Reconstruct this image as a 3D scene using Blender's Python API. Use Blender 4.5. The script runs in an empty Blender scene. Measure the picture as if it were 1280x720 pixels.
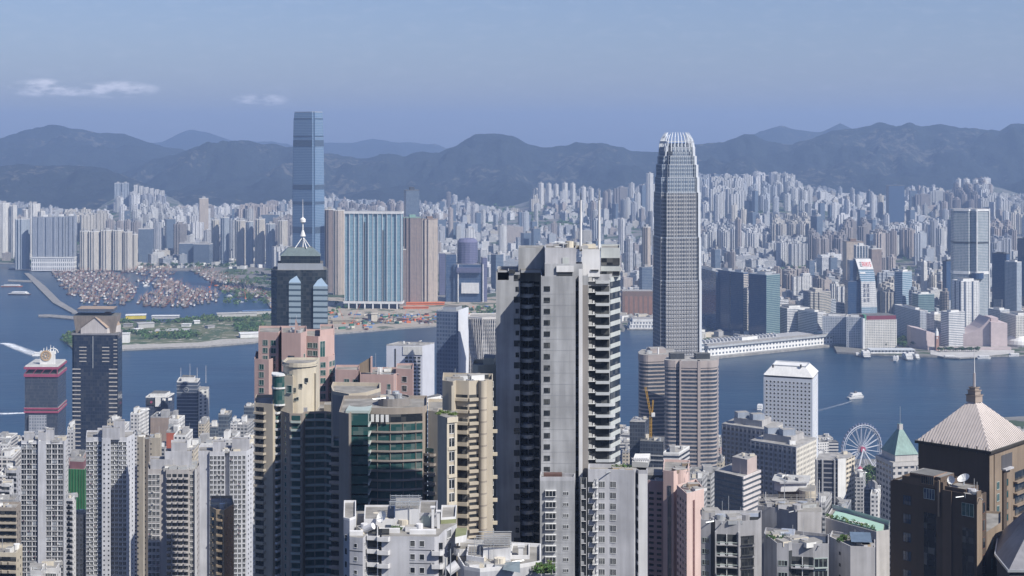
import bpy, math, random
from mathutils import Vector, Matrix
SC = bpy.context.scene
COL = SC.collection
R = math.radians
rnd = random.Random(7)

# ---------------------------------------------------------------- camera
F, CX, HY, EYE = 1850.0, 640.0, 180.0, 400.0      # focal length in px of the 1280 px wide photo, horizon row, eye height
cd = bpy.data.cameras.new('camera'); cam = bpy.data.objects.new('camera', cd); COL.objects.link(cam)
cam.location = (0, 0, EYE); cam.rotation_euler = (R(90), 0, 0)
cd.sensor_width = 36; cd.lens = 36 * F / 1280; cd.shift_y = -(360 - HY) / 1280
cd.clip_start = 1; cd.clip_end = 90000
SC.camera = cam

# ---------------------------------------------------------------- light
SUN_AZ, SUN_EL = R(50), R(44)       # azimuth measured from behind the camera (-Y) towards +X
sd = bpy.data.lights.new('sun', 'SUN'); sun = bpy.data.objects.new('sun', sd); COL.objects.link(sun)
to_sun = Vector((math.sin(SUN_AZ) * math.cos(SUN_EL), -math.cos(SUN_AZ) * math.cos(SUN_EL), math.sin(SUN_EL)))
sun.rotation_euler = to_sun.to_track_quat('Z', 'Y').to_euler()
sd.energy = 5.0; sd.angle = R(0.5); sd.color = (1.0, 0.95, 0.87)
w = bpy.data.worlds.new('World'); SC.world = w; w.use_nodes = True
nt = w.node_tree; nt.nodes.clear()
wo = nt.nodes.new('ShaderNodeOutputWorld'); bg = nt.nodes.new('ShaderNodeBackground')
sky = nt.nodes.new('ShaderNodeTexSky'); sky.sky_type = 'NISHITA'; sky.sun_disc = False
sky.sun_elevation = SUN_EL; sky.sun_rotation = math.atan2(to_sun.x, to_sun.y)
sky.altitude = 400; sky.air_density = 1.2; sky.dust_density = 1.0; sky.ozone_density = 4.0
bg.inputs[1].default_value = 0.063
# low banks of cloud far behind the hills, part of the sky itself
tc = nt.nodes.new('ShaderNodeTexCoord'); sep = nt.nodes.new('ShaderNodeSeparateXYZ'); nt.links.new(tc.outputs['Generated'], sep.inputs[0])
def wmath(op, a, b=None, c=None):
    n = nt.nodes.new('ShaderNodeMath'); n.operation = op
    for i, v in enumerate((a, b, c)):
        if v is None: continue
        if isinstance(v, (int, float)): n.inputs[i].default_value = v
        else: nt.links.new(v, n.inputs[i])
    return n.outputs[0]
az = wmath('DIVIDE', sep.outputs[0], sep.outputs[1]); el = wmath('DIVIDE', sep.outputs[2], sep.outputs[1])
nz = nt.nodes.new('ShaderNodeTexNoise'); nz.inputs['Scale'].default_value = 1.0; nz.inputs['Detail'].default_value = 6; nz.inputs['Roughness'].default_value = .6
cmb = nt.nodes.new('ShaderNodeCombineXYZ'); nt.links.new(wmath('MULTIPLY', az, 55), cmb.inputs[0]); nt.links.new(wmath('MULTIPLY', el, 170), cmb.inputs[1])
nt.links.new(cmb.outputs[0], nz.inputs['Vector'])
fac = None
for (px, py, hw, hh) in ((50, 110, 44, 13), (145, 112, 58, 12), (325, 125, 38, 9), (98, 114, 100, 7)):
    a = wmath('DIVIDE', wmath('SUBTRACT', az, (px - CX) / F), hw / F); b = wmath('DIVIDE', wmath('SUBTRACT', el, (HY - py) / F), hh / F)
    d = wmath('SUBTRACT', 1.0, wmath('SQRT', wmath('ADD', wmath('MULTIPLY', a, a), wmath('MULTIPLY', b, b))))
    d = wmath('MAXIMUM', d, 0.0)
    fac = d if fac is None else wmath('MAXIMUM', fac, d)
front = wmath('GREATER_THAN', sep.outputs[1], 0.0)
cf = wmath('MULTIPLY', wmath('MULTIPLY', wmath('MINIMUM', wmath('MULTIPLY', fac, 2.2), 1.0), wmath('MAXIMUM', wmath('MULTIPLY', wmath('SUBTRACT', nz.outputs[0], .40), 3.6), 0.0)), front)
veil = wmath('MULTIPLY', wmath('MAXIMUM', wmath('SUBTRACT', nz.outputs[0], .5), 0), .22)
cf = wmath('MINIMUM', wmath('ADD', cf, veil), .75)
mix = nt.nodes.new('ShaderNodeMixRGB'); nt.links.new(cf, mix.inputs[0]); mix.inputs[2].default_value = (14.5, 14.2, 15.2, 1)
tw = nt.nodes.new('ShaderNodeMixRGB'); tw.blend_type = 'MULTIPLY'; tw.inputs[0].default_value = 1; tw.inputs[2].default_value = (1.02, 1.0, 1.25, 1)
nt.links.new(sky.outputs[0], tw.inputs[1]); nt.links.new(tw.outputs[0], mix.inputs[1]); nt.links.new(mix.outputs[0], bg.inputs[0]); nt.links.new(bg.outputs[0], wo.inputs[0])
SC.view_settings.view_transform = 'Standard'; SC.view_settings.look = 'None'; SC.view_settings.gamma = 1; SC.view_settings.exposure = 0.45
SC.cycles.max_bounces = 5; SC.cycles.diffuse_bounces = 2; SC.cycles.glossy_bounces = 3; SC.cycles.transmission_bounces = 2; SC.cycles.volume_bounces = 0
SC.cycles.use_denoising = True

# ---------------------------------------------------------------- pixel row/column + depth -> metres
def X(px, Y): return (px - CX) * Y / F
def Z(py, Y): return EYE - (py - HY) * Y / F
def YG(py, z=3): return F * (EYE - z) / (py - HY)       # depth at which a ground point shows on this row
def G(px, py, z=3):
    Y = YG(py, z); return (X(px, Y), Y)

# ---------------------------------------------------------------- materials
MATS = {}
def newmat(name):
    m = bpy.data.materials.new(name); m.use_nodes = True; t = m.node_tree; t.nodes.clear()
    o = t.nodes.new('ShaderNodeOutputMaterial'); p = t.nodes.new('ShaderNodeBsdfPrincipled'); t.links.new(p.outputs[0], o.inputs[0])
    return m, t, p
def mth(t, op, a, b=None, c=None):
    n = t.nodes.new('ShaderNodeMath'); n.operation = op
    for i, v in enumerate((a, b, c)):
        if v is None: continue
        if isinstance(v, (int, float)): n.inputs[i].default_value = v
        else: t.links.new(v, n.inputs[i])
    return n.outputs[0]
def mixc(t, f, a, b, mode='MIX'):
    n = t.nodes.new('ShaderNodeMixRGB'); n.blend_type = mode
    for i, v in enumerate((f, a, b)):
        if isinstance(v, (int, float)): n.inputs[i].default_value = v
        elif isinstance(v, tuple): n.inputs[i].default_value = (*v[:3], 1)
        else: t.links.new(v, n.inputs[i])
    return n.outputs[0]
def noise(t, scale, detail=3, vec=None, rough=.5):
    n = t.nodes.new('ShaderNodeTexNoise'); n.inputs['Scale'].default_value = scale; n.inputs['Detail'].default_value = detail; n.inputs['Roughness'].default_value = rough
    if vec is not None: t.links.new(vec, n.inputs['Vector'])
    return n.outputs[0]
def wpos(t, s=(1, 1, 1)):
    g = t.nodes.new('ShaderNodeTexCoord'); m = t.nodes.new('ShaderNodeMapping'); m.inputs['Scale'].default_value = s
    t.links.new(g.outputs['Object'], m.inputs[0]); return m.outputs[0]
def plain(name, c, rough=.8, stain=.25, metal=0, spec=.3, streak=True, jitter=0):
    if name in MATS: return MATS[name]
    m, t, p = newmat(name)
    dark = tuple(v * (1 - stain) for v in c)
    f1 = noise(t, 1.0, 4, wpos(t, (.7, .7, .05) if streak else (.25, .25, .25)))
    f2 = noise(t, .12, 3, wpos(t))
    f = mth(t, 'MULTIPLY', mth(t, 'ADD', mth(t, 'MULTIPLY', f1, .6), mth(t, 'MULTIPLY', f2, .6)), 1.0)
    f = mth(t, 'MINIMUM', mth(t, 'MAXIMUM', mth(t, 'MULTIPLY', mth(t, 'SUBTRACT', f, .42), 3.5), 0), 1)
    c2 = mixc(t, f, c, dark)
    if jitter:
        oi = t.nodes.new('ShaderNodeObjectInfo')
        c2 = mixc(t, mth(t, 'MULTIPLY', oi.outputs['Random'], jitter), c2, (0.9, 0.9, 0.88))
    t.links.new(c2, p.inputs['Base Color'])
    p.inputs['Roughness'].default_value = rough; p.inputs['Metallic'].default_value = metal; p.inputs['Specular IOR Level'].default_value = spec
    MATS[name] = m; return m
def glassm(name, c, rough=.12, spec=.8, var=.5, cell=1.6):
    """dark window glass: tone changes from pane to pane (blinds, curtains behind it)"""
    if name in MATS: return MATS[name]
    m, t, p = newmat(name)
    v = t.nodes.new('ShaderNodeTexWhiteNoise'); v.noise_dimensions = '3D'
    g = t.nodes.new('ShaderNodeNewGeometry'); mp = t.nodes.new('ShaderNodeVectorMath'); mp.operation = 'SCALE'; mp.inputs[3].default_value = 1 / cell
    t.links.new(g.outputs['Position'], mp.inputs[0]); fl = t.nodes.new('ShaderNodeVectorMath'); fl.operation = 'FLOOR'; t.links.new(mp.outputs[0], fl.inputs[0]); t.links.new(fl.outputs[0], v.inputs['Vector'])
    f = mth(t, 'MULTIPLY', mth(t, 'POWER', v.outputs[0], 4), var)
    t.links.new(mixc(t, f, c, (.32, .32, .30)), p.inputs['Base Color'])
    p.inputs['Roughness'].default_value = rough; p.inputs['Specular IOR Level'].default_value = spec
    MATS[name] = m; return m
def facade(name, wall, glass, cw=3.2, fh=3.1, ww=.5, wh=.45, tint=0, grough=.2, spec=.6, line=0, stain=.25, curtain=.35, wall2=None, per2=0, w2=.25, vfreq=0):
    """wall with a window grid in metres (UV = metres along the wall, metres up); each window gets its own tone"""
    if name in MATS: return MATS[name]
    m, t, p = newmat(name)
    uv = t.nodes.new('ShaderNodeUVMap'); uv.uv_map = 'UVMap'; s = t.nodes.new('ShaderNodeSeparateXYZ'); t.links.new(uv.outputs[0], s.inputs[0])
    u, v = mth(t, 'DIVIDE', s.outputs[0], cw), mth(t, 'DIVIDE', s.outputs[1], fh)
    def band(q, wd): return mth(t, 'LESS_THAN', mth(t, 'ABSOLUTE', mth(t, 'SUBTRACT', mth(t, 'FRACT', q), .5)), wd / 2)
    mask = band(v, wh) if ww >= 1 else mth(t, 'MULTIPLY', band(u, ww), band(v, wh))
    ok = mth(t, 'GREATER_THAN', s.outputs[1], .01)
    mask = mth(t, 'MULTIPLY', mask, ok)
    cell = t.nodes.new('ShaderNodeCombineXYZ'); t.links.new(mth(t, 'FLOOR', u), cell.inputs[0]); t.links.new(mth(t, 'FLOOR', v), cell.inputs[1])
    wn = t.nodes.new('ShaderNodeTexWhiteNoise'); wn.noise_dimensions = '3D'; t.links.new(cell.outputs[0], wn.inputs['Vector'])
    gcol = mixc(t, mth(t, 'MULTIPLY', mth(t, 'POWER', wn.outputs[0], 3), curtain), glass, (.35, .35, .33))
    f1 = noise(t, 1.0, 4, wpos(t, (.3, .3, .04)))
    f = mth(t, 'MINIMUM', mth(t, 'MAXIMUM', mth(t, 'MULTIPLY', mth(t, 'SUBTRACT', f1, .4), 3), 0), 1)
    base = wall
    wc = mixc(t, f, wall, tuple(x * (1 - stain) for x in wall))
    if tint:
        at = t.nodes.new('ShaderNodeAttribute'); at.attribute_name = 'Tint'
        wc = mixc(t, 1.0, at.outputs['Color'], mixc(t, f, (1, 1, 1), (1 - stain,) * 3), 'MULTIPLY')
    if wall2:
        wc = mixc(t, band(mth(t, 'DIVIDE', s.outputs[0], per2), w2), wc, wall2)
    if line:
        wc = mixc(t, mth(t, 'MULTIPLY', mth(t, 'LESS_THAN', mth(t, 'FRACT', v), .07), line), wc, (.05, .05, .05))
    t.links.new(mixc(t, mask, wc, gcol), p.inputs['Base Color'])
    t.links.new(mth(t, 'ADD', mth(t, 'MULTIPLY', mask, grough - .85), .85), p.inputs['Roughness'])
    t.links.new(mth(t, 'ADD', mth(t, 'MULTIPLY', mask, spec - .2), .2), p.inputs['Specular IOR Level'])
    MATS[name] = m; return m

# ---------------------------------------------------------------- mesh collector
class MB:
    def __init__(s): s.v = []; s.f = []; s.m = []; s.uv = []; s.t = []; s.mats = []; s.sm = []; s.tint = None
    def mi(s, m):
        if m not in s.mats: s.mats.append(m)
        return s.mats.index(m)
    def face(s, pts, m, uv=None, smooth=False):
        b = len(s.v); s.v += [tuple(p) for p in pts]; s.f.append(tuple(range(b, b + len(pts)))); s.m.append(s.mi(m))
        s.uv.append(uv or [(0, 0)] * len(pts)); s.t.append(s.tint or (1, 1, 1)); s.sm.append(smooth)
    def prism(s, poly, z0, z1, m, top=None, bottom=False, u0=0.0, smooth=False, vref=None):
        """extrude a CCW polygon; wall UVs in metres"""
        top = top or m; u = u0; n = len(poly); vr = z0 if vref is None else vref
        for i in range(n):
            a, b = poly[i], poly[(i + 1) % n]; L = math.hypot(b[0] - a[0], b[1] - a[1])
            s.face([(a[0], a[1], z0), (b[0], b[1], z0), (b[0], b[1], z1), (a[0], a[1], z1)], m,
                   [(u, z0 - vr + .02), (u + L, z0 - vr + .02), (u + L, z1 - vr), (u, z1 - vr)], smooth)
            u += L
        s.face([(p[0], p[1], z1) for p in poly], top)
        if bottom: s.face([(p[0], p[1], z0) for p in reversed(poly)], m)
    def box(s, x0, x1, y0, y1, z0, z1, m, top=None):
        s.prism([(x0, y0), (x1, y0), (x1, y1), (x0, y1)], z0, z1, m, top, True)
    def obox(s, c, ax, hw, hd, z0, z1, m, top=None):
        """box turned by angle ax about its centre c"""
        ca, sa = math.cos(ax), math.sin(ax)
        s.prism([(c[0] + ca * x - sa * y, c[1] + sa * x + ca * y) for x, y in ((-hw, -hd), (hw, -hd), (hw, hd), (-hw, hd))], z0, z1, m, top, True)
    def tube(s, p, q, r, m, n=6, r2=None, cap=True):
        p, q = Vector(p), Vector(q); r2 = r if r2 is None else r2
        d = (q - p).normalized(); a = d.orthogonal().normalized(); b = d.cross(a)
        A = [p + (a * math.cos(2 * math.pi * i / n) + b * math.sin(2 * math.pi * i / n)) * r for i in range(n)]
        B = [q + (a * math.cos(2 * math.pi * i / n) + b * math.sin(2 * math.pi * i / n)) * r2 for i in range(n)]
        for i in range(n):
            j = (i + 1) % n; s.face([A[i], A[j], B[j], B[i]], m, smooth=n > 5)
        if cap: s.face(list(reversed(A)), m); s.face(B, m)
    def cone(s, poly, z, apex, m):
        n = len(poly)
        for i in range(n):
            a, b = poly[i], poly[(i + 1) % n]; L = math.hypot(b[0] - a[0], b[1] - a[1])
            s.face([(a[0], a[1], z), (b[0], b[1], z), apex], m, [(0, 0), (L, 0), (L / 2, apex[2] - z)])
    def frustum(s, p0, z0, p1, z1, m, top=None, smooth=False):
        n = len(p0); u = 0
        for i in range(n):
            j = (i + 1) % n; L = math.hypot(p0[j][0] - p0[i][0], p0[j][1] - p0[i][1]); L1 = math.hypot(p1[j][0] - p1[i][0], p1[j][1] - p1[i][1]); k = (L - L1) / 2
            s.face([(*p0[i], z0), (*p0[j], z0), (*p1[j], z1), (*p1[i], z1)], m, [(u, .02), (u + L, .02), (u + L - k, z1 - z0), (u + k, z1 - z0)], smooth); u += L
        s.face([(*p, z1) for p in p1], top or m)
    def rev(s, c, prof, m, n=12):
        """turned shape: profile of (radius, height) about the vertical through c"""
        for k in range(len(prof) - 1):
            (r0, z0), (r1, z1) = prof[k], prof[k + 1]
            for i in range(n):
                a, b = 2 * math.pi * i / n, 2 * math.pi * (i + 1) / n
                s.face([(c[0] + r0 * math.cos(a), c[1] + r0 * math.sin(a), z0), (c[0] + r0 * math.cos(b), c[1] + r0 * math.sin(b), z0),
                        (c[0] + r1 * math.cos(b), c[1] + r1 * math.sin(b), z1), (c[0] + r1 * math.cos(a), c[1] + r1 * math.sin(a), z1)], m, smooth=True)
    def add(s, o, M=None):
        """append another collector's faces, moved by matrix M"""
        b = len(s.v)
        if M is None: s.v += o.v
        else: s.v += [tuple(M @ Vector(p)) for p in o.v]
        mp = [s.mi(m) for m in o.mats]
        s.f += [tuple(i + b for i in f) for f in o.f]; s.m += [mp[i] for i in o.m]; s.uv += o.uv; s.t += o.t; s.sm += o.sm
    def mesh(s, name, off=(0, 0, 0)):
        me = bpy.data.meshes.new(name)
        me.from_pydata([(a - off[0], b - off[1], c - off[2]) for a, b, c in s.v], [], s.f)
        for m in s.mats: me.materials.append(m)
        me.polygons.foreach_set('material_index', s.m); me.polygons.foreach_set('use_smooth', s.sm)
        uv = me.uv_layers.new(name='UVMap'); flat = []
        for q in s.uv:
            for a in q: flat += [a[0], a[1]]
        uv.data.foreach_set('uv', flat)
        if any(t != (1, 1, 1) for t in s.t):
            at = me.attributes.new('Tint', 'FLOAT_COLOR', 'CORNER'); flat = []
            for f, t in zip(s.f, s.t): flat += [*t, 1.0] * len(f)
            at.data.foreach_set('color', flat)
        me.update(); return me

def tag(o, label=None, cat=None, group=None, kind=None):
    if label: o['label'] = label
    if cat: o['category'] = cat
    if group: o['group'] = group
    if kind: o['kind'] = kind
    return o
def link(name, data, loc=(0, 0, 0), parent=None, rz=0):
    o = bpy.data.objects.new(name, data); COL.objects.link(o); o.location = loc; o.rotation_euler = (0, 0, rz)
    if parent: o.parent = parent
    return o
def single(name, mb, label, cat, loc, group=None, kind=None):
    return tag(link(name, mb.mesh(name, loc), loc), label, cat, group, kind)
def structure(name, mb): return tag(link(name, mb.mesh(name)), kind='structure')

class Thing:
    """a top-level thing: an Empty at its base; meshes are given in world coordinates"""
    def __init__(s, name, label, cat, loc, group=None):
        s.loc = loc; s.e = tag(link(name, None, loc), label, cat, group); s.items = []; s.e.empty_display_size = 5
    def part(s, name, mb, label=None, parent=None, kind=None):
        o = link(name, mb.mesh(name, s.loc), (0, 0, 0), parent or s.e)
        if label: o['label'] = label
        if kind: o['kind'] = kind
        return o
    def stack(s, name, proto, zs):
        for z in zs: s.items.append((name, proto, s.loc[0], s.loc[1], z, 0))
    def put(s, name, proto, x, y, z, rz): s.items.append((name, proto, x, y, z, rz))
    def done(s, cap=95):
        by = {}
        for it in s.items: by.setdefault(it[0], []).append(it)
        for name, its in by.items():
            its.sort(key=lambda i: -i[4])
            vis = [i for i in its if (HY + (EYE - i[4]) * F / i[3]) < 730]
            rest = [i for i in its if (HY + (EYE - i[4]) * F / i[3]) >= 730] + vis[cap:]
            for (_, pr, x, y, z, rz) in vis[:cap]:
                if not hasattr(pr, '_me'): pr._me = pr.mesh(name)
                link(name, pr._me, (x - s.loc[0], y - s.loc[1], z - s.loc[2]), s.e, rz)
            if rest:
                mb = MB()
                for (_, pr, x, y, z, rz) in rest: mb.add(pr, Matrix.Translation((x, y, z)) @ Matrix.Rotation(rz, 4, 'Z'))
                s.part(name, mb, kind='stuff')

def rect(pc, Y, pl, pr, a, dl=None, dr=None):
    """CCW footprint whose front corner shows at column pc at depth Y; the right face goes off at angle a and ends at column pr, the left face ends at pl"""
    a = R(a); cx = X(pc, Y); dR = (math.cos(a), math.sin(a)); dL = (-math.sin(a), math.cos(a))
    def T(p, d): k = (p - CX) / F; return (k * Y - cx) / (d[0] - k * d[1])
    tr = dr if dr else T(pr, dR); tl = dl if dl else T(pl, dL)
    C = (cx, Y); Rt = (cx + dR[0] * tr, Y + dR[1] * tr); L = (cx + dL[0] * tl, Y + dL[1] * tl)
    return [C, Rt, (Rt[0] + L[0] - cx, Rt[1] + L[1] - Y), L]
def inset(poly, d):
    """move every edge of a CCW polygon inwards by d (outwards if negative)"""
    n = len(poly); out = []
    for i in range(n):
        p0, p1, p2 = poly[i - 1], poly[i], poly[(i + 1) % n]
        e1 = Vector((p1[0] - p0[0], p1[1] - p0[1])).normalized(); e2 = Vector((p2[0] - p1[0], p2[1] - p1[1])).normalized()
        n1 = Vector((-e1.y, e1.x)); n2 = Vector((-e2.y, e2.x)); k = 1 + n1.dot(n2)
        q = Vector(p1[:2]) + (n1 + n2) * (d / max(k, .3)); out.append((q.x, q.y))
    return out
def centre(poly): return (sum(p[0] for p in poly) / len(poly), sum(p[1] for p in poly) / len(poly))
def lerp(a, b, t): return (a[0] + (b[0] - a[0]) * t, a[1] + (b[1] - a[1]) * t)
def arc(c, r, a0, a1, n): return [(c[0] + r * math.cos(R(a0 + (a1 - a0) * i / n)), c[1] + r * math.sin(R(a0 + (a1 - a0) * i / n))) for i in range(n + 1)]
# ================================================================= sea, land, hills
def smooth(t): t = max(0, min(1, t)); return t * t * (3 - 2 * t)
def interp(tab, x):
    if x <= tab[0][0]: return tab[0][1]
    for (a, b), (c, d) in zip(tab, tab[1:]):
        if x <= c: return b + (d - b) * (x - a) / (c - a)
    return tab[-1][1]
import mathutils
def fbm(x, y, z=0, o=5): return mathutils.noise.fractal(Vector((x, y, z)), 1.0, 2.0, o)
def ridged(x, y, z=0): return mathutils.noise.ridged_multi_fractal(Vector((x, y, z)), 0.9, 2.1, 5, 1.0, 2.0)

m, t, p = newmat('harbour water'); MATS['water'] = m
f = noise(t, .004, 4, wpos(t, (1, 3, 1))); f3 = noise(t, .0011, 3, wpos(t, (1, 2.2, 1)))
t.links.new(mixc(t, mth(t, 'MINIMUM', mth(t, 'MAXIMUM', mth(t, 'MULTIPLY', mth(t, 'SUBTRACT', mth(t, 'ADD', mth(t, 'MULTIPLY', f, .5), mth(t, 'MULTIPLY', f3, .5)), .36), 3.5), 0), 1), (.003, .022, .052), (.010, .042, .08)), p.inputs['Base Color'])
p.inputs['Roughness'].default_value = .3; p.inputs['Specular IOR Level'].default_value = .3
b = t.nodes.new('ShaderNodeBump'); b.inputs['Strength'].default_value = .55; b.inputs['Distance'].default_value = 1.2
t.links.new(mth(t, 'ADD', noise(t, .05, 5, wpos(t, (1, 2, 1)), .65), mth(t, 'MULTIPLY', noise(t, .01, 3, wpos(t, (1, 3, 1))), 1.5)), b.inputs['Height']); t.links.new(b.outputs[0], p.inputs['Normal'])
mb = MB(); S = 60000
for i in range(12):
    for j in range(12):
        x0, x1 = -S + 2 * S * i / 12, -S + 2 * S * (i + 1) / 12; y0, y1 = -S + 2 * S * j / 12, -S + 2 * S * (j + 1) / 12
        mb.face([(x0, y0, 0), (x1, y0, 0), (x1, y1, 0), (x0, y1, 0)], MATS['water'])
structure('harbour_water', mb)

m, t, p = newmat('city ground'); MATS['ground'] = m
f = noise(t, .012, 5, wpos(t)); f2 = noise(t, .05, 4, wpos(t))
t.links.new(mixc(t, mth(t, 'GREATER_THAN', f, .52), mixc(t, f2, (.10, .10, .095), (.22, .21, .19)), mixc(t, f2, (.02, .04, .015), (.05, .08, .03))), p.inputs['Base Color']); p.inputs['Roughness'].default_value = .9
MATS['seawall'] = plain('seawall stone', (.30, .29, .27), .9, .4, streak=False)
m, t, p = newmat('park ground'); MATS['park'] = m
f = noise(t, .018, 5, wpos(t)); f2 = noise(t, .06, 4, wpos(t))
c = mixc(t, mth(t, 'GREATER_THAN', f, .5), (.045, .075, .025), (.10, .11, .05)); c = mixc(t, mth(t, 'GREATER_THAN', f2, .60), c, (.30, .27, .22))
t.links.new(c, p.inputs['Base Color']); p.inputs['Roughness'].default_value = .95
m, t, p = newmat('bare earth'); MATS['earth'] = m
f = noise(t, .05, 5, wpos(t)); f2 = noise(t, .02, 3, wpos(t))
c = mixc(t, f, (.20, .17, .13), (.42, .37, .30)); c = mixc(t, mth(t, 'GREATER_THAN', f2, .56), c, (.09, .10, .06))
t.links.new(c, p.inputs['Base Color']); p.inputs['Roughness'].default_value = .95
m, t, p = newmat('forest hillside'); MATS['hill'] = m
f = noise(t, .006, 6, wpos(t), .65); f2 = noise(t, .0013, 5, wpos(t)); f3 = noise(t, .02, 5, wpos(t, (1, 1, .35)), .7)
c = mixc(t, f, (.005, .009, .016), (.032, .042, .042))  # forest tinted blue: some of the distance haze sits in this colour
c = mixc(t, mth(t, 'MULTIPLY', mth(t, 'GREATER_THAN', mth(t, 'MULTIPLY', f3, f2), .335), .6), c, (.13, .12, .10))
t.links.new(c, p.inputs['Base Color']); p.inputs['Roughness'].default_value = .95; p.inputs['Specular IOR Level'].default_value = .1
b = t.nodes.new('ShaderNodeBump'); b.inputs['Strength'].default_value = 1; b.inputs['Distance'].default_value = 40
t.links.new(f, b.inputs['Height']); t.links.new(b.outputs[0], p.inputs['Normal'])

def land(name, pts, z, mat, wall=True, base=-2):
    mb = MB()
    if sum(a[0] * b[1] - b[0] * a[1] for a, b in zip(pts, pts[1:] + pts[:1])) < 0: pts = pts[::-1]
    mb.prism(pts, base, z, MATS['seawall'], mat)
    return structure(name, mb)
def GP(*pp, z=3): return [G(a, b, z) for a, b in pp]
# Kowloon: the shoreline is read off the photograph row by row
shore = GP((-330, 329), (20, 329), (32, 334), (60, 337), (100, 337), (180, 337), (238, 338), (262, 346), (285, 358), (310, 366), (330, 372))
shore += GP((345, 395), (400, 412), (440, 412), (500, 407), (560, 404), (640, 404), (700, 412), (780, 413), (786, 400), (812, 398), (830, 425), (880, 432), (960, 430), (1040, 428), (1046, 440), (1100, 443), (1200, 446), (1290, 443), (1700, 440))
far = [(X(1700, 11500), 11500), (X(-330, 11500), 11500)]
LAND_Z = 3.2
# rising ground behind the flat city
rise = [(-200, 15), (0, 25), (60, 30), (110, 40), (150, 110), (210, 90), (240, 35), (330, 30), (420, 60), (500, 40), (560, 35), (640, 45), (680, 90), (760, 80), (820, 90), (860, 130), (900, 165), (985, 170), (1050, 95), (1110, 70), (1150, 110), (1240, 150), (1290, 90), (1500, 80)]
def kz(px, Y): return 3.2 + interp(rise, px) * smooth((Y - 5600) / 2300)
land('kowloon_ground', shore + far, LAND_Z, MATS['ground'])
mb = MB(); NP, NY = 130, 40
def grid_sheet(mb, pxs, ys, hf, mat, smooth_=True):
    b = len(mb.v); n = len(pxs)
    for Y in ys:
        for px in pxs: mb.v.append((X(px, Y), Y, hf(px, Y)))
    k = mb.mi(mat)
    for j in range(len(ys) - 1):
        for i in range(n - 1):
            a = b + j * n + i
            mb.f.append((a, a + 1, a + 1 + n, a + n)); mb.m.append(k); mb.uv.append([(0, 0)] * 4); mb.t.append((1, 1, 1)); mb.sm.append(smooth_)
pxs = [-320 + 1900 * i / NP for i in range(NP + 1)]
grid_sheet(mb, pxs, [5650 + 4600 * j / NY for j in range(NY + 1)], lambda px, Y: kz(px, Y) + .3, MATS['ground'])
structure('rising_city_ground', mb)

# the west Kowloon park peninsula, with its shore, and the reclaimed strip east of it
park = GP((78, 424), (92, 436), (108, 444), (155, 436), (200, 434), (250, 433), (318, 427), (345, 420), (360, 420), (360, 393), (300, 391), (262, 396), (232, 400), (205, 403), (172, 404), (150, 402), (120, 403), (100, 412))
land('park_peninsula', park, 3.0, MATS['park'])
prom = GP((110, 443), (155, 436.5), (200, 434.5), (250, 433), (318, 427.5), (345, 421), (345, 417), (318, 423), (278, 424), (250, 428), (200, 430), (155, 431), (118, 436))
land('shore_road', prom, 3.4, plain('pale path', (.42, .40, .36), .9, .25, streak=False))
land('reclaimed_ground', GP((345, 395), (398, 418), (440, 415), (500, 410), (548, 407), (640, 406), (640, 372), (330, 372)), 3.6, MATS['earth'])
land('breakwater', GP((30, 341), (36, 341), (56, 357), (75, 376), (95, 388), (98, 391), (90, 391), (66, 378), (48, 360)), 3.0, MATS['seawall'])
land('outer_breakwater', GP((48, 393), (60, 392.5), (96, 395), (96, 399), (60, 395.5), (48, 395)), 2.5, MATS['seawall'])
land('short_breakwater', GP((10, 349), (40, 350), (40, 352), (10, 351)), 2.0, MATS['seawall'])

# Hong Kong side: a flat shore strip, then the hillside the near towers stand on
hk = GP((-300, 545), (0, 548), (90, 552), (200, 548), (320, 546), (600, 546), (760, 548), (830, 552), (900, 560), (960, 566), (1000, 572), (1050, 574), (1110, 574), (1180, 560), (1235, 523), (1290, 520), (1700, 520))
land('island_ground', hk + [(900, 600), (-900, 600)], 3.4, MATS['ground'])
mb = MB()
def slope(px, Y): return 3.6 + interp([(-100, 345), (0, 325), (250, 235), (400, 180), (650, 105), (900, 45), (1250, 0)], Y) + (6 * fbm(px * .01, Y * .01) if 100 < Y < 1200 else 0)
mb_ys = [-60 + 1310 * j / 60 for j in range(61)]
b0 = 0; k = mb.mi(MATS['hill']); n = 41
for Y in mb_ys:
    for i in range(n):
        x = -650 + 1300 * i / (n - 1); mb.v.append((x, Y, min(slope(x, Y), 392 if Y < 60 else 999)))
for j in range(60):
    for i in range(n - 1):
        a = j * n + i; mb.f.append((a, a + 1, a + 1 + n, a + n)); mb.m.append(k); mb.uv.append([(0, 0)] * 4); mb.t.append((1, 1, 1)); mb.sm.append(True)
structure('hillside', mb)

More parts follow.
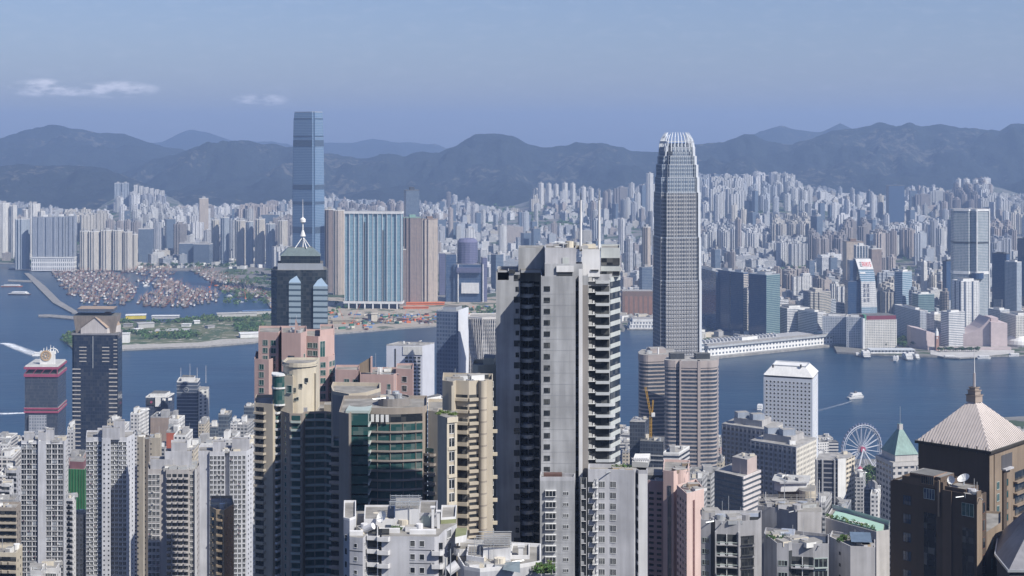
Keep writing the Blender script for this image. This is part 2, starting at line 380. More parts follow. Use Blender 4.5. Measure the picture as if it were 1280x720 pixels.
# mountains: crest line (column, row) at a depth, falling away on both sides, cut by gullies
def ridge(name, Yr, crest, front, back, cut, base=4, seed=0, step=5, rows=46):
    mb = MB()
    pxs = [crest[0][0] + (crest[-1][0] - crest[0][0]) * i / int((crest[-1][0] - crest[0][0]) / step) for i in range(int((crest[-1][0] - crest[0][0]) / step) + 1)]
    ys = [Yr - front + (front + back) * j / rows for j in range(rows + 1)]
    def hf(px, Y):
        H = Z(interp(crest, px), Yr); x = X(px, Y)
        d = (Yr - Y) / front if Y < Yr else (Y - Yr) / back
        g = ridged(x / 900, Y / 2100, seed); s = (1 - smooth(d)) if d > 0 else 1
        s = s * .55 + (1 - min(1, d)) ** 1.15 * .45
        env = min(1, d * 5) * (1 - d)
        return base + (H - base) * s * (1 - cut * .85 * (1 - min(1.6, g) / 1.6) * min(1, d * 4)) + env * 130 * (fbm(x / 420, Y / 700, seed, 6) - .6 * abs(fbm(x / 260, Y / 900, seed + 9, 4))) * cut * 2 + 12 * fbm(x / 170, Y / 260, seed + 3, 6) + 16 * (ridged(x / 330, Y / 900, seed + 5) - 1.1) * (1 if d < .6 else 0) * (1 if d < .95 else 0)
    grid_sheet(mb, pxs, ys, hf, MATS['hill'])
    return structure(name, mb)
ridge('distant_hills', 19000, [(-200, 190), (150, 188), (200, 176), (235, 162), (262, 165), (300, 178), (340, 176), (380, 184), (400, 178), (440, 179), (465, 174), (500, 178), (545, 180), (580, 190), (700, 196), (760, 200)], 3500, 4000, .4, seed=1, step=6)
ridge('distant_hills', 15000, [(820, 200), (900, 180), (940, 168), (962, 160), (978, 157), (1000, 161), (1025, 164), (1050, 154), (1070, 163), (1120, 170), (1200, 180), (1450, 180)], 2600, 3000, .5, seed=2, step=5)
ridge('hills', 12500, [(-300, 190), (-60, 180), (0, 173), (35, 162), (65, 157), (95, 161), (125, 167), (155, 168), (180, 176), (205, 184), (240, 192), (330, 200), (450, 205)], 2600, 2000, .6, seed=3)
ridge('hills', 10800, [(100, 230), (150, 216), (190, 200), (225, 190), (262, 178), (290, 174), (325, 177), (350, 183), (400, 192), (440, 195), (460, 198), (485, 193), (505, 197), (520, 191), (548, 190), (570, 181), (592, 169), (608, 169), (630, 168), (648, 174), (662, 181), (690, 184), (720, 179), (750, 179), (780, 187), (800, 191), (830, 190), (862, 182), (880, 180), (905, 177), (925, 171), (940, 167), (960, 176), (990, 180), (1020, 171), (1040, 163), (1065, 161), (1090, 158), (1100, 154), (1120, 158), (1138, 155), (1160, 159), (1175, 155), (1200, 158), (1225, 162), (1250, 163), (1265, 155), (1280, 152), (1330, 155), (1420, 160), (1600, 170)], 2900, 1700, .62, base=20, seed=4, step=3.5, rows=64)
ridge('hills', 8800, [(-320, 215), (-100, 212), (0, 208), (40, 207), (90, 208), (115, 207), (135, 210), (160, 220), (185, 232), (230, 262)], 1500, 1500, .4, seed=5, step=4)
ridge('hills', 8700, [(1130, 272), (1180, 250), (1230, 240), (1270, 226), (1300, 215), (1400, 205), (1600, 205)], 900, 1500, .4, seed=6, step=5)

# the air over the harbour
m = bpy.data.materials.new('haze air'); m.use_nodes = True; t = m.node_tree; t.nodes.clear()
o = t.nodes.new('ShaderNodeOutputMaterial'); v = t.nodes.new('ShaderNodeVolumePrincipled'); t.links.new(v.outputs[0], o.inputs['Volume'])
v.inputs['Color'].default_value = (.43, .62, 1.0, 1); v.inputs['Density'].default_value = 7.6e-5; v.inputs['Anisotropy'].default_value = .1
mb = MB(); mb.box(-16000, 16000, -900, 27000, -3.5, 950, m)
single('haze', mb, 'pale blue haze filling the air between the near towers and the hills', 'haze', (0, 0, 0), kind='stuff')
# ================================================================= the hazy city across the water
T = dict(tint=1)
FM = [facade('flat wall a', (.6, .6, .6), (.05, .07, .10), 3.4, 3.0, .62, .55, **T), facade('flat wall b', (.6, .6, .6), (.04, .06, .09), 2.6, 3.0, .68, .52, **T),
      facade('flat wall c', (.6, .6, .6), (.05, .07, .11), 5.2, 3.0, .7, .56, **T), facade('band wall', (.5, .5, .5), (.03, .05, .08), 3, 3.6, 1.2, .5, **T)]
FGL = facade('blue curtain wall', (.20, .24, .29), (.05, .08, .13), 3.0, 3.8, .9, .72, curtain=.15, grough=.12)
ROOF = plain('flat roof screed', (.36, .35, .33), .9, .35, streak=False)
ROOFD = plain('dark roof felt', (.16, .16, .155), .9, .35, streak=False)
PAL = [((.64, .64, .62), 'off-white'), ((.74, .74, .73), 'white'), ((.62, .58, .50), 'cream'), ((.42, .43, .45), 'grey'), ((.48, .42, .37), 'tan'), ((.36, .32, .29), 'brown'), ((.50, .53, .56), 'pale blue-grey')]
def cross_fp(cx, cy, a, w, n=.28, dpt=None):
    h = w / 2; k = h * (1 - n * 1.0); q = h * .36; hd = (dpt or w) / 2; kd = hd * (1 - n)
    pts = [(-q, -hd), (q, -hd), (q, -kd), (k, -kd), (k, -q * hd / h), (h, -q * hd / h), (h, q * hd / h), (k, q * hd / h), (k, kd), (q, kd), (q, hd), (-q, hd), (-q, kd), (-k, kd), (-k, q * hd / h), (-h, q * hd / h), (-h, -q * hd / h), (-k, -q * hd / h), (-k, -kd), (-q, -kd)]
    ca, sa = math.cos(a), math.sin(a); return [(cx + ca * x - sa * y, cy + sa * x + ca * y) for x, y in pts]
def notch_fp(cx, cy, a, w, d, k):
    """slab with k light wells cut into its front and back"""
    pts = []; st = w / k; nd = min(3.2, d * .22); nw = st * .28
    for i in range(k):
        x0 = -w / 2 + i * st; pts += [(x0, -d / 2), (x0 + (st - nw) / 2 + nw * .3, -d / 2), (x0 + (st - nw) / 2 + nw * .3, -d / 2 + nd), (x0 + (st + nw) / 2 + nw * .3, -d / 2 + nd), (x0 + (st + nw) / 2 + nw * .3, -d / 2)]
    pts += [(w / 2, -d / 2), (w / 2, d / 2), (-w / 2, d / 2)]
    ca, sa = math.cos(a), math.sin(a); return [(cx + ca * x - sa * y, cy + sa * x + ca * y) for x, y in pts]
def box_fp(cx, cy, a, w, d):
    ca, sa = math.cos(a), math.sin(a); return [(cx + ca * x - sa * y, cy + sa * x + ca * y) for x, y in ((-w / 2, -d / 2), (w / 2, -d / 2), (w / 2, d / 2), (-w / 2, d / 2))]
def far_mesh(kind, x, y, z0, h, w, d, a, col, wall, r):
    mb = MB(); mb.tint = col
    if kind == 'cross': mb.prism(cross_fp(x, y, a, w, dpt=d), z0, z0 + h, wall, ROOF)
    elif kind == 'slab': mb.prism(notch_fp(x, y, a, w, d, max(2, int(w / 13))), z0, z0 + h, wall, ROOF)
    else: mb.prism(box_fp(x, y, a, w, d), z0, z0 + h, wall, ROOF)
    k = .34 if kind != 'slab' else .2
    mb.prism(box_fp(x + r.uniform(-.1, .1) * w, y, a, w * k, d * .4), z0 + h, z0 + h + r.uniform(3, 7.5), FM[0] if wall in FM else ROOF)
    if r.random() < .4: mb.prism(box_fp(x + r.uniform(-.3, .3) * w, y + r.uniform(-.2, .2) * d, a, w * .14, d * .2), z0 + h, z0 + h + 3, ROOF)
    return mb
# keep-out boxes for the hand-built landmarks: (px0, px1, Y0, Y1)
HANDS = [(15, 175, 4250, 4760), (335, 560, 3150, 4300), (545, 640, 3000, 3950), (772, 1000, 2500, 3420), (860, 1300, 2500, 3250), (775, 815, 3150, 3650), (1040, 1110, 3100, 3450), (1185, 1245, 3000, 3500), (1150, 1280, 2700, 3150)]
def ink(px, Y):
    """True where buildings may stand"""
    if Y < 4820 and px < 335: return False
    if Y < 5100 and 230 < px < 335: return False
    if px < 25 and Y < 5000: return False
    if 335 <= px < 560 and Y < 3850: return False
    if 560 <= px < 775 and Y < 3500: return False
    for a, b, c, d in HANDS:
        if a < px < b and c < Y < d: return False
    return True
# how tall the skyline reads in each column (photo row of the tops of the farthest towers)
sky_row = [(-50, 250), (0, 251), (50, 255), (90, 262), (140, 262), (150, 238), (200, 242), (212, 258), (240, 255), (300, 256), (360, 250), (420, 243), (450, 250), (545, 252), (560, 240), (580, 246), (605, 258), (665, 262), (672, 232), (700, 228), (745, 236), (765, 235), (815, 222), (870, 216), (900, 218), (930, 216), (990, 216), (1000, 232), (1060, 236), (1095, 240), (1110, 246), (1130, 236), (1160, 228), (1190, 240), (1198, 224), (1235, 223), (1240, 242), (1300, 244)]
park_spots = [(590, 640, 5200, 5900), (960, 1010, 4300, 4700), (1100, 1150, 4400, 5000), (850, 880, 4800, 5200), (750, 830, 5600, 6200), (640, 680, 6500, 7200), (1250, 1300, 4300, 4800)]
cells = {}
def cell(px, Y):
    k = (int((px + 500) // 42 * 1), int(math.log(Y / 3000) * 9))
    if k not in cells:
        r = random.Random(hash((k[0] * 131 + k[1] * 7919)) & 0xffffff)
        q = r.random(); far_ = Y > 5200
        if 555 < px < 830 and Y < 6600: q = q * .4 + .6
        kind = 'estate' if q < (.4 if far_ else (.04 if Y < 4500 and px > 600 else .24)) else ('mixed' if q < .8 else 'low')
        cells[k] = dict(kind=kind, col=r.choice([PAL[0], PAL[0], PAL[1], PAL[1], PAL[2], PAL[2], PAL[3], PAL[4], PAL[5], PAL[6]] if kind == 'estate' else PAL), h=r.uniform(70, 118), a=r.uniform(.15, .75), form=r.choice(['cross', 'cross', 'slab']), r=r, wall=r.choice(FM[:3]))
    return cells[k]
blds = []
Y = 2850.0
while Y < 8300:
    step = 46 + (Y - 2850) * .012
    px = -30 + rnd.random() * 30
    while px < 1310:
        c = cell(px, Y); r = rnd
        wpx = F / Y
        jx = px + r.uniform(-8, 8) * wpx; jy = Y + r.uniform(-.35, .35) * step
        adv = {'estate': 52, 'mixed': 34, 'low': 36}[c['kind']] * wpx
        px += adv * r.uniform(.8, 1.25)
        if not ink(jx, jy) or any(a < jx < b and c0 < jy < d for a, b, c0, d in park_spots): continue
        if Y < 7000 and mathutils.noise.noise(Vector((jx * Y / F / 420, Y / 520, 3.3))) > .27: continue      # small parks
        z0 = kz(jx, jy) - 2; lim = Z(interp(sky_row, jx) + r.uniform(-1, 7), jy) - z0
        if c['kind'] == 'estate':
            if r.random() < .12: continue
            h = c['h'] * r.uniform(.94, 1.05); w = r.uniform(26, 34); d = r.uniform(24, 32); form = c['form']; col, cn = c['col']; wall = c['wall']; w *= r.choice((.8, 1, 1.25)); a = c['a'] + r.choice((0, 0, .5))
            if form == 'slab': w = r.uniform(40, 62); d = 18
        else:
            tall = r.random() < (.12 if c['kind'] == 'mixed' else .03)
            h = r.uniform(70, 150) if tall else r.uniform(12, 40) if r.random() < .85 else r.uniform(40, 80) * (1 if c['kind'] == 'mixed' else .75)
            w = r.uniform(14, 34) * (2.6 if r.random() < .12 else 1); d = r.uniform(14, 30); a = c['a'] + r.uniform(-.06, .06); form = 'cross' if tall else 'box'
            col, cn = r.choice(PAL + PAL[:2] * 3 + PAL[6:]); wall = r.choice(FM)
            if tall and r.random() < .25: wall = FGL; form = 'box'; cn = 'blue glass'
        if lim < 12: continue
        near = Y < 4300
        if near: lim = min(lim, Z(338 + (26 if not 560 < jx < 760 else 6), jy) - z0 + 60) if h > 60 else lim
        if Y < 4700 and jx > 840 and h > 55: h = 30 + h * .35
        h = min(h, lim)
        if h < 8: continue
        kk = r.uniform(.85, 1.22); col = tuple(min(.8, v * kk * q) for v, q in zip(col, (.90, .90, .91)))
        blds.append([h * w / jy ** 2, form, jx, jy, z0, h, w, d, a, col, wall, cn])
    Y += step
blds.sort(key=lambda b: -b[0])
def zone(px, Y, h):
    col = [(60, 'at the far left edge'), (150, 'above boat shelter left end'), (235, 'above boat shelter middle'), (330, 'above boat shelter right end'), (430, 'beside the tallest blue tower'), (560, 'behind the turquoise slab block'),
           (680, 'behind the purple-grey buildings'), (815, 'left of the claw-topped skyscraper'), (900, 'just right of claw-topped skyscraper'), (960, 'above dark harbourside blocks'), (1040, 'behind the long white pier'), (1110, 'behind the white-signed tower'), (1190, 'left of the double-faced tower'), (9999, 'at the far right edge')]
    zx = next(t for l, t in col if px < l)
    zy = 'near shore' if Y < 3700 else 'set back' if Y < 4600 else 'mid-city' if Y < 6000 else 'below hills'
    return zx, zy
def fname(h, w, form): return 'tower_block' if h > 60 else ('apartment_slab' if form == 'slab' else 'city_building')
NIND = 290
mbs = MB()
seen = {}
for i, (_, form, jx, jy, z0, h, w_, d, a, col, wall, cn) in enumerate(blds):
    x = X(jx, jy); mb = far_mesh(form, x, jy, z0, h, w_, d, a, col, wall, random.Random(i))
    if i < NIND:
        zx, zy = zone(jx, jy, h); sz = 'tall' if h > 95 else 'high' if h > 60 else 'low'
        lab = f"{sz} {cn} {'glass office' if cn == 'blue glass' else 'apartment'} block {zy}, {zx}".replace('blue glass glass', 'blue glass')
        single('tower_block', mb, lab, 'building', (x, jy, z0), group=f"{sz} {cn} blocks {zy} {zx}")
    else: mbs.add(mb)
single('distant_city', mbs, 'dense mass of small hazy city blocks filling the flat ground below the hills', 'city', (0, 0, 0), kind='stuff')
# ================================================================= landmarks on the far shore
WHITE = plain('white paint', (.74, .74, .72), .7, .2); CREAM = plain('cream paint', (.62, .57, .47), .8, .25); GREYC = plain('grey concrete', (.38, .38, .38), .85, .3)
STEEL = plain('pale steel', (.6, .62, .63), .4, .1, metal=.6); DARKM = plain('dark metal', (.05, .055, .06), .5, .2); BROWNW = plain('brown cladding', (.20, .14, .11), .8, .2)
def notched(poly, c):
    n = len(poly); out = []
    for i in range(n):
        p0, p1, p2 = Vector(poly[i - 1][:2]), Vector(poly[i][:2]), Vector(poly[(i + 1) % n][:2])
        a = (p0 - p1).normalized() * c; b = (p2 - p1).normalized() * c
        out += [tuple(p1 + a), tuple(p1 + a + b), tuple(p1 + b)]
    return out
def rel(th, poly): return [(p[0] - th.loc[0], p[1] - th.loc[1]) for p in poly]
def floor_bands(th, poly, z0, z1, fh, bh, mat, out=.35, name='floor_band', top=None):
    pr = MB(); pr.prism(inset(rel(th, poly), -out), 0, bh, mat, top, True)
    th.stack(name, pr, [z1 - i * fh for i in range(1, int((z1 - z0) / fh))])
def parapet(mb, poly, z, h, t, mat):
    q = inset(poly, t)
    for i in range(len(poly)):
        j = (i + 1) % len(poly); mb.prism([poly[i], poly[j], q[j], q[i]], z, z + h, mat)
def office(name, label, cat, poly, z0, z1, wallm, group=None, bands=None, roof=None, plant=(.4, .45, 6), par=1.2, parm=None, cap=95):
    c = centre(poly); th = Thing(name, label, cat, (c[0], c[1], z0), group)
    mb = MB(); mb.prism(poly, z0, z1, wallm, roof or ROOF); th.part('body', mb)
    if bands: floor_bands(th, poly, z0, z1, *bands)
    mb = MB(); parapet(mb, poly, z1, par, .5, parm or (bands[2] if bands else WHITE)); th.part('parapet', mb)
    if plant:
        q = [lerp(c, p, plant[0]) for p in poly]; mb = MB(); mb.prism(q, z1, z1 + plant[2], parm or GREYC, ROOFD); th.part('plant_room', mb)
    return th, c
def fins(th, P, Q, n, z0, z1, mat, w=.5, d=.6, name='fin', ends=True):
    """upright fins standing proud of the wall from P to Q"""
    dx, dy = Q[0] - P[0], Q[1] - P[1]; L = math.hypot(dx, dy); rz = math.atan2(dy, dx)
    pr = MB(); pr.box(-w / 2, w / 2, -d, .02, 0, z1 - z0, mat)
    for i in range(n + 1):
        if not ends and i in (0, n): continue
        t = i / n; th.put(name, pr, P[0] + dx * t, P[1] + dy * t, z0, rz)

# --- the tallest tower
Y0 = 3900
GI = facade('tall tower glass', (.20, .27, .36), (.10, .17, .27), 1.5, 4.3, .95, .7, curtain=.05, grough=.15, spec=.9, stain=.05)
GL = facade('tall tower louvres', (.10, .14, .2), (.03, .05, .08), 60, 2.6, 1.2, .5, curtain=0, stain=.05)
base = rect(392.5, Y0, 364, 407, 62); th = Thing('skyscraper', 'tallest pale blue glass skyscraper, tapering slightly, rising above the far hills', 'skyscraper', (*centre(base), 3))
prof = [(3, -3.2), (40, -1.2), (110, 0), (250, .2), (400, 1.6), (462, 2.4), (484, 4.2)]
mb = MB()
for (za, ia), (zb, ib) in zip(prof, prof[1:]): mb.frustum(notched(inset(base, ia), 5), za, notched(inset(base, ib), 5), zb, GI, ROOFD)
th.part('body', mb)
def prof_at(z):
    for (za, ia), (zb, ib) in zip(prof, prof[1:]):
        if z <= zb: return ia + (ib - ia) * (z - za) / (zb - za)
    return prof[-1][1]
for za, zb in ((Z(292, Y0), Z(284, Y0)), (Z(256, Y0), Z(252, Y0)), (Z(237, Y0), Z(231, Y0)), (Z(183, Y0), Z(175, Y0)), (Z(171, Y0), Z(169.5, Y0)), (Z(149, Y0), Z(147.5, Y0))):
    mb = MB(); mb.frustum(inset(base, prof_at(za) + .9), za, inset(base, prof_at(zb) + .9), zb, GL); mb2 = MB()
    mb.v = [(x, y, z) for x, y, z in mb.v]; q0, q1 = notched(inset(base, prof_at(za) - .5), 5.6), notched(inset(base, prof_at(zb) - .5), 5.6)
    mb2.frustum(q0, za, q1, zb, GL); th.part('louvre_band', mb2)
mb = MB(); q = notched(inset(base, 4.0), 5); parapet(mb, q, 484, 2, .6, STEEL); th.part('crown_parapet', mb)
th.done()

# --- slim brown pair right of it, turquoise slab, brown towers
TQ = facade('turquoise glazing', (.36, .50, .55), (.08, .19, .26), 3.0, 3.3, .78, .72, curtain=.45, grough=.15)
BRF = facade('brown tower wall', (.28, .22, .19), (.05, .07, .10), 3.4, 3.1, .55, .5, curtain=.3)
TANF = facade('tan tower wall', (.50, .43, .36), (.06, .08, .11), 3.2, 3.1, .5, .5, curtain=.3)
def simple_tower(lab, kind, pc, wpx, top, Y, a, dep, wall, z0=3.2, cat='apartment tower', name='apartment_tower', rf=None, roofh=6, group=None):
    x = X(pc, Y); w = wpx * Y / F; z1 = Z(top, Y)
    th = Thing(name, lab, cat, (x, Y, z0), group)
    fp = cross_fp(x, Y, a, w, dpt=dep) if kind == 'cross' else notch_fp(x, Y, a, w, dep, max(2, int(w / 12))) if kind == 'slab' else box_fp(x, Y, a, w, dep)
    mb = MB(); mb.prism(fp, z0, z1, wall, ROOF); th.part('body', mb)
    mb = MB(); mb.prism([lerp((x, Y), p, 1.02) for p in fp], z1, z1 + 1.6, rf or WHITE, ROOF); th.part('parapet', mb)
    mb = MB(); mb.prism(box_fp(x, Y + dep * .1, a, w * .35, dep * .4), z1 + 1.6, z1 + 1.6 + roofh, rf or GREYC, ROOF); th.part('roof_house', mb)
    th.done(); return th
simple_tower('slim brown tower touching the right edge of the tallest blue tower', 'cross', 412, 12, 262, 3980, .2, 24, BRF)
simple_tower('slim tan tower left of the turquoise glass slab', 'cross', 423.5, 14, 263, 3900, .3, 26, TANF)
Yt = 3570; P = [(X(431, Yt), Yt), (X(502, Yt), Yt - 14), (X(503, Yt), Yt + 16), (X(431, Yt) + 1, Yt + 30)]
zb, zt = Z(376, Yt), Z(267, Yt)
th = Thing('glass_slab_block', 'broad turquoise glass slab block with white frame standing on white legs', 'apartment block', (*centre(P), 3))
mb = MB(); nq = 12; A, B = P[0], P[1]; front = []
for i in range(nq):
    a, b = lerp(A, B, i / nq), lerp(A, B, (i + 1) / nq); o = (0, 0) if i % 2 else (0, 2.6)
    front += [(a[0] + .6, a[1] + o[1]), (b[0] - .6, b[1] + o[1])]
mb.prism(front + [P[2], P[3]], zb, zt, TQ, ROOF); th.part('glazed_body', mb)
fins(th, P[0], P[1], 12, zb - 1, zt + 1, WHITE, .9, 1.6, 'white_fin'); 
mb = MB(); mb.prism(inset(P, -1.8), zt, zt + 5.5, WHITE, ROOF); th.part('roof_frame', mb)
for fr in (.33, .66):
    mb = MB(); mb.prism(box_fp(*lerp(P[0], P[1], fr - .03 + .05), 0, 3.2, 3), zb, zt - 60 * fr, DARKM); th.part('dark_slot', mb)
mb = MB(); mb.prism(inset(P, -3), zb - 6, zb - .5, WHITE, ROOF); th.part('podium_roof', mb)
for i in range(7): 
    x, y = lerp(P[0], P[1], (i + .3) / 7 + .03); pr = MB(); pr.box(x - 1.5, x + 1.5, y - 3, y, 3.6, zb - 6, WHITE); th.part('leg', pr)
mb = MB(); mb.prism(inset(P, 8), 3.6, zb - 6, DARKM); th.part('base_storey', mb)
th.done()
simple_tower('brown ribbed apartment tower just right of the turquoise slab', 'cross', 515, 22, 272, 3680, .25, 30, BRF, rf=plain('green roof trim', (.2, .36, .30), .7))
simple_tower('brown ribbed apartment tower with narrow shoulders, right of its twin', 'cross', 536.5, 21, 274, 3720, .35, 30, TANF, rf=BROWNW)
simple_tower('dark blue glass tower peeping up behind the brown twin towers', 'box', 514.5, 17, 238, 4500, .3, 28, FGL, name='office_tower', cat='office tower', rf=DARKM, roofh=9)
simple_tower('dark narrow shoulder tower between turquoise slab and brown towers', 'box', 503, 8, 312, 3640, .2, 18, BRF)

# --- left shore: grid slab on white podium, twin towers, cream row
GRD = facade('grey grid slab', (.40, .43, .47), (.06, .08, .13), 4.2, 3.0, .62, .55, curtain=.35)
Yg = 4640; zq = Z(321, Yg)
th = Thing('slab_block', 'wide grey gridded slab block on a white podium at the water edge', 'apartment block', (X(64, Yg), Yg, 3))
for a, b, tp, nm in ((40.5, 70, 271, 'main_slab'), (70, 80.5, 270.5, 'middle_slab'), (81.5, 93, 270, 'end_slab')):
    mb = MB(); cx = X((a + b) / 2, Yg); mb.prism(notch_fp(cx, Yg + 12 + (4 if nm == 'end_slab' else 0), -.04, (b - a) * Yg / F, 24, 3 if nm == 'main_slab' else 2), zq, Z(tp, Yg), GRD, ROOF); mb.prism(box_fp(cx, Yg + 14, 0, 12, 10), Z(tp, Yg), Z(tp, Yg) + 6, WHITE, ROOF); th.part(nm, mb)
WPOD = facade('white podium', (.74, .74, .72), (.10, .12, .16), 6.5, 13, .42, .62, curtain=0)
mb = MB(); mb.box(X(40, Yg), X(93.3, Yg), Yg - 6, Yg + 40, 3, zq - 3.5, WPOD, ROOF); th.part('podium', mb)
mb = MB(); mb.box(X(39.5, Yg), X(93.8, Yg), Yg - 7.5, Yg + 41, zq - 3.5, zq, WHITE, ROOF); th.part('podium_cornice', mb)
th.done()
GRD2 = facade('blue-grey tower wall', (.38, .42, .46), (.05, .08, .13), 3.6, 3.0, .5, .55, curtain=.25)
WTW = facade('white tower wall', (.66, .65, .62), (.08, .10, .14), 3.2, 3.0, .45, .5, curtain=.3)
CRT = facade('cream row tower wall', (.58, .54, .47), (.07, .09, .12), 3.0, 3.0, .5, .55, curtain=.35)
simple_tower('blue-grey tower left of the gridded slab with open rooftop frame', 'cross', 28, 17, 274, 4700, .5, 38, GRD2)
for a, w_, tp, lab in ((5, 13, 254, 'white tower cropped by the left edge'), (17, 8, 257, 'narrow white tower second from the left edge'), (43, 14, 255, 'white stepped tower rising behind the gridded slab'), (33, 9, 262, 'white tower left behind the gridded slab'), (52, 8, 264, 'short white tower rising behind the gridded slab, right')):
    simple_tower(lab, 'cross', a, w_, tp, 5150, .4, 34, WTW)
for i, (pc, w_, tp, d) in enumerate(((105.5, 11, 289, 'left end'), (118, 14, 289.5, 'second'), (133.5, 15, 288, 'middle'), (147.5, 13, 288, 'fourth'), (159.5, 11, 290, 'right end'))):
    simple_tower(f'cream ribbed tower, {d} of the waterfront row of five', 'cross', pc, w_, tp, 4660, .5, 34, CRT, group='cream waterfront towers')
simple_tower('cream tower just right of the waterfront row of five', 'cross', 168.5, 7, 293, 4720, .3, 22, CRT)
simple_tower('blue glass office tower behind boat shelter, right of the cream row', 'box', 182.5, 17, 286, 4900, .15, 40, FGL, name='office_tower', cat='office tower')
simple_tower('tall cream tower with dark crown standing alone over boat shelter', 'box', 254.5, 11, 248, 5600, .3, 30, TANF)
simple_tower('dark wide block behind boat shelter, left half', 'box', 234, 18, 304, 4900, .1, 40, FGL, name='office_block', cat='office block')
simple_tower('glass block behind boat shelter with white roof edge', 'box', 254, 20, 305, 4880, -.1, 40, FGL, name='office_block', cat='office block')
for i, (pc, w_, tp) in enumerate(((269, 9, 275), (281, 10, 272), (301, 11, 276), (312, 9, 277), (325, 12, 274), (338, 11, 280), (353, 12, 276))):
    simple_tower(f"grey-cream residential tower, {['first','second','third','fourth','fifth','sixth','seventh'][i]} from left in the row ending at the tallest tower", 'cross', pc, w_, tp, 4950 - i * 40, .35, 32, (CRT, GRD2)[i % 2], group='towers left of the tallest tower')
# hillside estate on the left
for i, (pc, w_, tp, k) in enumerate(((147.5, 8, 229, 'slab'), (157, 8, 229, 'slab'))): simple_tower(f"dark grey hillside tower, {('left','right')[i]} of the pair below the left hills", k, pc, w_, tp, 7300, .2, 30, GRD2, z0=kz(150, 7300) - 5)
Yh = 7300
th = Thing('slab_block', 'row of pale hillside slabs on a white terrace below the left hills', 'apartment block', (X(188, Yh), Yh, kz(188, Yh) - 4)); z0 = Z(252, Yh)
for i in range(6):
    px = 170 + i * 6.6; mb = MB(); mb.prism(notch_fp(X(px, Yh), Yh, .25, 21, 20, 2), z0 - 20, Z(231 + i * 1.4, Yh), WTW, ROOF); th.part('slab_wing', mb)
mb = MB(); mb.box(X(176, Yh), X(206, Yh), Yh - 30, Yh + 20, z0 - 30, z0 + 5, WPOD, ROOF); th.part('terrace', mb)
th.done()
simple_tower('big dark blue square glass block below the right hills', 'box', 1119, 20, 232, 6600, .1, 40, facade('dark square block', (.07, .11, .18), (.04, .07, .13), 3, 4, .9, .7, curtain=.02), name='office_block', cat='office block', rf=DARKM, roofh=2)
for i, (pc, w_, tp) in enumerate(((1198, 6, 224), (1208, 8, 224), (1219, 7, 225), (1231, 9, 223))): simple_tower(f"white hillside tower, {('leftmost','second','third','rightmost')[i]} of four standing high below the right hills", 'cross', pc, w_, tp, 7600, .3, 26, WTW, z0=kz(pc, 7600) - 20, group='four high hillside towers')
for i, (pc, w_, tp) in enumerate(((676, 7, 229), (686, 6, 230), (695, 6, 231), (706, 7, 229), (716, 6, 230), (729, 7, 234), (739, 6, 236))): simple_tower(f"white estate tower, {['first','second','third','fourth','fifth','sixth','seventh'][i]} from left above the white twin-masted tower", 'cross', pc, w_, tp, 7400, .35, 28, WTW, z0=kz(pc, 7400) - 20, group='white estate towers')
simple_tower('white slender tower just left of the claw-topped skyscraper', 'cross', 812, 9, 217, 6700, .4, 30, WTW, z0=30)
simple_tower('tan-green tower rising from the shore left of claw-topped skyscraper', 'cross', 808, 10, 284, 3900, .4, 26, TANF)

# --- purple-grey glass complex
PUR = facade('purple panel wall', (.15, .15, .24), (.05, .07, .12), 3.4, 4.4, .6, .5, curtain=.15); BLG = facade('dark blue glazing', (.08, .12, .20), (.03, .06, .12), 3.0, 4.2, .9, .75, curtain=.2)
Yp = 3720
th = Thing('glass_complex', 'purple-grey glass complex with a rounded drum top and a white screen panel', 'commercial complex', (X(580, Yp), Yp, 3.5))
mb = MB(); mb.prism(box_fp(X(563, Yp), Yp + 20, .1, 26, 40), 3.5, Z(318, Yp), BLG, ROOF); th.part('left_block', mb)
mb = MB(); mb.prism(arc((X(584, Yp), Yp + 25), 26, 0, 330, 14), Z(330, Yp), Z(303, Yp), PUR, ROOF); mb.rev((X(584, Yp), Yp + 25), [(26, Z(303, Yp)), (20, Z(299, Yp)), (0.1, Z(298, Yp))], PUR, 16); th.part('drum', mb)
mb = MB(); mb.prism(box_fp(X(585, Yp), Yp + 15, -.1, 68, 50), 3.5, Z(330, Yp), BLG, ROOF); th.part('main_block', mb)
mb = MB(); mb.prism(box_fp(X(588, Yp), Yp - 12, -.1, 44, 8), Z(366, Yp), Z(353, Yp), WHITE); th.part('white_screen', mb)
mb = MB(); mb.prism(box_fp(X(587, Yp), Yp + 4, -.1, 60, 46), Z(340, Yp), Z(334, Yp), PUR); th.part('purple_band', mb)
for px in (573, 604): mb = MB(); mb.prism(box_fp(X(px, Yp), Yp - 12, 0, 2.4, 3), 3.5, Z(330, Yp), WHITE); th.part('white_mast', mb)
mb = MB(); mb.prism(box_fp(X(605, Yp), Yp + 10, .2, 12, 22), 3.5, Z(322, Yp), PUR, ROOF); th.part('right_turret', mb)
th.done()
simple_tower('purple-grey glass block right of the brown twin towers', 'box', 556, 14, 316, 3900, .1, 30, PUR, name='office_block', cat='office block', rf=WHITE)
for i, (pc, w_, tp) in enumerate(((612, 9, 318), (622, 9, 316), (633, 9, 319))): simple_tower(f"blue ribbed slab, {('left','middle','right')[i]} of three right of the purple-grey complex", 'slab', pc, w_, tp, 4600, .1, 24, GRD2, group='three blue ribbed slabs')

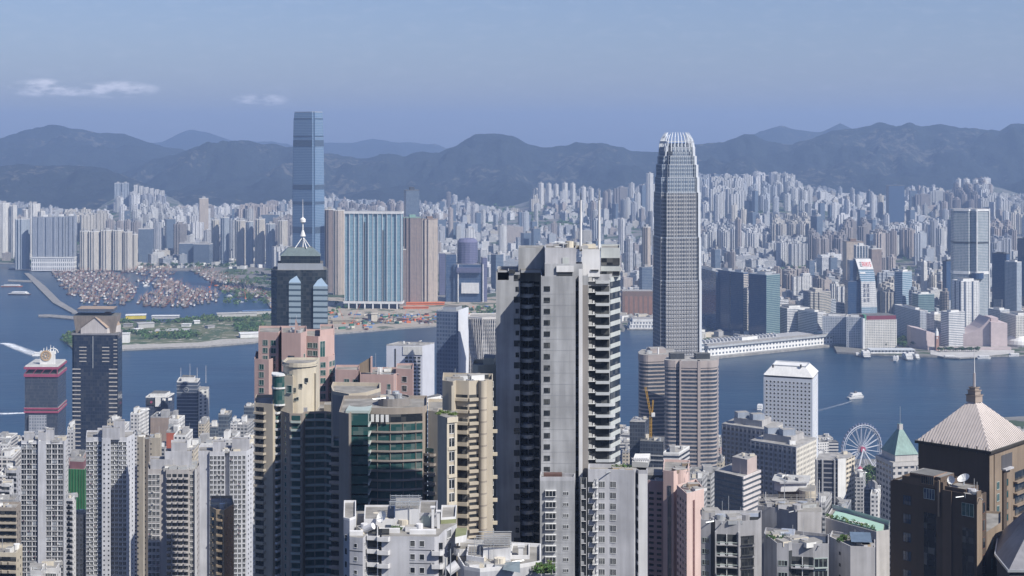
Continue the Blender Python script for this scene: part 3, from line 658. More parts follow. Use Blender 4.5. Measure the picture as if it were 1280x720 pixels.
# --- middle of the shore: arched warehouse, dark glass row
Yw = 3400
th = Thing('arched_building', 'low brown building with a row of arched bays beside the claw-topped skyscraper', 'building', (X(797, Yw), Yw, 3))
mb = MB(); mb.box(X(778, Yw), X(816, Yw), Yw, Yw + 40, 3, Z(364, Yw), BROWNW, ROOF); th.part('body', mb)
ARC = plain('rust arch bay', (.30, .17, .12), .8)
for i in range(6):
    px = 781 + i * 6; mb = MB(); x0, x1 = X(px, Yw), X(px + 4, Yw); zt = Z(372, Yw); xc = (x0 + x1) / 2; r_ = (x1 - x0) / 2
    pts = [(x0, 8), (x1, 8)] + [(xc + r_ * math.cos(a), zt + r_ * math.sin(a)) for a in [math.pi * k / 6 for k in range(7)]]
    mb.face([(a, Yw - .3, b) for a, b in pts], ARC); mb.face([(a, Yw - .3, b) for a, b in pts[:1]] + [(x0, Yw, 8), (x1, Yw, 8), (x1, Yw - .3, 8)], ARC); th.part('arched_bay', mb)
th.done()
DG = facade('dark navy glass', (.05, .09, .17), (.025, .055, .12), 3.2, 4.0, .92, .78, curtain=.10, grough=.1); DG2 = facade('green-grey glass', (.22, .30, .30), (.05, .10, .13), 3.2, 3.8, 1.2, .55, curtain=.1)
STR = facade('striped balcony edge', (.55, .50, .44), (.06, .08, .12), 60, 3.6, 1.2, .5, curtain=0)
for lab, pc, pl, pr, Yd, tp, a in (('dark navy glass block immediately right of the claw-topped skyscraper', 895, 868, 904, 3150, 340, 12), ('dark navy glass block with striped end wall, second in harbourside row', 912, 897, 921, 3120, 339, 30), ('dark navy glass block, third in the harbourside row, lightly striped end', 929, 913, 935, 3090, 341, 40)):
    fp = rect(pc, Yd, pl, pr, a); th, c = office('office_block', lab, 'office block', fp, 3, Z(tp, Yd), DG, plant=(.5, .5, 5), parm=STEEL)
    mb = MB(); q0, q1 = fp[0], fp[1]; e = lerp(q0, q1, .04); f_ = lerp(q0, q1, .96); n_ = Vector((q1[1] - q0[1], -(q1[0] - q0[0]))).normalized() * .8
    mb.prism([(e[0] + n_.x, e[1] + n_.y), (f_[0] + n_.x, f_[1] + n_.y), f_, e], 8, Z(tp, Yd) - 2, STR if pc != 895 else DG); th.part('end_wall', mb); th.done()
fp = rect(958, 3010, 936, 975, 38); th, c = office('office_block', 'green-grey glass block at the right end of the dark harbourside row', 'office block', fp, 3, Z(344, 3010), DG2, plant=(.5, .5, 5), parm=STEEL); 
mb = MB(); q0, q1 = fp[3], fp[0]; n_ = Vector((q1[1] - q0[1], -(q1[0] - q0[0]))).normalized() * .5
mb.prism([(q0[0] + n_.x, q0[1] + n_.y), (q1[0] + n_.x, q1[1] + n_.y), q1, q0], 6, Z(344, 3010) - 1, DG); th.part('left_glass_wall', mb); th.done()

# --- long pier building
A, B = G(886, 446, 4), G(1042, 430, 4); L = math.hypot(B[0] - A[0], B[1] - A[1]); an = math.atan2(B[1] - A[1], B[0] - A[0])
def pl_(t, o): return (A[0] + math.cos(an) * t - math.sin(an) * o, A[1] + math.sin(an) * t + math.cos(an) * o)
def pq(t0, t1, o0, o1): return [pl_(t0, o0), pl_(t1, o0), pl_(t1, o1), pl_(t0, o1)]
PIERW = facade('pier building wall', (.70, .70, .68), (.09, .11, .14), 8.5, 8.0, .5, .45, curtain=.1)
th = Thing('pier_building', 'long low white cruise pier building reaching left into the harbour', 'pier terminal', (*pl_(L / 2, 30), 0))
mb = MB(); mb.prism(pq(-28, L + 15, -9, 80), -2, 4.5, MATS['seawall'], plain('pier apron', (.33, .33, .32), .9)); th.part('apron', mb)
mb = MB(); mb.prism(pq(0, L, 3, 66), 4.5, 20, PIERW, ROOF); th.part('body', mb)
mb = MB(); mb.prism(pq(-1, L + 1, 0, 12), 20, 23.5, plain('grey roof edge', (.42, .44, .45), .7), ROOF); th.part('roof_edge', mb)
mb = MB(); mb.prism(pq(10, L - 40, 16, 60), 20.2, 25, ROOF, plain('parking deck', (.40, .40, .40), .9)); th.part('parking_deck', mb)
pr = MB(); pr.prism(box_fp(0, 0, 0, 1.4, 30), 0, 4, WHITE)
for i in range(22): th.put('roof_rib', pr, *pl_(14 + i * 9, 40), 25, an - .5)
mb = MB(); mb.prism(pq(100, 140, 20, 34), 25, 31, WHITE, ROOF); th.part('roof_pavilion', mb)
for k, (z_, o_) in enumerate(((5, -2), (12, 0), (19, 2), (26, 4))): mb = MB(); mb.prism(arc(pl_(-4, 30), 25 - k * 2, 90 + math.degrees(an), 270 + math.degrees(an), 8), z_, z_ + 3.4, WHITE, ROOF); th.part('rounded_deck', mb)
mb = MB(); mb.prism(arc(pl_(-2, 30), 20, 90 + math.degrees(an), 270 + math.degrees(an), 8), 4.5, 27, facade('end glazing', (.3, .35, .4), (.06, .09, .13), 3, 3, .9, .7), ROOF); th.part('end_glazing', mb)
mb = MB(); mb.prism(pq(L - 8, L + 14, 6, 46), 4.5, 24, facade('green end glass', (.35, .5, .45), (.08, .16, .15), 4, 4, .8, .7), WHITE); th.part('end_hall', mb)
th.done()
th = Thing('ferry_terminal', 'white low terrace building over the water left of the claw-topped skyscraper', 'ferry terminal', (X(800, 3330), 3330, 0))
for k, (a, b, z0, z1, m_) in enumerate(((784, 822, -1, 3, MATS['seawall']), (787, 822, 3, 10, WPOD), (788, 822, 10.4, 17, WPOD), (791, 822, 17.4, 23, WHITE))):
    mb = MB(); mb.box(X(a, 3180), X(b, 3180), 3180 + k * 2, 3230, z0, z1, m_, ROOF if k else None); th.part(('quay', 'lower_storey', 'middle_storey', 'roof_storey')[k], mb)
th.done()

# --- white hotels behind the pier
HOT = facade('white hotel wall', (.68, .68, .66), (.12, .14, .18), 80, 3.4, 1.2, .45, curtain=0); HOTG = facade('hotel grid wall', (.62, .60, .55), (.10, .12, .14), 3.6, 3.3, .62, .5, curtain=.3); HOTB = facade('hotel blue-grey wall', (.44, .47, .50), (.08, .10, .14), 3.4, 3.3, .6, .5, curtain=.3)
for lab, pc, pl, pr, Yd, tp, a, wl in (('white striped hotel block behind the left middle of the long pier', 984, 975, 1012, 3040, 386, 20, HOT), ('white hotel wing with dark left end behind the long pier', 1022, 1011, 1032, 2990, 391, 30, HOT), ('grey-white gridded hotel wing left of the cream waterfront block', 1058, 1028, 1059.5, 2930, 396, 78, HOTB), ('blue-grey narrow wing joined to the cream waterfront block', 1079, 1058, 1081, 2880, 397, 75, HOTB)):
    th, c = office('hotel_block', lab, 'hotel', rect(pc, Yd, pl, pr, a, dl=60 if pc < 1030 else None, dr=40 if pc > 1030 else None), 3, Z(tp, Yd), wl, parm=WHITE, plant=(.5, 0, 4)); th.done()
Ys = YG(436); fp = rect(1081, Ys, None, 1121, 9, dl=45)
th = Thing('waterfront_block', 'cream gridded waterfront block with dark red roof strip beside the ferry pier', 'building', (*centre(fp), 3))
mb = MB(); mb.prism(fp, 3, Z(400, Ys), HOTG, ROOF); th.part('body', mb)
mb = MB(); mb.prism(inset(fp, 1), Z(400, Ys), Z(395, Ys), plain('dark red roof strip', (.20, .04, .06), .7), ROOFD); th.part('red_roof_strip', mb)
mb = MB(); mb.prism([(fp[0][0] - 4, fp[0][1] - 1), (fp[0][0] + .5, fp[0][1] - 1), (fp[0][0] + .5, fp[0][1] + 30), (fp[0][0] - 4, fp[0][1] + 30)], 3, Z(398, Ys), WHITE); th.part('white_corner', mb)
mb = MB(); mb.prism([(fp[0][0] - .5, fp[0][1] - .6), (fp[0][0] + 3, fp[0][1] - .2), (fp[0][0] + 3, fp[0][1] + 20), (fp[0][0] - .5, fp[0][1] + 20)], Z(400, Ys), Z(394, Ys), plain('green board', (.10, .30, .18), .7)); th.part('green_board', mb)
th.done()

# --- leaning glass tower with the white roof sign
Yq = 3180
SG = facade('sign tower glass', (.42, .50, .55), (.12, .20, .28), 30, 4.2, 1.2, .55, curtain=0); SGP = facade('pale banner wall', (.64, .64, .62), (.36, .38, .42), 30, 4.2, 1.2, .3, curtain=0)
th = Thing('sign_tower', 'leaning curved glass tower carrying a big white rooftop sign with red letters', 'office tower', (X(1082, Yq), Yq, 3))
rows = [(397, 1077, 1097, 0), (384, 1077, 1097, 0), (352, 1076.5, 1095, 1.5), (338, 1074, 1093.5, 6), (324, 1070.5, 1090, 12)]
mb = MB()
def ring_at(r_): 
    y_, l_, r__, o_ = r_; return [(X(l_, Yq), Yq + o_), (X(r__, Yq), Yq + o_ + 4), (X(r__, Yq), Yq + 34), (X(l_, Yq), Yq + 34)]
for k, (r0, r1) in enumerate(zip(rows, rows[1:])): mb.frustum(ring_at(r0), 3 if k == 0 else Z(r0[0], Yq), ring_at(r1), Z(r1[0], Yq), SGP if k == 1 else SG, ROOF)
th.part('leaning_front', mb)
mb = MB(); mb.prism([(X(1061, Yq), Yq + 8), (X(1077, Yq), Yq + 8), (X(1077, Yq), Yq + 40), (X(1061, Yq), Yq + 40)], 3, Z(352, Yq), DG, ROOF); th.part('left_wing', mb)
mb = MB(); mb.prism([(X(1064, Yq), Yq + 14), (X(1073, Yq), Yq + 14), (X(1073, Yq), Yq + 40), (X(1064, Yq), Yq + 40)], Z(352, Yq), Z(326, Yq), DG, ROOF); th.part('rear_core', mb)
# sign board lying in the leaning plane
def on_lean(px, py, off=.8):
    for r0, r1 in zip(rows, rows[1:]):
        if r1[0] <= py <= r0[0] or r1 is rows[-1]:
            t_ = (r0[0] - py) / (r0[0] - r1[0]); l_ = r0[1] + (r1[1] - r0[1]) * t_; r_ = r0[2] + (r1[2] - r0[2]) * t_; o_ = r0[3] + (r1[3] - r0[3]) * t_
            f_ = (px - l_) / (r_ - l_); return (X(px, Yq), Yq + o_ + 4 * f_ - off, Z(py, Yq))
def slab_on(mb, px0, py0, px1, py1, mat, off, thick=.5, lean=True):
    """flat panel with thickness lying on the leaning front; px are measured on the sign's own skewed grid"""
    def sk(px, py): 
        r0 = next((a for a, b in zip(rows, rows[1:]) if b[0] <= py <= a[0]), rows[-2]); r1 = rows[rows.index(r0) + 1]; t_ = (r0[0] - py) / (r0[0] - r1[0]); l_ = r0[1] + (r1[1] - r0[1]) * t_; return l_ + px
    c4 = [(sk(px0, py1), py1), (sk(px1, py1), py1), (sk(px1, py0), py0), (sk(px0, py0), py0)]
    fr = [on_lean(*c, off) for c in c4]; bk = [on_lean(*c, off - thick) for c in c4]
    mb.face(fr, mat)
    for i in range(4): j = (i + 1) % 4; mb.face([fr[j], fr[i], bk[i], bk[j]], mat)
RED = plain('sign red', (.62, .04, .05), .6, .05); INK = plain('sign dark', (.07, .08, .12), .6, .05)
mb = MB(); slab_on(mb, .2, 324.2, 19.6, 337, WHITE, 1.2, 1); sgn = th.part('sign_board', mb)
def strokes(mb, segs, ox, oy, sx, sy, mat, off):
    for (a, b, c, d) in segs: slab_on(mb, ox + a * sx, oy + b * sy, ox + c * sx, oy + d * sy, mat, off, .3)
CJ = [[(0, 0, 1, .14), (0, .4, 1, .52), (.42, 0, .56, 1), (0, .84, 1, 1), (0, .4, .12, 1)], [(0, 0, 1, .14), (.1, .3, .9, .42), (.1, .3, .22, .7), (.78, .3, .9, .7), (.1, .6, .9, .72), (0, .86, 1, 1)],
      [(.44, 0, .58, 1), (0, .3, 1, .42), (.1, .62, .9, .72), (0, .9, 1, 1)], [(0, 0, .14, 1), (.3, .05, 1, .18), (.3, .4, 1, .5), (.3, .8, 1, .92), (.6, 0, .72, 1)]]
mb = MB(); strokes(mb, CJ[0], 3.6, 328, 2.5, 5.6, INK, 1.5); th.part('dark_character', mb, parent=sgn)
LT = {'A': [(0, .2, .22, 1), (.78, .2, 1, 1), (.15, 0, .85, .2), (.15, .5, .85, .66)], 'V': [(0, 0, .22, .6), (.78, 0, 1, .6), (.18, .55, .42, .85), (.58, .55, .82, .85), (.38, .8, .62, 1)], 'X': [(0, 0, .24, .35), (.76, 0, 1, .35), (.22, .3, .78, .68), (0, .65, .24, 1), (.76, .65, 1, 1)], 'I': [(.35, 0, .65, 1)], 'S': [(.1, 0, 1, .18), (0, .1, .22, .5), (.1, .42, .9, .58), (.78, .5, 1, .9), (0, .82, .9, 1)]}
for i, ch in enumerate('AVXIS'):
    mb = MB(); strokes(mb, LT[ch], 6.6 + i * 2.35, 328, 1.9, 5.6, RED, 1.5); th.part('red_letter', mb, parent=sgn)
for i in range(2):
    for j in range(4): mb = MB(); strokes(mb, CJ[(i + j * 2) % 4], 2.6 + i * 4.6, 355 + j * 5.9, 3.3, 4.4, INK, .5); th.part('banner_character', mb)
mb = MB(); slab_on(mb, 1.2, 340.5, 8, 342.5, WHITE, .6, .4); th.part('small_sign', mb)
th.done()
simple_tower('tan stone tower directly behind the white-signed tower', 'box', 1066, 21, 302, 3600, .1, 30, TANF, rf=BROWNW)
th, c = office('office_tower', 'white striped tower top rising above the white roof sign', 'office tower', box_fp(X(1076, 3450), 3450, 0, 27, 28), 3, Z(307, 3450), FGL, parm=WHITE); fins(th, (X(1069, 3450), 3436), (X(1083, 3450), 3436), 4, 3, Z(307, 3450), WHITE, 1.6, 1.0, 'white_pier'); th.done()
simple_tower('brown block right of the white-signed tower', 'box', 1092, 14, 311, 3800, .3, 30, BRF)

# --- tall double-faced tower and white striped hotel in front of it
MPG = facade('double tower glazing', (.42, .45, .46), (.10, .14, .18), 3.0, 3.3, .7, .6, curtain=.4)
Ym = 3150; mid = (X(1217, Ym), Ym); 
fpm = [(X(1195, Ym), Ym + 16), (X(1211, Ym), Ym + 2), (X(1214, Ym), Ym + 6), (X(1219, Ym), Ym - 4), (X(1238.5, Ym), Ym + 10), (X(1239.5, Ym), Ym + 34), (X(1196, Ym), Ym + 44)]
th = Thing('skyscraper', 'tall double-faced grey glass tower with a bright vertical rib, right side of the city', 'skyscraper', (*centre(fpm), 3))
mb = MB(); mb.prism(fpm, 3, Z(262, Ym), MPG, ROOF); th.part('body', mb)
mb = MB(); mb.prism(inset(fpm, -1), Z(264, Ym), Z(261.5, Ym), WHITE, ROOF); th.part('roof_rim', mb)
mb = MB(); mb.prism(inset(fpm, -.5), Z(304.5, Ym), Z(302.5, Ym), DARKM); th.part('refuge_floor_band', mb)
mb = MB(); mb.prism(inset(fpm, -.8), Z(343, Ym), Z(339.5, Ym), WHITE); th.part('lower_ledge', mb)
for px, o in ((1220.5, -5), (1238.5, 8)): mb = MB(); mb.box(X(px, Ym) - 1.2, X(px, Ym) + 1.2, Ym + o, Ym + o + 6, 3, Z(261, Ym), WHITE); th.part('white_rib', mb)
mb = MB(); mb.prism(arc((X(1221.5, Ym), Ym + 2), 14, 180, 360, 8), Z(348, Ym), Z(341, Ym), DG, ROOFD); th.part('curved_canopy_storey', mb)
th.done()
Yx = 2960; fp = rect(1201.5, Yx, 1190, 1224, 14)
th, c = office('hotel_tower', 'white hotel tower with dark vertical strips in front of double-faced tower', 'hotel', fp, 3, Z(352, Yx), facade('white strip hotel', (.72, .72, .70), (.06, .08, .12), 3.6, 3.2, .5, .55, wall2=(.06, .08, .12), per2=17, w2=.26), parm=WHITE, plant=(.6, .5, 5)); th.done()
for lab, pc, pl, pr, Yd, tp, a, wl, z in (('low blue-shadowed hotel block left of the arts centre', 1150, 1118, 1160, 2960, 389, 10, HOTB, 3), ('white gridded block behind the arts centre left wing', 1168, 1158, 1178, 2900, 393, 30, HOTG, 3), ('white striped block behind the arts centre middle', 1186, 1176, 1206, 2860, 391, 20, HOT, 3),
        ('dark glass tower right of the double-faced tower', 1258, 1240, 1262, 3300, 318, 40, DG, 3), ('blue ribbed office tower near the right edge', 1271, 1256, 1277, 3250, 328, 30, GRD2, 3), ('tall dark tower cropped by the right edge', 1290, 1272, 1300, 3350, 300, 20, DG, 3), ('green-grey glass office block left of white-stripped hotel tower', 1148, 1140, 1168, 3150, 368, 12, DG2, 3),
        ('blue glass office with white bands, right of the white-signed tower', 1128, 1118, 1140, 3350, 340, 40, SG, 3), ('slim white tower between glass offices, right of the white sign', 1155, 1151, 1159, 3500, 328, 30, WTW, 3), ('dark navy tower left of the double-faced tower', 1183, 1178, 1193, 3450, 327, 40, DG, 3), ('brown-roofed cream block at the right edge behind the dome', 1270, 1250, 1300, 2900, 395, 10, HOTG, 3), ('dark shaded block left of the brown-roofed cream block', 1250, 1235, 1262, 3000, 388, 20, HOTB, 3)):
    th, c = office('city_block', lab, 'building', rect(pc, Yd, pl, pr, a), z, Z(tp, Yd), wl, parm=WHITE if wl not in (DG,) else DARKM, plant=(.5, 0, 4)); th.done()

# --- arts centre: long windowless mass with a sweeping roof
ART = plain('pinkish tile', (.50, .42, .41), .8, .12, streak=False); Ya = YG(437)
th = Thing('arts_centre', 'windowless pinkish tiled arts centre with sweeping concave roof on the waterfront', 'arts centre', (X(1200, Ya), Ya + 20, 3))
xl, xm, xr = X(1144, Ya), X(1158, Ya), X(1171, Ya)
def sweep(mb, pts, mat, y0, y1, z0=3):
    """solid with a varying top line pts=(px,row); front y0, back y1"""
    for (pa, ra), (pb, rb) in zip(pts, pts[1:]):
        xa, xb, za, zb_ = X(pa, Ya), X(pb, Ya), Z(ra, Ya), Z(rb, Ya)
        fa, fb = y0(pa), y0(pb)
        mb.face([(xa, fa, z0), (xb, fb, z0), (xb, fb, zb_), (xa, fa, za)], mat); mb.face([(xa, fa, za), (xb, fb, zb_), (xb, y1, zb_), (xa, y1, za)], mat); mb.face([(xb, y1, z0), (xa, y1, z0), (xa, y1, za), (xb, y1, zb_)], mat)
    for (p_, r_), s_ in ((pts[0], 0), (pts[-1], 1)):
        x_, z_ = X(p_, Ya), Z(r_, Ya); q = [(x_, y1, z0), (x_, y0(p_), z0), (x_, y0(p_), z_), (x_, y1, z_)]; mb.face(q if not s_ else q[::-1], mat)
mb = MB(); sweep(mb, [(1144, 411), (1158, 413.5)], ART, lambda p: Ya + (1158 - p) * 2.2, Ya + 60); sweep(mb, [(1158, 413.5), (1164, 416), (1172, 418)], ART, lambda p: Ya + (p - 1158) * .3, Ya + 60); th.part('left_wing', mb)
cv = [(1170, 418.5), (1185, 419), (1200, 419), (1208, 418.5), (1214, 417), (1220, 414.5), (1226, 411), (1231, 406.5), (1235, 402), (1238, 398)]
mb = MB(); sweep(mb, cv, ART, lambda p: Ya + 14 + (abs(p - 1205) * .5 if p < 1205 else (p - 1205) * -.3), Ya + 70); th.part('sweeping_hall', mb)
mb = MB(); sweep(mb, [(1238, 402), (1259, 404)], ART, lambda p: Ya - 4 + (p - 1238) * .15, Ya + 60); sweep(mb, [(1241, 398), (1250, 398)], ART, lambda p: Ya + 10, Ya + 50, 40); th.part('right_tower', mb)
mb = MB(); mb.box(X(1193, Ya), X(1195.5, Ya), Ya + 8, Ya + 16, 6, Z(424, Ya), DARKM); th.part('dark_slot', mb)
mb = MB(); mb.box(X(1158, Ya), X(1262, Ya), Ya - 10, Ya + 3, 3, 9, ART, ROOF); th.part('colonnade', mb)
th.done()
th = Thing('clock_tower', 'slender brick clock tower with white cupola left of the sweeping hall', 'clock tower', (X(1168, Ya), Ya - 16, 3)); cx_ = X(1168, Ya); BR = plain('red brick', (.34, .20, .16), .85)
mb = MB(); mb.prism(box_fp(cx_, Ya - 16, .3, 6, 6), 3, 32, BR, WHITE); th.part('shaft', mb)
mb = MB(); mb.prism(box_fp(cx_, Ya - 16, .3, 5, 5), 32, 40, WHITE, WHITE); mb.rev((cx_, Ya - 16), [(2.6, 40), (2.2, 43), (.8, 45), (.2, 48)], WHITE, 8); th.part('cupola', mb)
mb = MB(); mb.tube((cx_ - .5, Ya - 19.6, 28), (cx_ - .5, Ya - 19.1, 28), 1.6, WHITE, 12); th.part('clock_face', mb)
th.done()
th = Thing('domed_hall', 'white shallow domed hall at the right edge of the waterfront', 'hall', (X(1274, Ya), Ya + 60, 3)); mb = MB(); mb.rev((X(1276, Ya + 60), Ya + 60), [(30, 3), (30, 8), (28, 14), (22, 20), (12, 24), (.1, 26)], WHITE, 24); th.part('dome', mb)
mb = MB(); mb.prism(arc((X(1276, Ya + 60), Ya + 60), 33, 0, 345, 23), 3, 7, GREYC, ROOF); th.part('base_ring', mb); th.done()
th = Thing('promenade_deck', 'curving harbour promenade deck in front of the arts centre', 'promenade', (X(1210, Ya), Ya - 30, 0)); 
q = [G(a, b, 3) for a, b in ((1163, 443.5), (1180, 446.5), (1200, 447.5), (1225, 446.2), (1250, 443.8), (1268, 442), (1268, 438), (1163, 438))]
mb = MB(); mb.prism(q, 1.2, 3.8, MATS['seawall'], plain('pale deck', (.5, .49, .47), .9)); th.part('deck', mb)
pr = MB(); pr.box(-.5, .5, -.5, .5, -3, 1.3, GREYC)
for i in range(12): th.put('pile', pr, *lerp(q[0 if i < 6 else 2], q[2 if i < 6 else 4], (i % 6) / 6), 0, 0)
th.done()
# ================================================================= boats, trees, works on the water's edge
BOATW = plain('boat white', (.72, .72, .70), .5, .2); HULLR = plain('rust red hull', (.14, .06, .05), .7, .4); HULLB = plain('dark blue hull', (.04, .07, .12), .6, .2); HULLG = plain('dark green hull', (.05, .10, .08), .6, .2); MASTM = plain('pale mast', (.40, .33, .28), .6, .1); WOODD = plain('deck wood', (.20, .16, .13), .8, .3)
CABG = plain('cabin grey', (.30, .28, .26), .7, .3)
ORANGE = plain('orange paint', (.60, .16, .05), .6, .2)
def hull(mb, L, W, H, mat, deck):
    s = [(-L / 2, -W * .38), (L * .25, -W / 2), (L / 2, 0), (L * .25, W / 2), (-L / 2, W * .38)]
    mb.frustum([(x * .9, y * .75) for x, y in s], -.4, s, H, mat, deck)
def fishing_boat(hm, L, W, masts, cab, seed):
    r = random.Random(seed); h = MB(); hull(h, L, W, 2.6, hm, WOODD)
    c = MB(); cm = (WOODD, CABG, BOATW)[seed % 3]; c.box(-L * .38, -L * .08, -W * .28, W * .28, 2.6, 2.6 + cab, cm); c.box(-L * .30, -L * .16, -W * .2, W * .2, 2.6 + cab, 4.6 + cab, CABG)
    m_ = MB()
    for k in range(masts):
        x = L * (.34 - .3 * k); m_.tube((x, 0, 2.6), (x, 0, r.uniform(13, 19)), .26, MASTM, 4); a = r.choice((-1, 1))
        m_.tube((x, 0, 5), (x + L * .22, a * W * .7, r.uniform(10, 15)), .22, r.choice((MASTM, ORANGE, HULLR)), 4); m_.tube((x, 0, 5), (x - L * .2, -a * W * .7, r.uniform(9, 14)), .22, MASTM, 4)
    return h, c, m_
protos = [[('hull', a), ('cabin', b), ('masts', c)] for a, b, c in (fishing_boat(HULLR, 32, 8, 2, 3.4, 1), fishing_boat(HULLR, 26, 7.5, 2, 3, 2), fishing_boat(HULLB, 30, 8, 2, 3.4, 3), fishing_boat(HULLG, 24, 7, 1, 2.8, 4), fishing_boat(HULLB, 20, 6.5, 1, 3.4, 5), fishing_boat(HULLR, 36, 9, 3, 3.6, 6))]
KIND = ['long rust-red', 'rust-red', 'dark blue', 'dark green', 'small blue', 'three-masted red']
boatmbs = [MB() for _ in protos]
for q_, p_ in zip(boatmbs, protos):
    for n, mb in p_: q_.add(mb)
for p_ in protos:
    for i, (n, mb) in enumerate(p_): p_[i] = (n, mb.mesh('fishing_' + n))
def moor(pk, x, y, rz, where):
    lab = f"{KIND[pk]} fishing boat moored {where}"
    o = tag(link('fishing_boat', None, (x, y, 0), None, rz), lab, 'fishing boat', group=f'{KIND[pk]} fishing boats {where}')
    for n, me in protos[pk]: link(n, me, (0, 0, 0), o)
def inpoly(x, y, P):
    c = False
    for i in range(len(P)):
        (x0, y0), (x1, y1) = P[i], P[i - 1]
        if (y0 > y) != (y1 > y) and x < (x1 - x0) * (y - y0) / (y1 - y0) + x0: c = not c
    return c
r = random.Random(5)
rafts = [([(64, 342), (72, 336), (110, 336), (145, 344), (160, 352), (172, 362), (168, 372), (158, 382), (120, 383), (102, 380), (82, 362)], .9, 'in the big raft at the left of the shelter', 118, 120),
         ([(150, 340), (165, 334), (210, 334), (215, 344), (205, 348), (175, 347)], .9, 'in the small raft by the back shore', 34, 22),
         ([(168, 382), (176, 374), (200, 362), (215, 355), (245, 362), (272, 368), (272, 378), (235, 385)], .9, 'in the lower middle raft of the shelter', 72, 62),
         ([(236, 336), (262, 340), (300, 352), (322, 362), (330, 372), (308, 374), (285, 366), (262, 352)], .9, 'along the right bank of the shelter', 52, 44),
         ([(170, 352), (185, 350), (230, 352), (225, 360), (188, 361)], .9, 'in open water amid the shelter', 10, 12)]
morebs = MB()
for P, dens, where, n, nx in rafts:
    xs = [a for a, b in P]; ys = [b for a, b in P]; pts = []
    PG = [G(a, b, 0) for a, b in P]; gx = [a for a, b in PG]; gy = [b for a, b in PG]
    ang = r.uniform(1.2, 1.7); tries = 0
    while len(pts) < n + nx and tries < 60000:
        tries += 1; x, y = r.uniform(min(gx), max(gx)), r.uniform(min(gy), max(gy))
        if not inpoly(x, y, PG): continue
        ok = all(abs(x - a) > 9.5 or abs(y - b) > 24 for a, b in pts)
        if ok: pts.append((x, y))
    for x, y in pts[n:]: morebs.add(boatmbs[r.choice((0, 0, 1, 2, 3, 4, 5))], Matrix.Translation((x, y, 0)) @ Matrix.Rotation(ang + r.uniform(-.5, .5), 4, 'Z'))
    for x, y in pts[:n]: moor(r.choice((0, 0, 1, 1, 2, 3, 4, 5, 1)), x, y, ang + r.uniform(-.5, .5), where)
single('moored_boats', morebs, 'tightly packed mass of further fishing boats filling gaps between the nearer ones', 'boats', (0, 0, 0), kind='stuff')
# white pleasure boats in the shelter
def launch(L, W, col=BOATW):
    h = MB(); hull(h, L, W, 1.8, col, BOATW); c = MB(); c.box(-L * .35, L * .15, -W * .33, W * .33, 1.8, 4.2, BOATW); c.box(-L * .25, L * .05, -W * .28, W * .28, 4.2, 5.6, BOATW); return h, c
lm = [(n, mb.mesh(n)) for n, mb in zip(('hull', 'cabin'), launch(20, 6))]
for i, (px, py) in enumerate(((172, 352), (178, 355), (186, 353), (183, 358), (194, 352), (200, 356), (207, 360), (214, 350), (222, 354), (214, 364), (205, 351), (292, 367), (286, 371), (300, 378), (308, 376))):
    x, y = G(px, py, 0); o = tag(link('motor_yacht', None, (x, y, 0), None, r.uniform(0, 3)), 'small white motor yacht moored in the open water of the boat shelter' if i < 11 else 'small white motor yacht at the right bank of the boat shelter', 'yacht', group='white yachts in open water' if i < 11 else 'white yachts at right bank')
    for n, me in lm: link(n, me, (0, 0, 0), o)
def ferry(name, lab, px, py, rz, L, W, hm, decks, cat='ferry', funnel=True, z=0):
    x, y = G(px, py, 0); o = tag(link(name, None, (x, y, 0), None, rz), lab, cat)
    def pp(n, mb): link(n, mb.mesh(n), (0, 0, 0), o)
    mb = MB(); hull(mb, L, W, 3, hm, BOATW); pp('hull', mb); zz = 3
    for k in range(decks):
        s = .86 - .14 * k; mb = MB(); mb.prism([(-L * .42 * s, -W * .44), (L * .36 * s, -W * .44), (L * .44 * s, 0), (L * .36 * s, W * .44), (-L * .42 * s, W * .44)], zz + .05, zz + 2.8, WIND if k < decks - 1 or decks == 1 else BOATW, BOATW); pp('deck', mb); zz += 2.9
    if funnel: mb = MB(); mb.box(-L * .1, L * .02, -1.2, 1.2, zz, zz + 2.6, WIND2); pp('funnel', mb)
    return o
WIND = facade('ferry side', (.70, .70, .68), (.10, .12, .15), 2.2, 2.8, .6, .4, curtain=0); WIND2 = plain('funnel dark', (.12, .12, .13), .6)
GRN = plain('ferry green hull', (.04, .16, .10), .5)
ferry('ferry', 'small white ferry crossing the open harbour with a pale wake', 1070, 498, .45, 32, 9, BOATW, 2)
ferry('ferry', 'white double-deck ferry berthed at the left end of the ferry pier', 1082, 446, 1.5, 46, 15, BOATW, 3)
ferry('ferry', 'small white boat left of the berthed double-deck ferry', 1072, 445, 1.4, 22, 7, HULLB, 1, funnel=False, cat='boat')
ferry('ferry', 'white double-deck ferry berthed at the right end of the ferry pier', 1134, 449, 1.6, 44, 14, BOATW, 3)
ferry('ferry', 'narrow white ferry tied right beside the right-hand berthed ferry', 1144, 448, 1.7, 34, 8, BOATW, 2)
ferry('ferry', 'small white ferry leaving the pier between the two berthed ferries', 1120, 451, 1.2, 32, 9, BOATW, 2)
ferry('motor_yacht', 'blue-white motor yacht below the left part of the promenade', 1187, 448, .1, 26, 7, BOATW, 1, 'yacht', False)
ferry('motor_yacht', 'white motor yacht below the middle of the promenade', 1230, 448.5, .1, 28, 8, BOATW, 1, 'yacht', False)
ferry('motor_yacht', 'white motor yacht at the right end of the promenade', 1268, 445.5, .2, 26, 8, BOATW, 1, 'yacht', False)
ferry('barge', 'pinkish red flat barge farther up at the far left of the harbour', 15, 358.5, .1, 60, 16, ORANGE, 1, 'barge', False)
ferry('barge', 'pinkish red flat barge nearer at the far left of the harbour', 25, 368.5, -.1, 64, 17, HULLR, 2, 'barge', False)
ferry('boat', 'tiny dark boat near the far left shore', 15, 337, .1, 24, 6, HULLB, 1, 'boat', False)
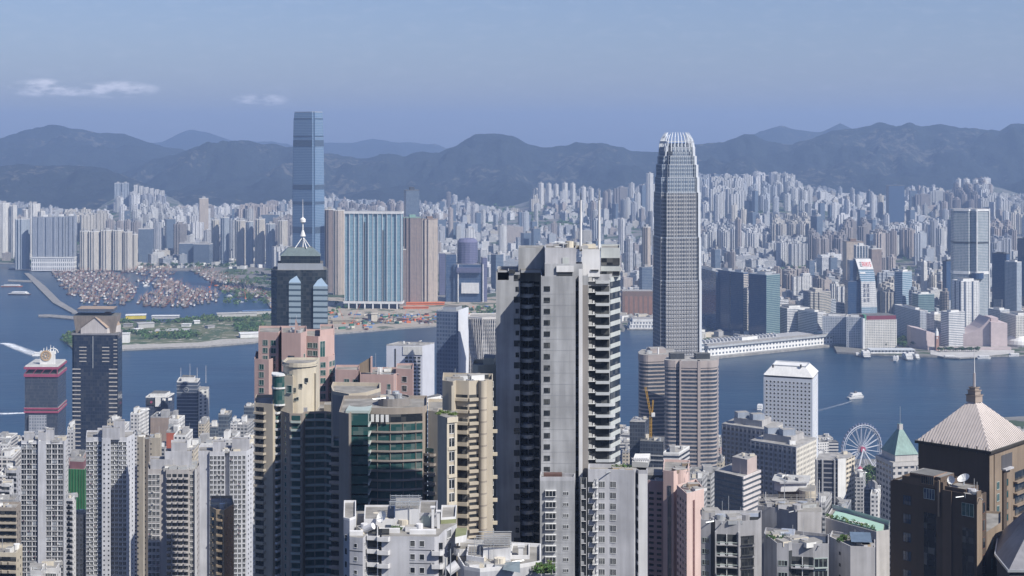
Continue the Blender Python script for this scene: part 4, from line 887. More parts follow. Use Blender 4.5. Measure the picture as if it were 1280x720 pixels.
ferry('speedboat', 'tiny white fast ferry ahead of the long wake at far left', 50, 444, .3, 30, 8, BOATW, 1, 'fast ferry', False)
ferry('boat', 'white boat half hidden behind the round-windowed white tower', 950, 513, 1.3, 24, 8, BOATW, 2, 'boat', False)
# wakes: foam on the water
m, t, p = newmat('foam'); MATS['foam'] = m
f = noise(t, .09, 6, wpos(t, (1, 1.6, 1)), .75)
tr = t.nodes.new('ShaderNodeBsdfTransparent'); mx = t.nodes.new('ShaderNodeMixShader'); p.inputs['Base Color'].default_value = (.75, .78, .8, 1); p.inputs['Roughness'].default_value = .7
uvn = t.nodes.new('ShaderNodeUVMap'); sp_ = t.nodes.new('ShaderNodeSeparateXYZ'); t.links.new(uvn.outputs[0], sp_.inputs[0])
edge = mth(t, 'MULTIPLY', mth(t, 'MULTIPLY', sp_.outputs[1], mth(t, 'SUBTRACT', 1.0, sp_.outputs[1])), 4.0)
al = mth(t, 'MULTIPLY', mth(t, 'MULTIPLY', edge, sp_.outputs[0]), mth(t, 'MINIMUM', mth(t, 'MAXIMUM', mth(t, 'MULTIPLY', mth(t, 'SUBTRACT', f, .36), 6.0), 0.0), 1.0))
t.links.new(al, mx.inputs[0]); t.links.new(tr.outputs[0], mx.inputs[1]); t.links.new(p.outputs[0], mx.inputs[2])
t.links.new(mx.outputs[0], [n for n in t.nodes if n.type == 'OUTPUT_MATERIAL'][0].inputs[0])
def wake(lab, pts):
    """pts: (px, py, half width m, strength) along the wake"""
    mb = MB(); q = [(Vector(G(a, b, 0)), w_, s) for a, b, w_, s in pts]
    for (p0, w0, s0), (p1, w1, s1) in zip(q, q[1:]):
        d = (p1 - p0).normalized(); n_ = Vector((-d.y, d.x))
        mb.face([(*(p0 - n_ * w0), .06), (*(p1 - n_ * w1), .06), (*(p1 + n_ * w1), .06), (*(p0 + n_ * w0), .06)], MATS['foam'], [(s0, 0), (s1, 0), (s1, 1), (s0, 1)])
    single('wake', mb, lab, 'wake', (*q[0][0], 0), kind='stuff')
wake('bold white wake slanting down behind the red-rimmed tower', [(2, 429, 9, 1.2), (10, 430, 12, 1.3), (25, 436, 14, 1.0), (50, 445, 16, .8)])
wake('straight bright wake reaching in from the left edge', [(-20, 517, 7, 1.2), (10, 517, 7, 1.3), (33, 516, 6, 1.2), (36, 516, 6, .8)])
wake('thin faint wake trailing behind the crossing ferry', [(1066, 501, 2, .4), (1050, 506, 4, .22), (1020, 514, 5, .12), (1005, 517, 6, .0)])

# the ferry pier
Yf = YG(440)
th = Thing('ferry_pier', 'white two-storey ferry pier standing on piles before the cream block', 'ferry pier', (X(1108, Yf), Yf, 0))
mb = MB(); mb.box(X(1084, Yf), X(1140, Yf), Yf - 26, Yf + 6, 1.5, 3.5, MATS['seawall']); th.part('deck', mb)
mb = MB(); mb.box(X(1085, Yf), X(1139, Yf), Yf - 22, Yf + 2, 3.5, 9, WPOD, ROOF); th.part('hall', mb)
mb = MB(); mb.box(X(1084, Yf), X(1140, Yf), Yf - 24, Yf + 4, 9.2, 10.4, plain('pale roof', (.55, .58, .6), .6)); th.part('roof', mb)
pr = MB(); pr.box(-.6, .6, -.6, .6, -3, 1.5, GREYC)
for i in range(14): th.put('pile', pr, X(1085 + i * 4.2, Yf), Yf - 25, 0, 0)
th.done()

# trees
LEAFM = []
for i, c in enumerate(((.05, .10, .03), (.035, .075, .025), (.075, .11, .035))):
    m, t, p = newmat(f'leaves {i}'); g = t.nodes.new('ShaderNodeNewGeometry')
    t.links.new(mixc(t, g.outputs['Random Per Island'], tuple(v * .5 for v in c), tuple(v * 1.5 for v in c)), p.inputs['Base Color']); p.inputs['Roughness'].default_value = .85; p.inputs['Specular IOR Level'].default_value = .2; LEAFM.append(m)
BARK = plain('bark', (.12, .09, .06), .9)
def crown(mb, c, rx, rz, n, size, mat, r, lobes=5):
    L = [(Vector((r.uniform(-.5, .5) * rx, r.uniform(-.5, .5) * rx, r.uniform(-.35, .5) * rz)), r.uniform(.45, .7)) for _ in range(lobes)]
    for i in range(n):
        lc, lr = r.choice(L); d = Vector((r.gauss(0, 1), r.gauss(0, 1), r.gauss(0, 1))).normalized()
        p0 = Vector(c) + lc + Vector((d.x * rx * lr, d.y * rx * lr, d.z * rz * lr)) * r.uniform(.75, 1.05)
        u = Vector((r.gauss(0, 1), r.gauss(0, 1), r.gauss(0, 1))).normalized(); v = u.orthogonal().normalized(); s_ = size * r.uniform(.6, 1.3)
        mb.face([p0 + u * s_, p0 + v * s_ * .7, p0 - u * s_ * .9, p0 - v * s_ * .8], mat)
def tree_meshes(seed, h=9, rx=4.5, n=160, size=.9):
    r = random.Random(seed); tk = MB(); tk.tube((0, 0, -.5), (0, 0, h * .5), .35, BARK, 6, .2)
    for k in range(4): a = k * 1.6; tk.tube((0, 0, h * .35), (math.cos(a) * rx * .5, math.sin(a) * rx * .5, h * .65), .16, BARK, 4, .07)
    cr = MB(); crown(cr, (0, 0, h * .68), rx, h * .38, n, size, LEAFM[seed % 3], r); return tk.mesh('trunk'), cr.mesh('crown')
TM = [tree_meshes(i) for i in range(4)]
def tree(x, y, z, s, k, lab, group):
    o = tag(link('tree', None, (x, y, z), None, k * 1.3), lab, 'tree', group); o.scale = (s, s, s)
    link('trunk', TM[k % 4][0], (0, 0, 0), o); link('crown', TM[k % 4][1], (0, 0, 0), o)
r = random.Random(11)
for i in range(14): x, y = G(1086 + i * 2.6, 434.5 + r.uniform(-.5, .5)); tree(x, y, 3, r.uniform(.9, 1.3), i, 'green tree in the row before the cream waterfront block', 'trees before the cream waterfront block')
for i in range(16): x, y = G(1122 + r.uniform(0, 20), 427 + r.uniform(0, 9)); tree(x, y, 3, r.uniform(1.1, 1.6), i, 'dark green tree in the grove left of the arts centre', 'grove left of the arts centre')
for i in range(20): px = 1172 + i * 2.6; x, y = G(px, 439.5 + r.uniform(-.4, .4)); tree(x, y - 6, 3, r.uniform(.8, 1.1), i, 'green tree on the promenade in front of the arts centre', 'promenade trees by the arts centre')
for i in range(26): px = 100 + i * 7.6 + r.uniform(-2, 2); x, y = G(px, 335.5 - max(0, 0) + r.uniform(-.5, .5)); tree(x, y + 12, 3, r.uniform(1.3, 1.9), i, 'green tree on the back shore of the boat shelter', 'trees on the back shore of the boat shelter')
# park planting reads as one mass
mb = MB(); r = random.Random(3); PK = park
gx = [a for a, b in PK]; gy = [b for a, b in PK]; cnt = 0
while cnt < 620:
    x, y = r.uniform(min(gx), max(gx)), r.uniform(min(gy), max(gy))
    if not inpoly(x, y, PK) or mathutils.noise.noise(Vector((x / 110, y / 110, 1.7))) < -.02: continue
    if any(abs(x - X(a, YG(b))) < c and abs(y - YG(b)) < 45 for a, b, c in ((215, 412, 62), (170, 398, 50), (180, 412, 45), (155, 422, 40), (320, 418, 70), (300, 396, 60))): continue
    if y < G(200, 429)[1]: continue
    s_ = r.uniform(4, 8.5); crown(mb, (x, y, 3 + s_ * .5), s_, s_ * .75, 26, s_ * .34, LEAFM[cnt % 3], r, 3); cnt += 1
single('park_trees', mb, 'dense green park trees and shrubs covering the harbour peninsula', 'park trees', (0, 0, 3), kind='stuff')
mb = MB()
for (a, b, c, d, n) in ((570, 640, 385, 402, 60), (280, 345, 340, 380, 110), (200, 300, 322, 334, 70), (20, 40, 318, 332, 30), (650, 800, 278, 296, 160), (1120, 1165, 300, 322, 120), (960, 1060, 330, 352, 120), (880, 1060, 372, 384, 120), (560, 640, 262, 280, 60), (1010, 1060, 318, 338, 60), (340, 440, 378, 392, 40), (670, 1270, 285, 345, 420), (900, 1060, 345, 375, 120), (20, 330, 285, 318, 90)):
    for _ in range(n):
        px, py = r.uniform(a, b), r.uniform(c, d); x, y = G(px, py); z = kz(px, y); s_ = r.uniform(5, 9) * max(1, y / 4500)
        crown(mb, (x, y, z + s_ * .4), s_, s_ * .7, 16, s_ * .42, LEAFM[_ % 3], r, 3)
single('city_greenery', mb, 'patches of green trees between the far city blocks', 'trees', (0, 0, 3), kind='stuff')
# low buildings on the peninsula
def shed(name, lab, px, py, w_, d, h, a, wall, roof, cat='building'):
    x, y = G(px, py); th = Thing(name, lab, cat, (x, y, 3)); mb = MB(); mb.prism(box_fp(x, y, a, w_, d), 3, 3 + h, wall); th.part('walls', mb)
    mb = MB(); mb.prism(box_fp(x, y, a, w_ + 2, d + 2), 3 + h, 3 + h + 1, roof); th.part('roof', mb); th.done()
YEL = plain('yellow band', (.62, .50, .06), .7); PALER = plain('pale roof sheet', (.44, .44, .42), .7, .15)
shed('pavilion', 'pale pavilion with a yellow side on the park peninsula', 216, 416, 70, 34, 6, .15, YEL, PALER, 'pavilion')
shed('pavilion', 'white event shed with yellow panel by the boat shelter', 170, 398, 44, 26, 8, .2, YEL, WHITE, 'pavilion')
shed('shed', 'long white shed on the peninsula right of the event shed', 207, 398, 60, 16, 6, .05, PALER, WHITE, 'shed')
shed('shed', 'grey tent hall left of the pavilion with yellow side', 182, 409, 34, 22, 9, .4, PALER, PALER, 'shed')
shed('kiosk', 'white cubic kiosk at the left edge of the peninsula', 157, 428, 16, 14, 18, .1, WHITE, WHITE, 'kiosk')
shed('shed', 'white sculptural low building at the peninsula right end', 318, 421, 60, 26, 8, .3, WHITE, WHITE, 'building')
shed('shed', 'long pale works shed at the top right of the peninsula', 296, 395, 90, 20, 7, .25, PALER, PALER, 'shed')
shed('shed', 'blue roofed works shed right of the pale works shed', 322, 392, 70, 18, 7, .3, PALER, plain('blue roof', (.12, .2, .34), .6), 'shed')
for i, (px, py, c) in enumerate(((160, 408, 0), (172, 414, 1), (190, 418, 0), (233, 408, 1), (262, 410, 0), (246, 404, 1))): shed('hut', f"small {'white' if c else 'grey'} park hut, {['far left','left','centre left','centre','far right','right'][i]} among the peninsula trees", px, py, 18, 12, 5, i, WHITE if c else GREYC, WHITE if c else ROOF, 'hut')
# construction strip east of it
def works(lab, px, py, w_, d, h, col, a=0.1): shed('site_block', lab, px, py, w_, d, h, a, col, col, 'site building')
works('long orange construction deck right of the turquoise slab base', 531, 381, 96, 26, 5, ORANGE, .08); works('small orange construction deck stepping down from the long one', 520, 386, 60, 12, 4, ORANGE, .05)
works('green-grey work platform on the left of the reclaimed strip', 372, 400, 46, 30, 5, plain('site green', (.14, .18, .12), .9)); works('tan retaining block on the reclaimed strip, left', 398, 404, 60, 20, 8, plain('site tan', (.36, .32, .24), .9)); works('second tan retaining block beside the first', 430, 404, 50, 22, 7, plain('site tan', (.36, .32, .24), .9))
works('cream cubic site office standing on the reclaimed strip', 468, 401, 14, 14, 16, CREAM); works('dark site store left of the cream site office', 462, 401, 8, 12, 14, DARKM)
mb = MB(); r = random.Random(9)
SC_ = [ORANGE, CREAM, HULLR, GREYC, WOODD, CABG, plain('container blue', (.10, .2, .4), .6), plain('site sand', (.45, .38, .28), .9), GRN]
for i in range(520):
    px, py = r.choice(((r.uniform(470, 546), r.uniform(394, 405)), (r.uniform(350, 470), r.uniform(392, 413)), (r.uniform(548, 640), r.uniform(384, 402)), (r.uniform(255, 345), r.uniform(352, 392)))); x, y = G(px, py)
    if px < 345 and (not inpoly(x, y, shore) and not inpoly(x, y, PK)): continue
    mb.prism(box_fp(x, y, r.uniform(0, 3), r.uniform(4, 16), r.uniform(3, 7)), 3.6, 3.6 + r.uniform(1.5, 5), r.choice(SC_))
single('site_clutter', mb, 'scattered containers, huts and materials covering the reclaimed building site', 'site clutter', (0, 0, 3.6), kind='stuff')
def site_crane(px, py, h, rz, lab):
    x, y = G(px, py); th = Thing('site_crane', lab, 'crane', (x, y, 3.6)); mb = MB(); mb.box(x - 2, x + 2, y - 2, y + 2, 3.6, 7, ORANGE); th.part('body', mb)
    mb = MB(); mb.tube((x, y, 6), (x + math.cos(rz) * h * .4, y + math.sin(rz) * h * .4, h), .5, ORANGE, 4, .25); th.part('boom', mb); th.done()
for i, (px, py, h, rz) in enumerate(((440, 405, 48, .3), (430, 403, 36, 2.6), (505, 400, 34, 1), (527, 399, 30, 2.5), (488, 402, 26, .4), (372, 408, 40, 1.2), (262, 366, 44, 1.3), (307, 374, 30, 2))):
    site_crane(px, py, h, rz, f"orange crawler crane on the building site, {['tall one left of the cream office','short one left of the cream office','middle of the right half','far right','right of the cream office','far left','at the boat shelter right bank','below the boat shelter right bank'][i]}")
# cars and low roofs along the far waterfront are too small to count
mb = MB()
for i in range(700):
    px = r.choice((r.uniform(640, 780), r.uniform(780, 880), r.uniform(880, 1300), r.uniform(100, 340))); py = r.uniform(398, 428) if px > 860 else r.uniform(380, 402) if px > 640 else r.uniform(322, 336)
    x, y = G(px, py)
    if y < 4700 and px < 340: y = r.uniform(4720, 5200); x = X(px, y)
    mb.tint = None; mb.prism(box_fp(x, y, r.uniform(0, 3), r.uniform(8, 26), r.uniform(6, 18)), 3, 3 + r.uniform(4, 12), r.choice((WHITE, GREYC, CREAM, PALER)), ROOF)
single('low_roofs', mb, 'scatter of tiny low roofs and sheds behind the far waterfront', 'low roofs', (0, 0, 3), kind='stuff')
# ================================================================= island side, middle distance
def FP(*pp): return [(X(a, b), b) for a, b in pp]
GLD = glassm('dark window glass', (.018, .022, .028), var=.3); GLT = glassm('teal window glass', (.02, .07, .07), var=.3); GLB = glassm('blue window glass', (.03, .05, .09), var=.3)
def clutter(th, poly, z, n, r, hmax=3.5, mats=None):
    """rooftop tanks, lift boxes, pipes and masts"""
    c = centre(poly)
    for i in range(n):
        k = r.choice(poly); t_ = r.uniform(.1, .72); p = lerp(c, k, t_); q = r.random(); mb = MB(); m_ = r.choice(mats or [WHITE, GREYC, CREAM, STEEL])
        if q < .45: mb.prism(box_fp(p[0], p[1], r.choice((0, .1, .4)), r.uniform(1.5, 5), r.uniform(1.5, 4)), z, z + r.uniform(1, hmax), m_, ROOF); th.part('roof_box', mb)
        elif q < .7: mb.tube((p[0], p[1], z), (p[0], p[1], z + r.uniform(1.2, 2.4)), r.uniform(.7, 1.4), m_, 10); th.part('water_tank', mb)
        elif q < .85: mb.tube((p[0], p[1], z), (p[0], p[1], z + r.uniform(3, 8)), .08, STEEL, 4); th.part('aerial', mb)
        else:
            a = r.uniform(0, 3); d = Vector((math.cos(a), math.sin(a))) * r.uniform(2, 5); mb.tube((p[0] - d.x, p[1] - d.y, z + .4), (p[0] + d.x, p[1] + d.y, z + .4), .16, STEEL, 5); th.part('pipe', mb)
def dish(th, x, y, z, rr, az=2.2, up=.6, lab=None):
    """parabolic dish on a short post"""
    mb = MB(); ax = Vector((math.cos(az) * math.cos(up), math.sin(az) * math.cos(up), math.sin(up))); u = ax.orthogonal().normalized(); v = ax.cross(u); c = Vector((x, y, z + rr * 1.1)); N = 14
    rings = [(0.01, -.32), (.45, -.26), (.8, -.1), (1, .06)]
    for (a, b), (c_, d) in zip(rings, rings[1:]):
        for i in range(N):
            t0, t1 = 2 * math.pi * i / N, 2 * math.pi * (i + 1) / N
            f = lambda rad, h, t: c + (u * math.cos(t) + v * math.sin(t)) * rad * rr + ax * h * rr
            mb.face([f(a, b, t0), f(a, b, t1), f(c_, d, t1), f(c_, d, t0)], WHITE, smooth=True)
    mb.tube(c + ax * -.3 * rr, c + ax * .5 * rr, .05 * rr, STEEL, 4)
    mb.tube((x, y, z), c - ax * .3 * rr, .13 * rr, STEEL, 6); th.part('satellite_dish', mb, lab)

# --- claw-topped skyscraper
Y2 = 1600; base2 = rect(827, Y2, 815, 877.3, 8)
IFW = facade('claw tower lower wall', (.35, .35, .355), (.025, .035, .055), 1.55, 4.2, .72, .6, curtain=.18, grough=.12, spec=.9, stain=.1)
IFU = facade('claw tower upper wall', (.32, .36, .40), (.09, .13, .19), 1.55, 4.2, .76, .62, curtain=.12, grough=.1, spec=1, stain=.05)
SILV = plain('silver cladding', (.50, .53, .56), .35, .05, metal=.3, spec=.6)
CLAW = plain('claw white metal', (.60, .63, .66), .45, .05)
th = Thing('skyscraper', 'tall silver skyscraper ending in a ring of curved claw-like fins', 'skyscraper', (*centre(base2), 3))
tiers = [(720, 351, 0), (351, 297, .4), (297, 241, 1.1), (241, 222, 2.0), (222, 206, 3.0), (206, 195, 4.4), (195, 184, 5.8)]
for ya, yb, ii in tiers:
    za, zb_ = max(4, Z(ya, Y2)), Z(yb, Y2); mat = IFU if yb < 241 else IFW; q = notched(inset(base2, ii), 4.5 + ii * .5)
    mb = MB(); mb.prism(q, za, zb_, mat, ROOFD, vref=4); th.part('tower_tier', mb)
    mb = MB(); mb.prism(inset(q, -.1), zb_ - .6, zb_ + .3, SILV, ROOFD); th.part('tier_rim', mb)
    qi = inset(base2, ii); e0, e1 = lerp(qi[0], qi[1], .115), lerp(qi[0], qi[1], .885)
    fins(th, e0, e1, 12, za, zb_, SILV, .26, .45, 'mullion'); l0, l1 = lerp(qi[3], qi[0], .14), lerp(qi[3], qi[0], .86)
    fins(th, l0, l1, 6, za, zb_, plain('shaded mullion', (.25, .30, .38), .4), .4, .5, 'side_mullion')  # left-face mullions darker and bluer: that side's shade is in their colour
    mb = MB()
    for k in (0, 1):
        p_ = qi[k]; d = Vector((p_[0] - centre(qi)[0], p_[1] - centre(qi)[1])).normalized(); cc = (p_[0] - d.x * 5, p_[1] - d.y * 5)
        if k == 1: mb = MB(); mb.prism(box_fp(qi[1][0] - 1.6, qi[1][1] + 1.2, R(8), 2.6, 3.2), za, zb_, CLAW); th.part('bright_corner_fin', mb)
# pale floor rings so storeys cast real shade
pr = MB(); q = rel(th, [lerp(base2[0], base2[1], .11), lerp(base2[0], base2[1], .89)]); 
q2 = [q[0], q[1], (q[1][0] - .05, q[1][1] + .5), (q[0][0] - .05, q[0][1] + .5)]; q2 = [(a, b - .34) for a, b in q2]
pr.prism(q2, 0, .55, plain('storey sill', (.40, .39, .38), .6), None, True); th.stack('storey_sill', pr, [Z(446, Y2) + i * 4.2 for i in range(20)])
zc0, zc1 = Z(186, Y2), Z(165.5, Y2); top = inset(base2, 6.5)
mb = MB(); mb.prism(notched(inset(base2, 9), 4), zc0, zc0 + 6, IFU, ROOFD); th.part('crown_core', mb)
cc = centre(base2)
for k in range(4):
    P_, Q_ = top[k], top[(k + 1) % 4]
    n = 8
    for i in range(n):
        s_ = lerp(P_, Q_, (i + .5) / n); c5 = abs(i - 3.5); hh = (zc1 - zc0) * (1 if c5 < 2.6 else .86)
        d = (Vector(cc) - Vector(s_)).normalized(); mb = MB()
        pts = [(-.6, zc0 - 3, .75), (.2, zc0 + hh * .35, .7), (1.9, zc0 + hh * .7, .55), (5.2, zc0 + hh, .3)]
        for (a0, h0, r0), (a1, h1, r1) in zip(pts, pts[1:]): mb.tube((s_[0] + d.x * a0, s_[1] + d.y * a0, h0), (s_[0] + d.x * a1, s_[1] + d.y * a1, h1), r0, CLAW, 4, r1)
        th.part('claw_fin', mb)
for k in range(4):
    s_ = top[k]; d = (Vector(cc) - Vector(s_)).normalized(); mb = MB(); hh = (zc1 - zc0) * .92
    pts = [(-.5, zc0 - 8, .7), (.8, zc0 + 1, .9), (4, zc0 + hh * .62, .8), (9.5, zc0 + hh, .3)]
    for (a0, h0, r0), (a1, h1, r1) in zip(pts, pts[1:]): mb.tube((s_[0] + d.x * a0, s_[1] + d.y * a0, h0), (s_[0] + d.x * a1, s_[1] + d.y * a1, h1), r0, CLAW, 4, r1)
    th.part('corner_claw', mb)
mb = MB(); q = inset(base2, 7); parapet(mb, q, zc0 + 7.5, 1, .8, SILV); th.part('crown_ring', mb)
th.done()

# --- granite twin towers in front of it
GRAN = plain('pink granite', (.37, .325, .305), .7, .15, streak=False)
def twin(lab, fp, top, Y):
    th = Thing('office_tower', lab, 'office tower', (*centre(fp), 4)); z1 = Z(top, Y)
    mb = MB(); mb.prism(fp, 4, z1, facade('twin tower glazing', (.06, .07, .09), (.03, .045, .07), 1.6, 3.9, .85, .9, curtain=.18, grough=.1), ROOF); th.part('glazed_body', mb)
    floor_bands(th, fp, 8, z1, 3.9, 1.5, GRAN, .3, 'granite_band')
    mb = MB(); mb.prism(inset(fp, -.5), z1 - 5.5, z1 + 1.5, GRAN, ROOF); th.part('granite_crown', mb); return th, z1
Yt1, Yt2 = 1500, 1440
c1 = (X(815, Yt1), Yt1 + 14)
fpa = [(X(801, Yt1), Yt1 + 26)] + arc((X(812, Yt1), Yt1 + 12), 9.5, 180, 262, 6) + FP((818, Yt1 + 4), (842, Yt1 + 8), (842, Yt1 + 44), (803, Yt1 + 44))
th, z1 = twin('curved brown granite office tower, left and farther one of the twins', fpa, 446, Yt1)
mb = MB(); mb.prism(box_fp(X(824, Yt1), Yt1 + 24, .1, 16, 14), z1 + 1.5, z1 + 6, GRAN, ROOF); th.part('roof_house', mb)
mb = MB(); mb.tube((X(824, Yt1), Yt1 + 10, z1), (X(824, Yt1), Yt1 + 10, z1 + 8), .8, WHITE, 8); th.part('flue', mb); clutter(th, inset(fpa, 6), z1 + 1.5, 6, random.Random(3)); th.done()
fpb = arc((X(836, Yt2) + 3, Yt2 + 10), 6, 185, 262, 4) + FP((844, Yt2 + 3.5), (851, Yt2 + 6), (851, Yt2 + 1.5), (873, Yt2)) + arc((X(886, Yt2), Yt2 + 11.5), 9.6, 262, 358, 8) + FP((898, Yt2 + 34), (836, Yt2 + 36))
th, z1 = twin('banded brown granite office tower with rounded right end, nearer of the twins', fpb, 453, Yt2)
for a, b in ((849.6, 851.6), (872, 875.5)): mb = MB(); mb.box(X(a, Yt2), X(b, Yt2), Yt2 + (1.5 if a < 860 else 0) - .9, Yt2 + 6, 6, z1 + 1.5, GRAN); th.part('granite_pier', mb)
for px in (848, 880): mb = MB(); mb.prism(box_fp(X(px, Yt2), Yt2 + 16, .1, 14, 9), z1 + 1.5, z1 + 7, DARKM, ROOFD); th.part('plant_room', mb)
th.done()

# --- white tower with round windows
Yj = 1450; fpj = FP((954.5, Yj + 16), (1015.5, Yj - 2), (1022.5, Yj + 40), (962, Yj + 60)); zj = Z(474, Yj)
th = Thing('office_tower', 'white office tower covered in round windows with a white hipped top', 'office tower', (*centre(fpj), 4))
mb = MB(); mb.prism(fpj, 4, zj, plain('cool white aluminium', (.56, .59, .64), .6, .1, streak=False), ROOF); th.part('body', mb)
rm = MB(); N = 10; RG = glassm('round window glass', (.02, .025, .035), var=.1)
rm.face([(1.05 * math.cos(2 * math.pi * i / N), -.12, 1.05 * math.sin(2 * math.pi * i / N)) for i in range(N)], RG)
rr_ = MB()
for i in range(N):
    a, b = 2 * math.pi * i / N, 2 * math.pi * (i + 1) / N
    rm.face([(1.05 * math.cos(a), -.12, 1.05 * math.sin(a)), (1.35 * math.cos(a), -.3, 1.35 * math.sin(a)), (1.35 * math.cos(b), -.3, 1.35 * math.sin(b)), (1.05 * math.cos(b), -.12, 1.05 * math.sin(b))], WHITE)
    rm.face([(1.35 * math.cos(a), -.3, 1.35 * math.sin(a)), (1.35 * math.cos(a), .1, 1.35 * math.sin(a)), (1.35 * math.cos(b), .1, 1.35 * math.sin(b)), (1.35 * math.cos(b), -.3, 1.35 * math.sin(b))], WHITE)
def wall_put(th, name, proto, P, Q, cols, zs, off=0):
    dx, dy = Q[0] - P[0], Q[1] - P[1]; L = math.hypot(dx, dy); rz = math.atan2(dy, dx); nx, ny = dy / L, -dx / L
    for z in zs:
        for t in cols: th.put(name, proto, P[0] + dx * t + nx * off, P[1] + dy * t + ny * off, z, rz)
wall_put(th, 'round_window', rm, fpj[0], fpj[1], [(i + .8) / 12.6 for i in range(12)], [zj - 4.5 - i * 3.8 for i in range(36)])
wall_put(th, 'round_window', rm, fpj[1], fpj[2], [.25, .5, .75], [zj - 4.5 - i * 3.8 for i in range(36)])
mb = MB(); mb.prism(inset(fpj, 1), zj, zj + 1.8, DARKM); th.part('shadow_gap', mb)
mb = MB(); mb.frustum(inset(fpj, -.6), zj + 1.8, inset(fpj, 7), Z(461, Yj), plain('white hipped cladding', (.66, .66, .64), .6, .15), WHITE); th.part('hipped_top', mb)
mb = MB(); parapet(mb, inset(fpj, 7.4), Z(461, Yj), 1.2, .5, STEEL); th.part('roof_rail', mb)
for px in (968, 1003): mb = MB(); mb.tube((X(px, Yj), Yj + 8, Z(461, Yj)), (X(px, Yj), Yj + 8, Z(461, Yj) + 3), .9, DARKM, 8); th.part('roof_vent', mb)
th.done()

# --- star-shaped dark tower with a mast
Y4 = 1500; DKG = facade('near-black curtain wall', (.035, .045, .055), (.018, .026, .034), 3.0, 3.9, .9, .8, curtain=.12, grough=.08, stain=.1)
SLV = facade('silver striped wall', (.27, .34, .39), (.06, .09, .12), 30, 5.7, 1.2, .34, curtain=0, grough=.15, stain=.05)
th = Thing('skyscraper', 'dark glass star-plan skyscraper with silver striped shafts and a spired roof', 'skyscraper', (X(374, Y4), Y4 + 20, 4))
zt4 = Z(338, Y4); body4 = FP((339, Y4 + 16), (346, Y4 + 4), (361, Y4 + 1), (377, Y4 + 5), (391, Y4 + 4), (408, Y4 + 8), (410, Y4 + 18), (406, Y4 + 50), (343, Y4 + 50))
mb = MB(); mb.prism(body4, 4, zt4, DKG, ROOFD); th.part('body', mb)
for a, b, tp, o in ((361, 376, 353, 0), (391.5, 409.5, 358, 2)):
    q = FP((a, Y4 + o), (b, Y4 + o - 1), (b, Y4 + o + 11), (a, Y4 + o + 12)); zq = Z(tp, Y4); mb = MB(); mb.prism(q, 4, zq, SLV, ROOFD); th.part('silver_shaft', mb)
    mb = MB(); mb.cone(q, zq, (*centre(q), zq + 9.5), plain('pale blue glass cap', (.30, .40, .50), .25, .1, spec=.8)); th.part('glass_pyramid', mb)
mb = MB(); mb.prism(inset(FP((347, Y4 + 8), (404, Y4 + 6), (404, Y4 + 42), (347, Y4 + 42)), 0), zt4, Z(330, Y4), STEEL, ROOFD); th.part('roof_balustrade', mb)
o8 = lambda i: inset(FP((347, Y4 + 8), (404, Y4 + 6), (404, Y4 + 42), (347, Y4 + 42)), i)
mb = MB(); mb.prism(o8(3), Z(330, Y4), Z(321, Y4), DKG, ROOFD); mb.frustum(o8(2.4), Z(321, Y4), o8(11), Z(311, Y4), plain('grey green roof glass', (.16, .20, .20), .4), ROOFD); th.part('stepped_roof', mb)
mc = (X(374.5, Y4), Y4 + 23); zr = Z(311, Y4); mast = MB()
for k in range(4): a = k * math.pi / 2 + .6; mast.tube((mc[0] + 9 * math.cos(a), mc[1] + 9 * math.sin(a), zr - 1), (mc[0], mc[1], zr + 11), .5, WHITE, 5)
mast.tube((*mc, zr), (*mc, Z(277, Y4)), .8, WHITE, 8, .6); mast.tube((*mc, Z(277, Y4)), (*mc, Z(250, Y4)), .45, WHITE, 6, .15); th.part('mast', mast)
mb = MB(); mb.rev(mc, [(3, Z(297, Y4)), (.9, Z(289, Y4))], WHITE, 8); mb.rev(mc, [(.5, Z(281, Y4)), (3, Z(279, Y4)), (3, Z(275.5, Y4)), (.5, Z(273, Y4))], WHITE, 10); th.part('mast_drum', mb)
th.done()

# --- red rimmed tower with ornate white roof emblem
Y1 = 1720; fp1 = FP((31, Y1), (72, Y1 - 1), (82.5, Y1 + 52), (44, Y1 + 54)); z1 = Z(467, Y1); PNK = plain('crimson frame', (.34, .08, .14), .6, .15)
NAVY = facade('navy curtain wall', (.07, .08, .11), (.035, .05, .08), 1.5, 3.6, .75, .8, curtain=.15, grough=.12)
th = Thing('office_tower', 'dark glass tower ringed by two crimson bands with an ornate white roof emblem', 'office tower', (*centre(fp1), 4))
mb = MB(); mb.prism(fp1, 4, z1, NAVY, ROOFD); th.part('body', mb)
for a, b in ((471, 467.3), (461.5, 458.5), (516, 513.4), (511.6, 509.4)): mb = MB(); mb.prism(inset(fp1, -1), Z(a, Y1), Z(b, Y1), PNK, ROOF); th.part('crimson_band', mb)
mb = MB(); mb.prism(inset(fp1, 1.5), z1, Z(458.5, Y1), DARKM, ROOF); th.part('open_storey', mb)
for k in range(5): 
    p_ = lerp(fp1[0], fp1[1], k / 4); q_ = lerp(fp1[0], fp1[1], min(1, (k + .5) / 4)); mb = MB(); mb.tube((p_[0], p_[1] - .8, z1), (q_[0], q_[1] - .8, Z(461, Y1)), .5, PNK, 4); th.part('truss_strut', mb)
mb = MB(); mb.prism(inset(fp1, .5), Z(458.4, Y1), Z(457, Y1), WHITE, PALER); th.part('white_roof_slab', mb)
ez = Z(457, Y1); ex, ey = X(55.5, Y1), Y1 + 12
mb = MB(); mb.prism(box_fp(ex, ey, 0, 17, 4), ez, Z(440.5, Y1), WHITE); em = th.part('roof_emblem', mb)
GOLD = plain('faded gold', (.50, .36, .22), .6, .2)
mb = MB(); cz = Z(446, Y1)
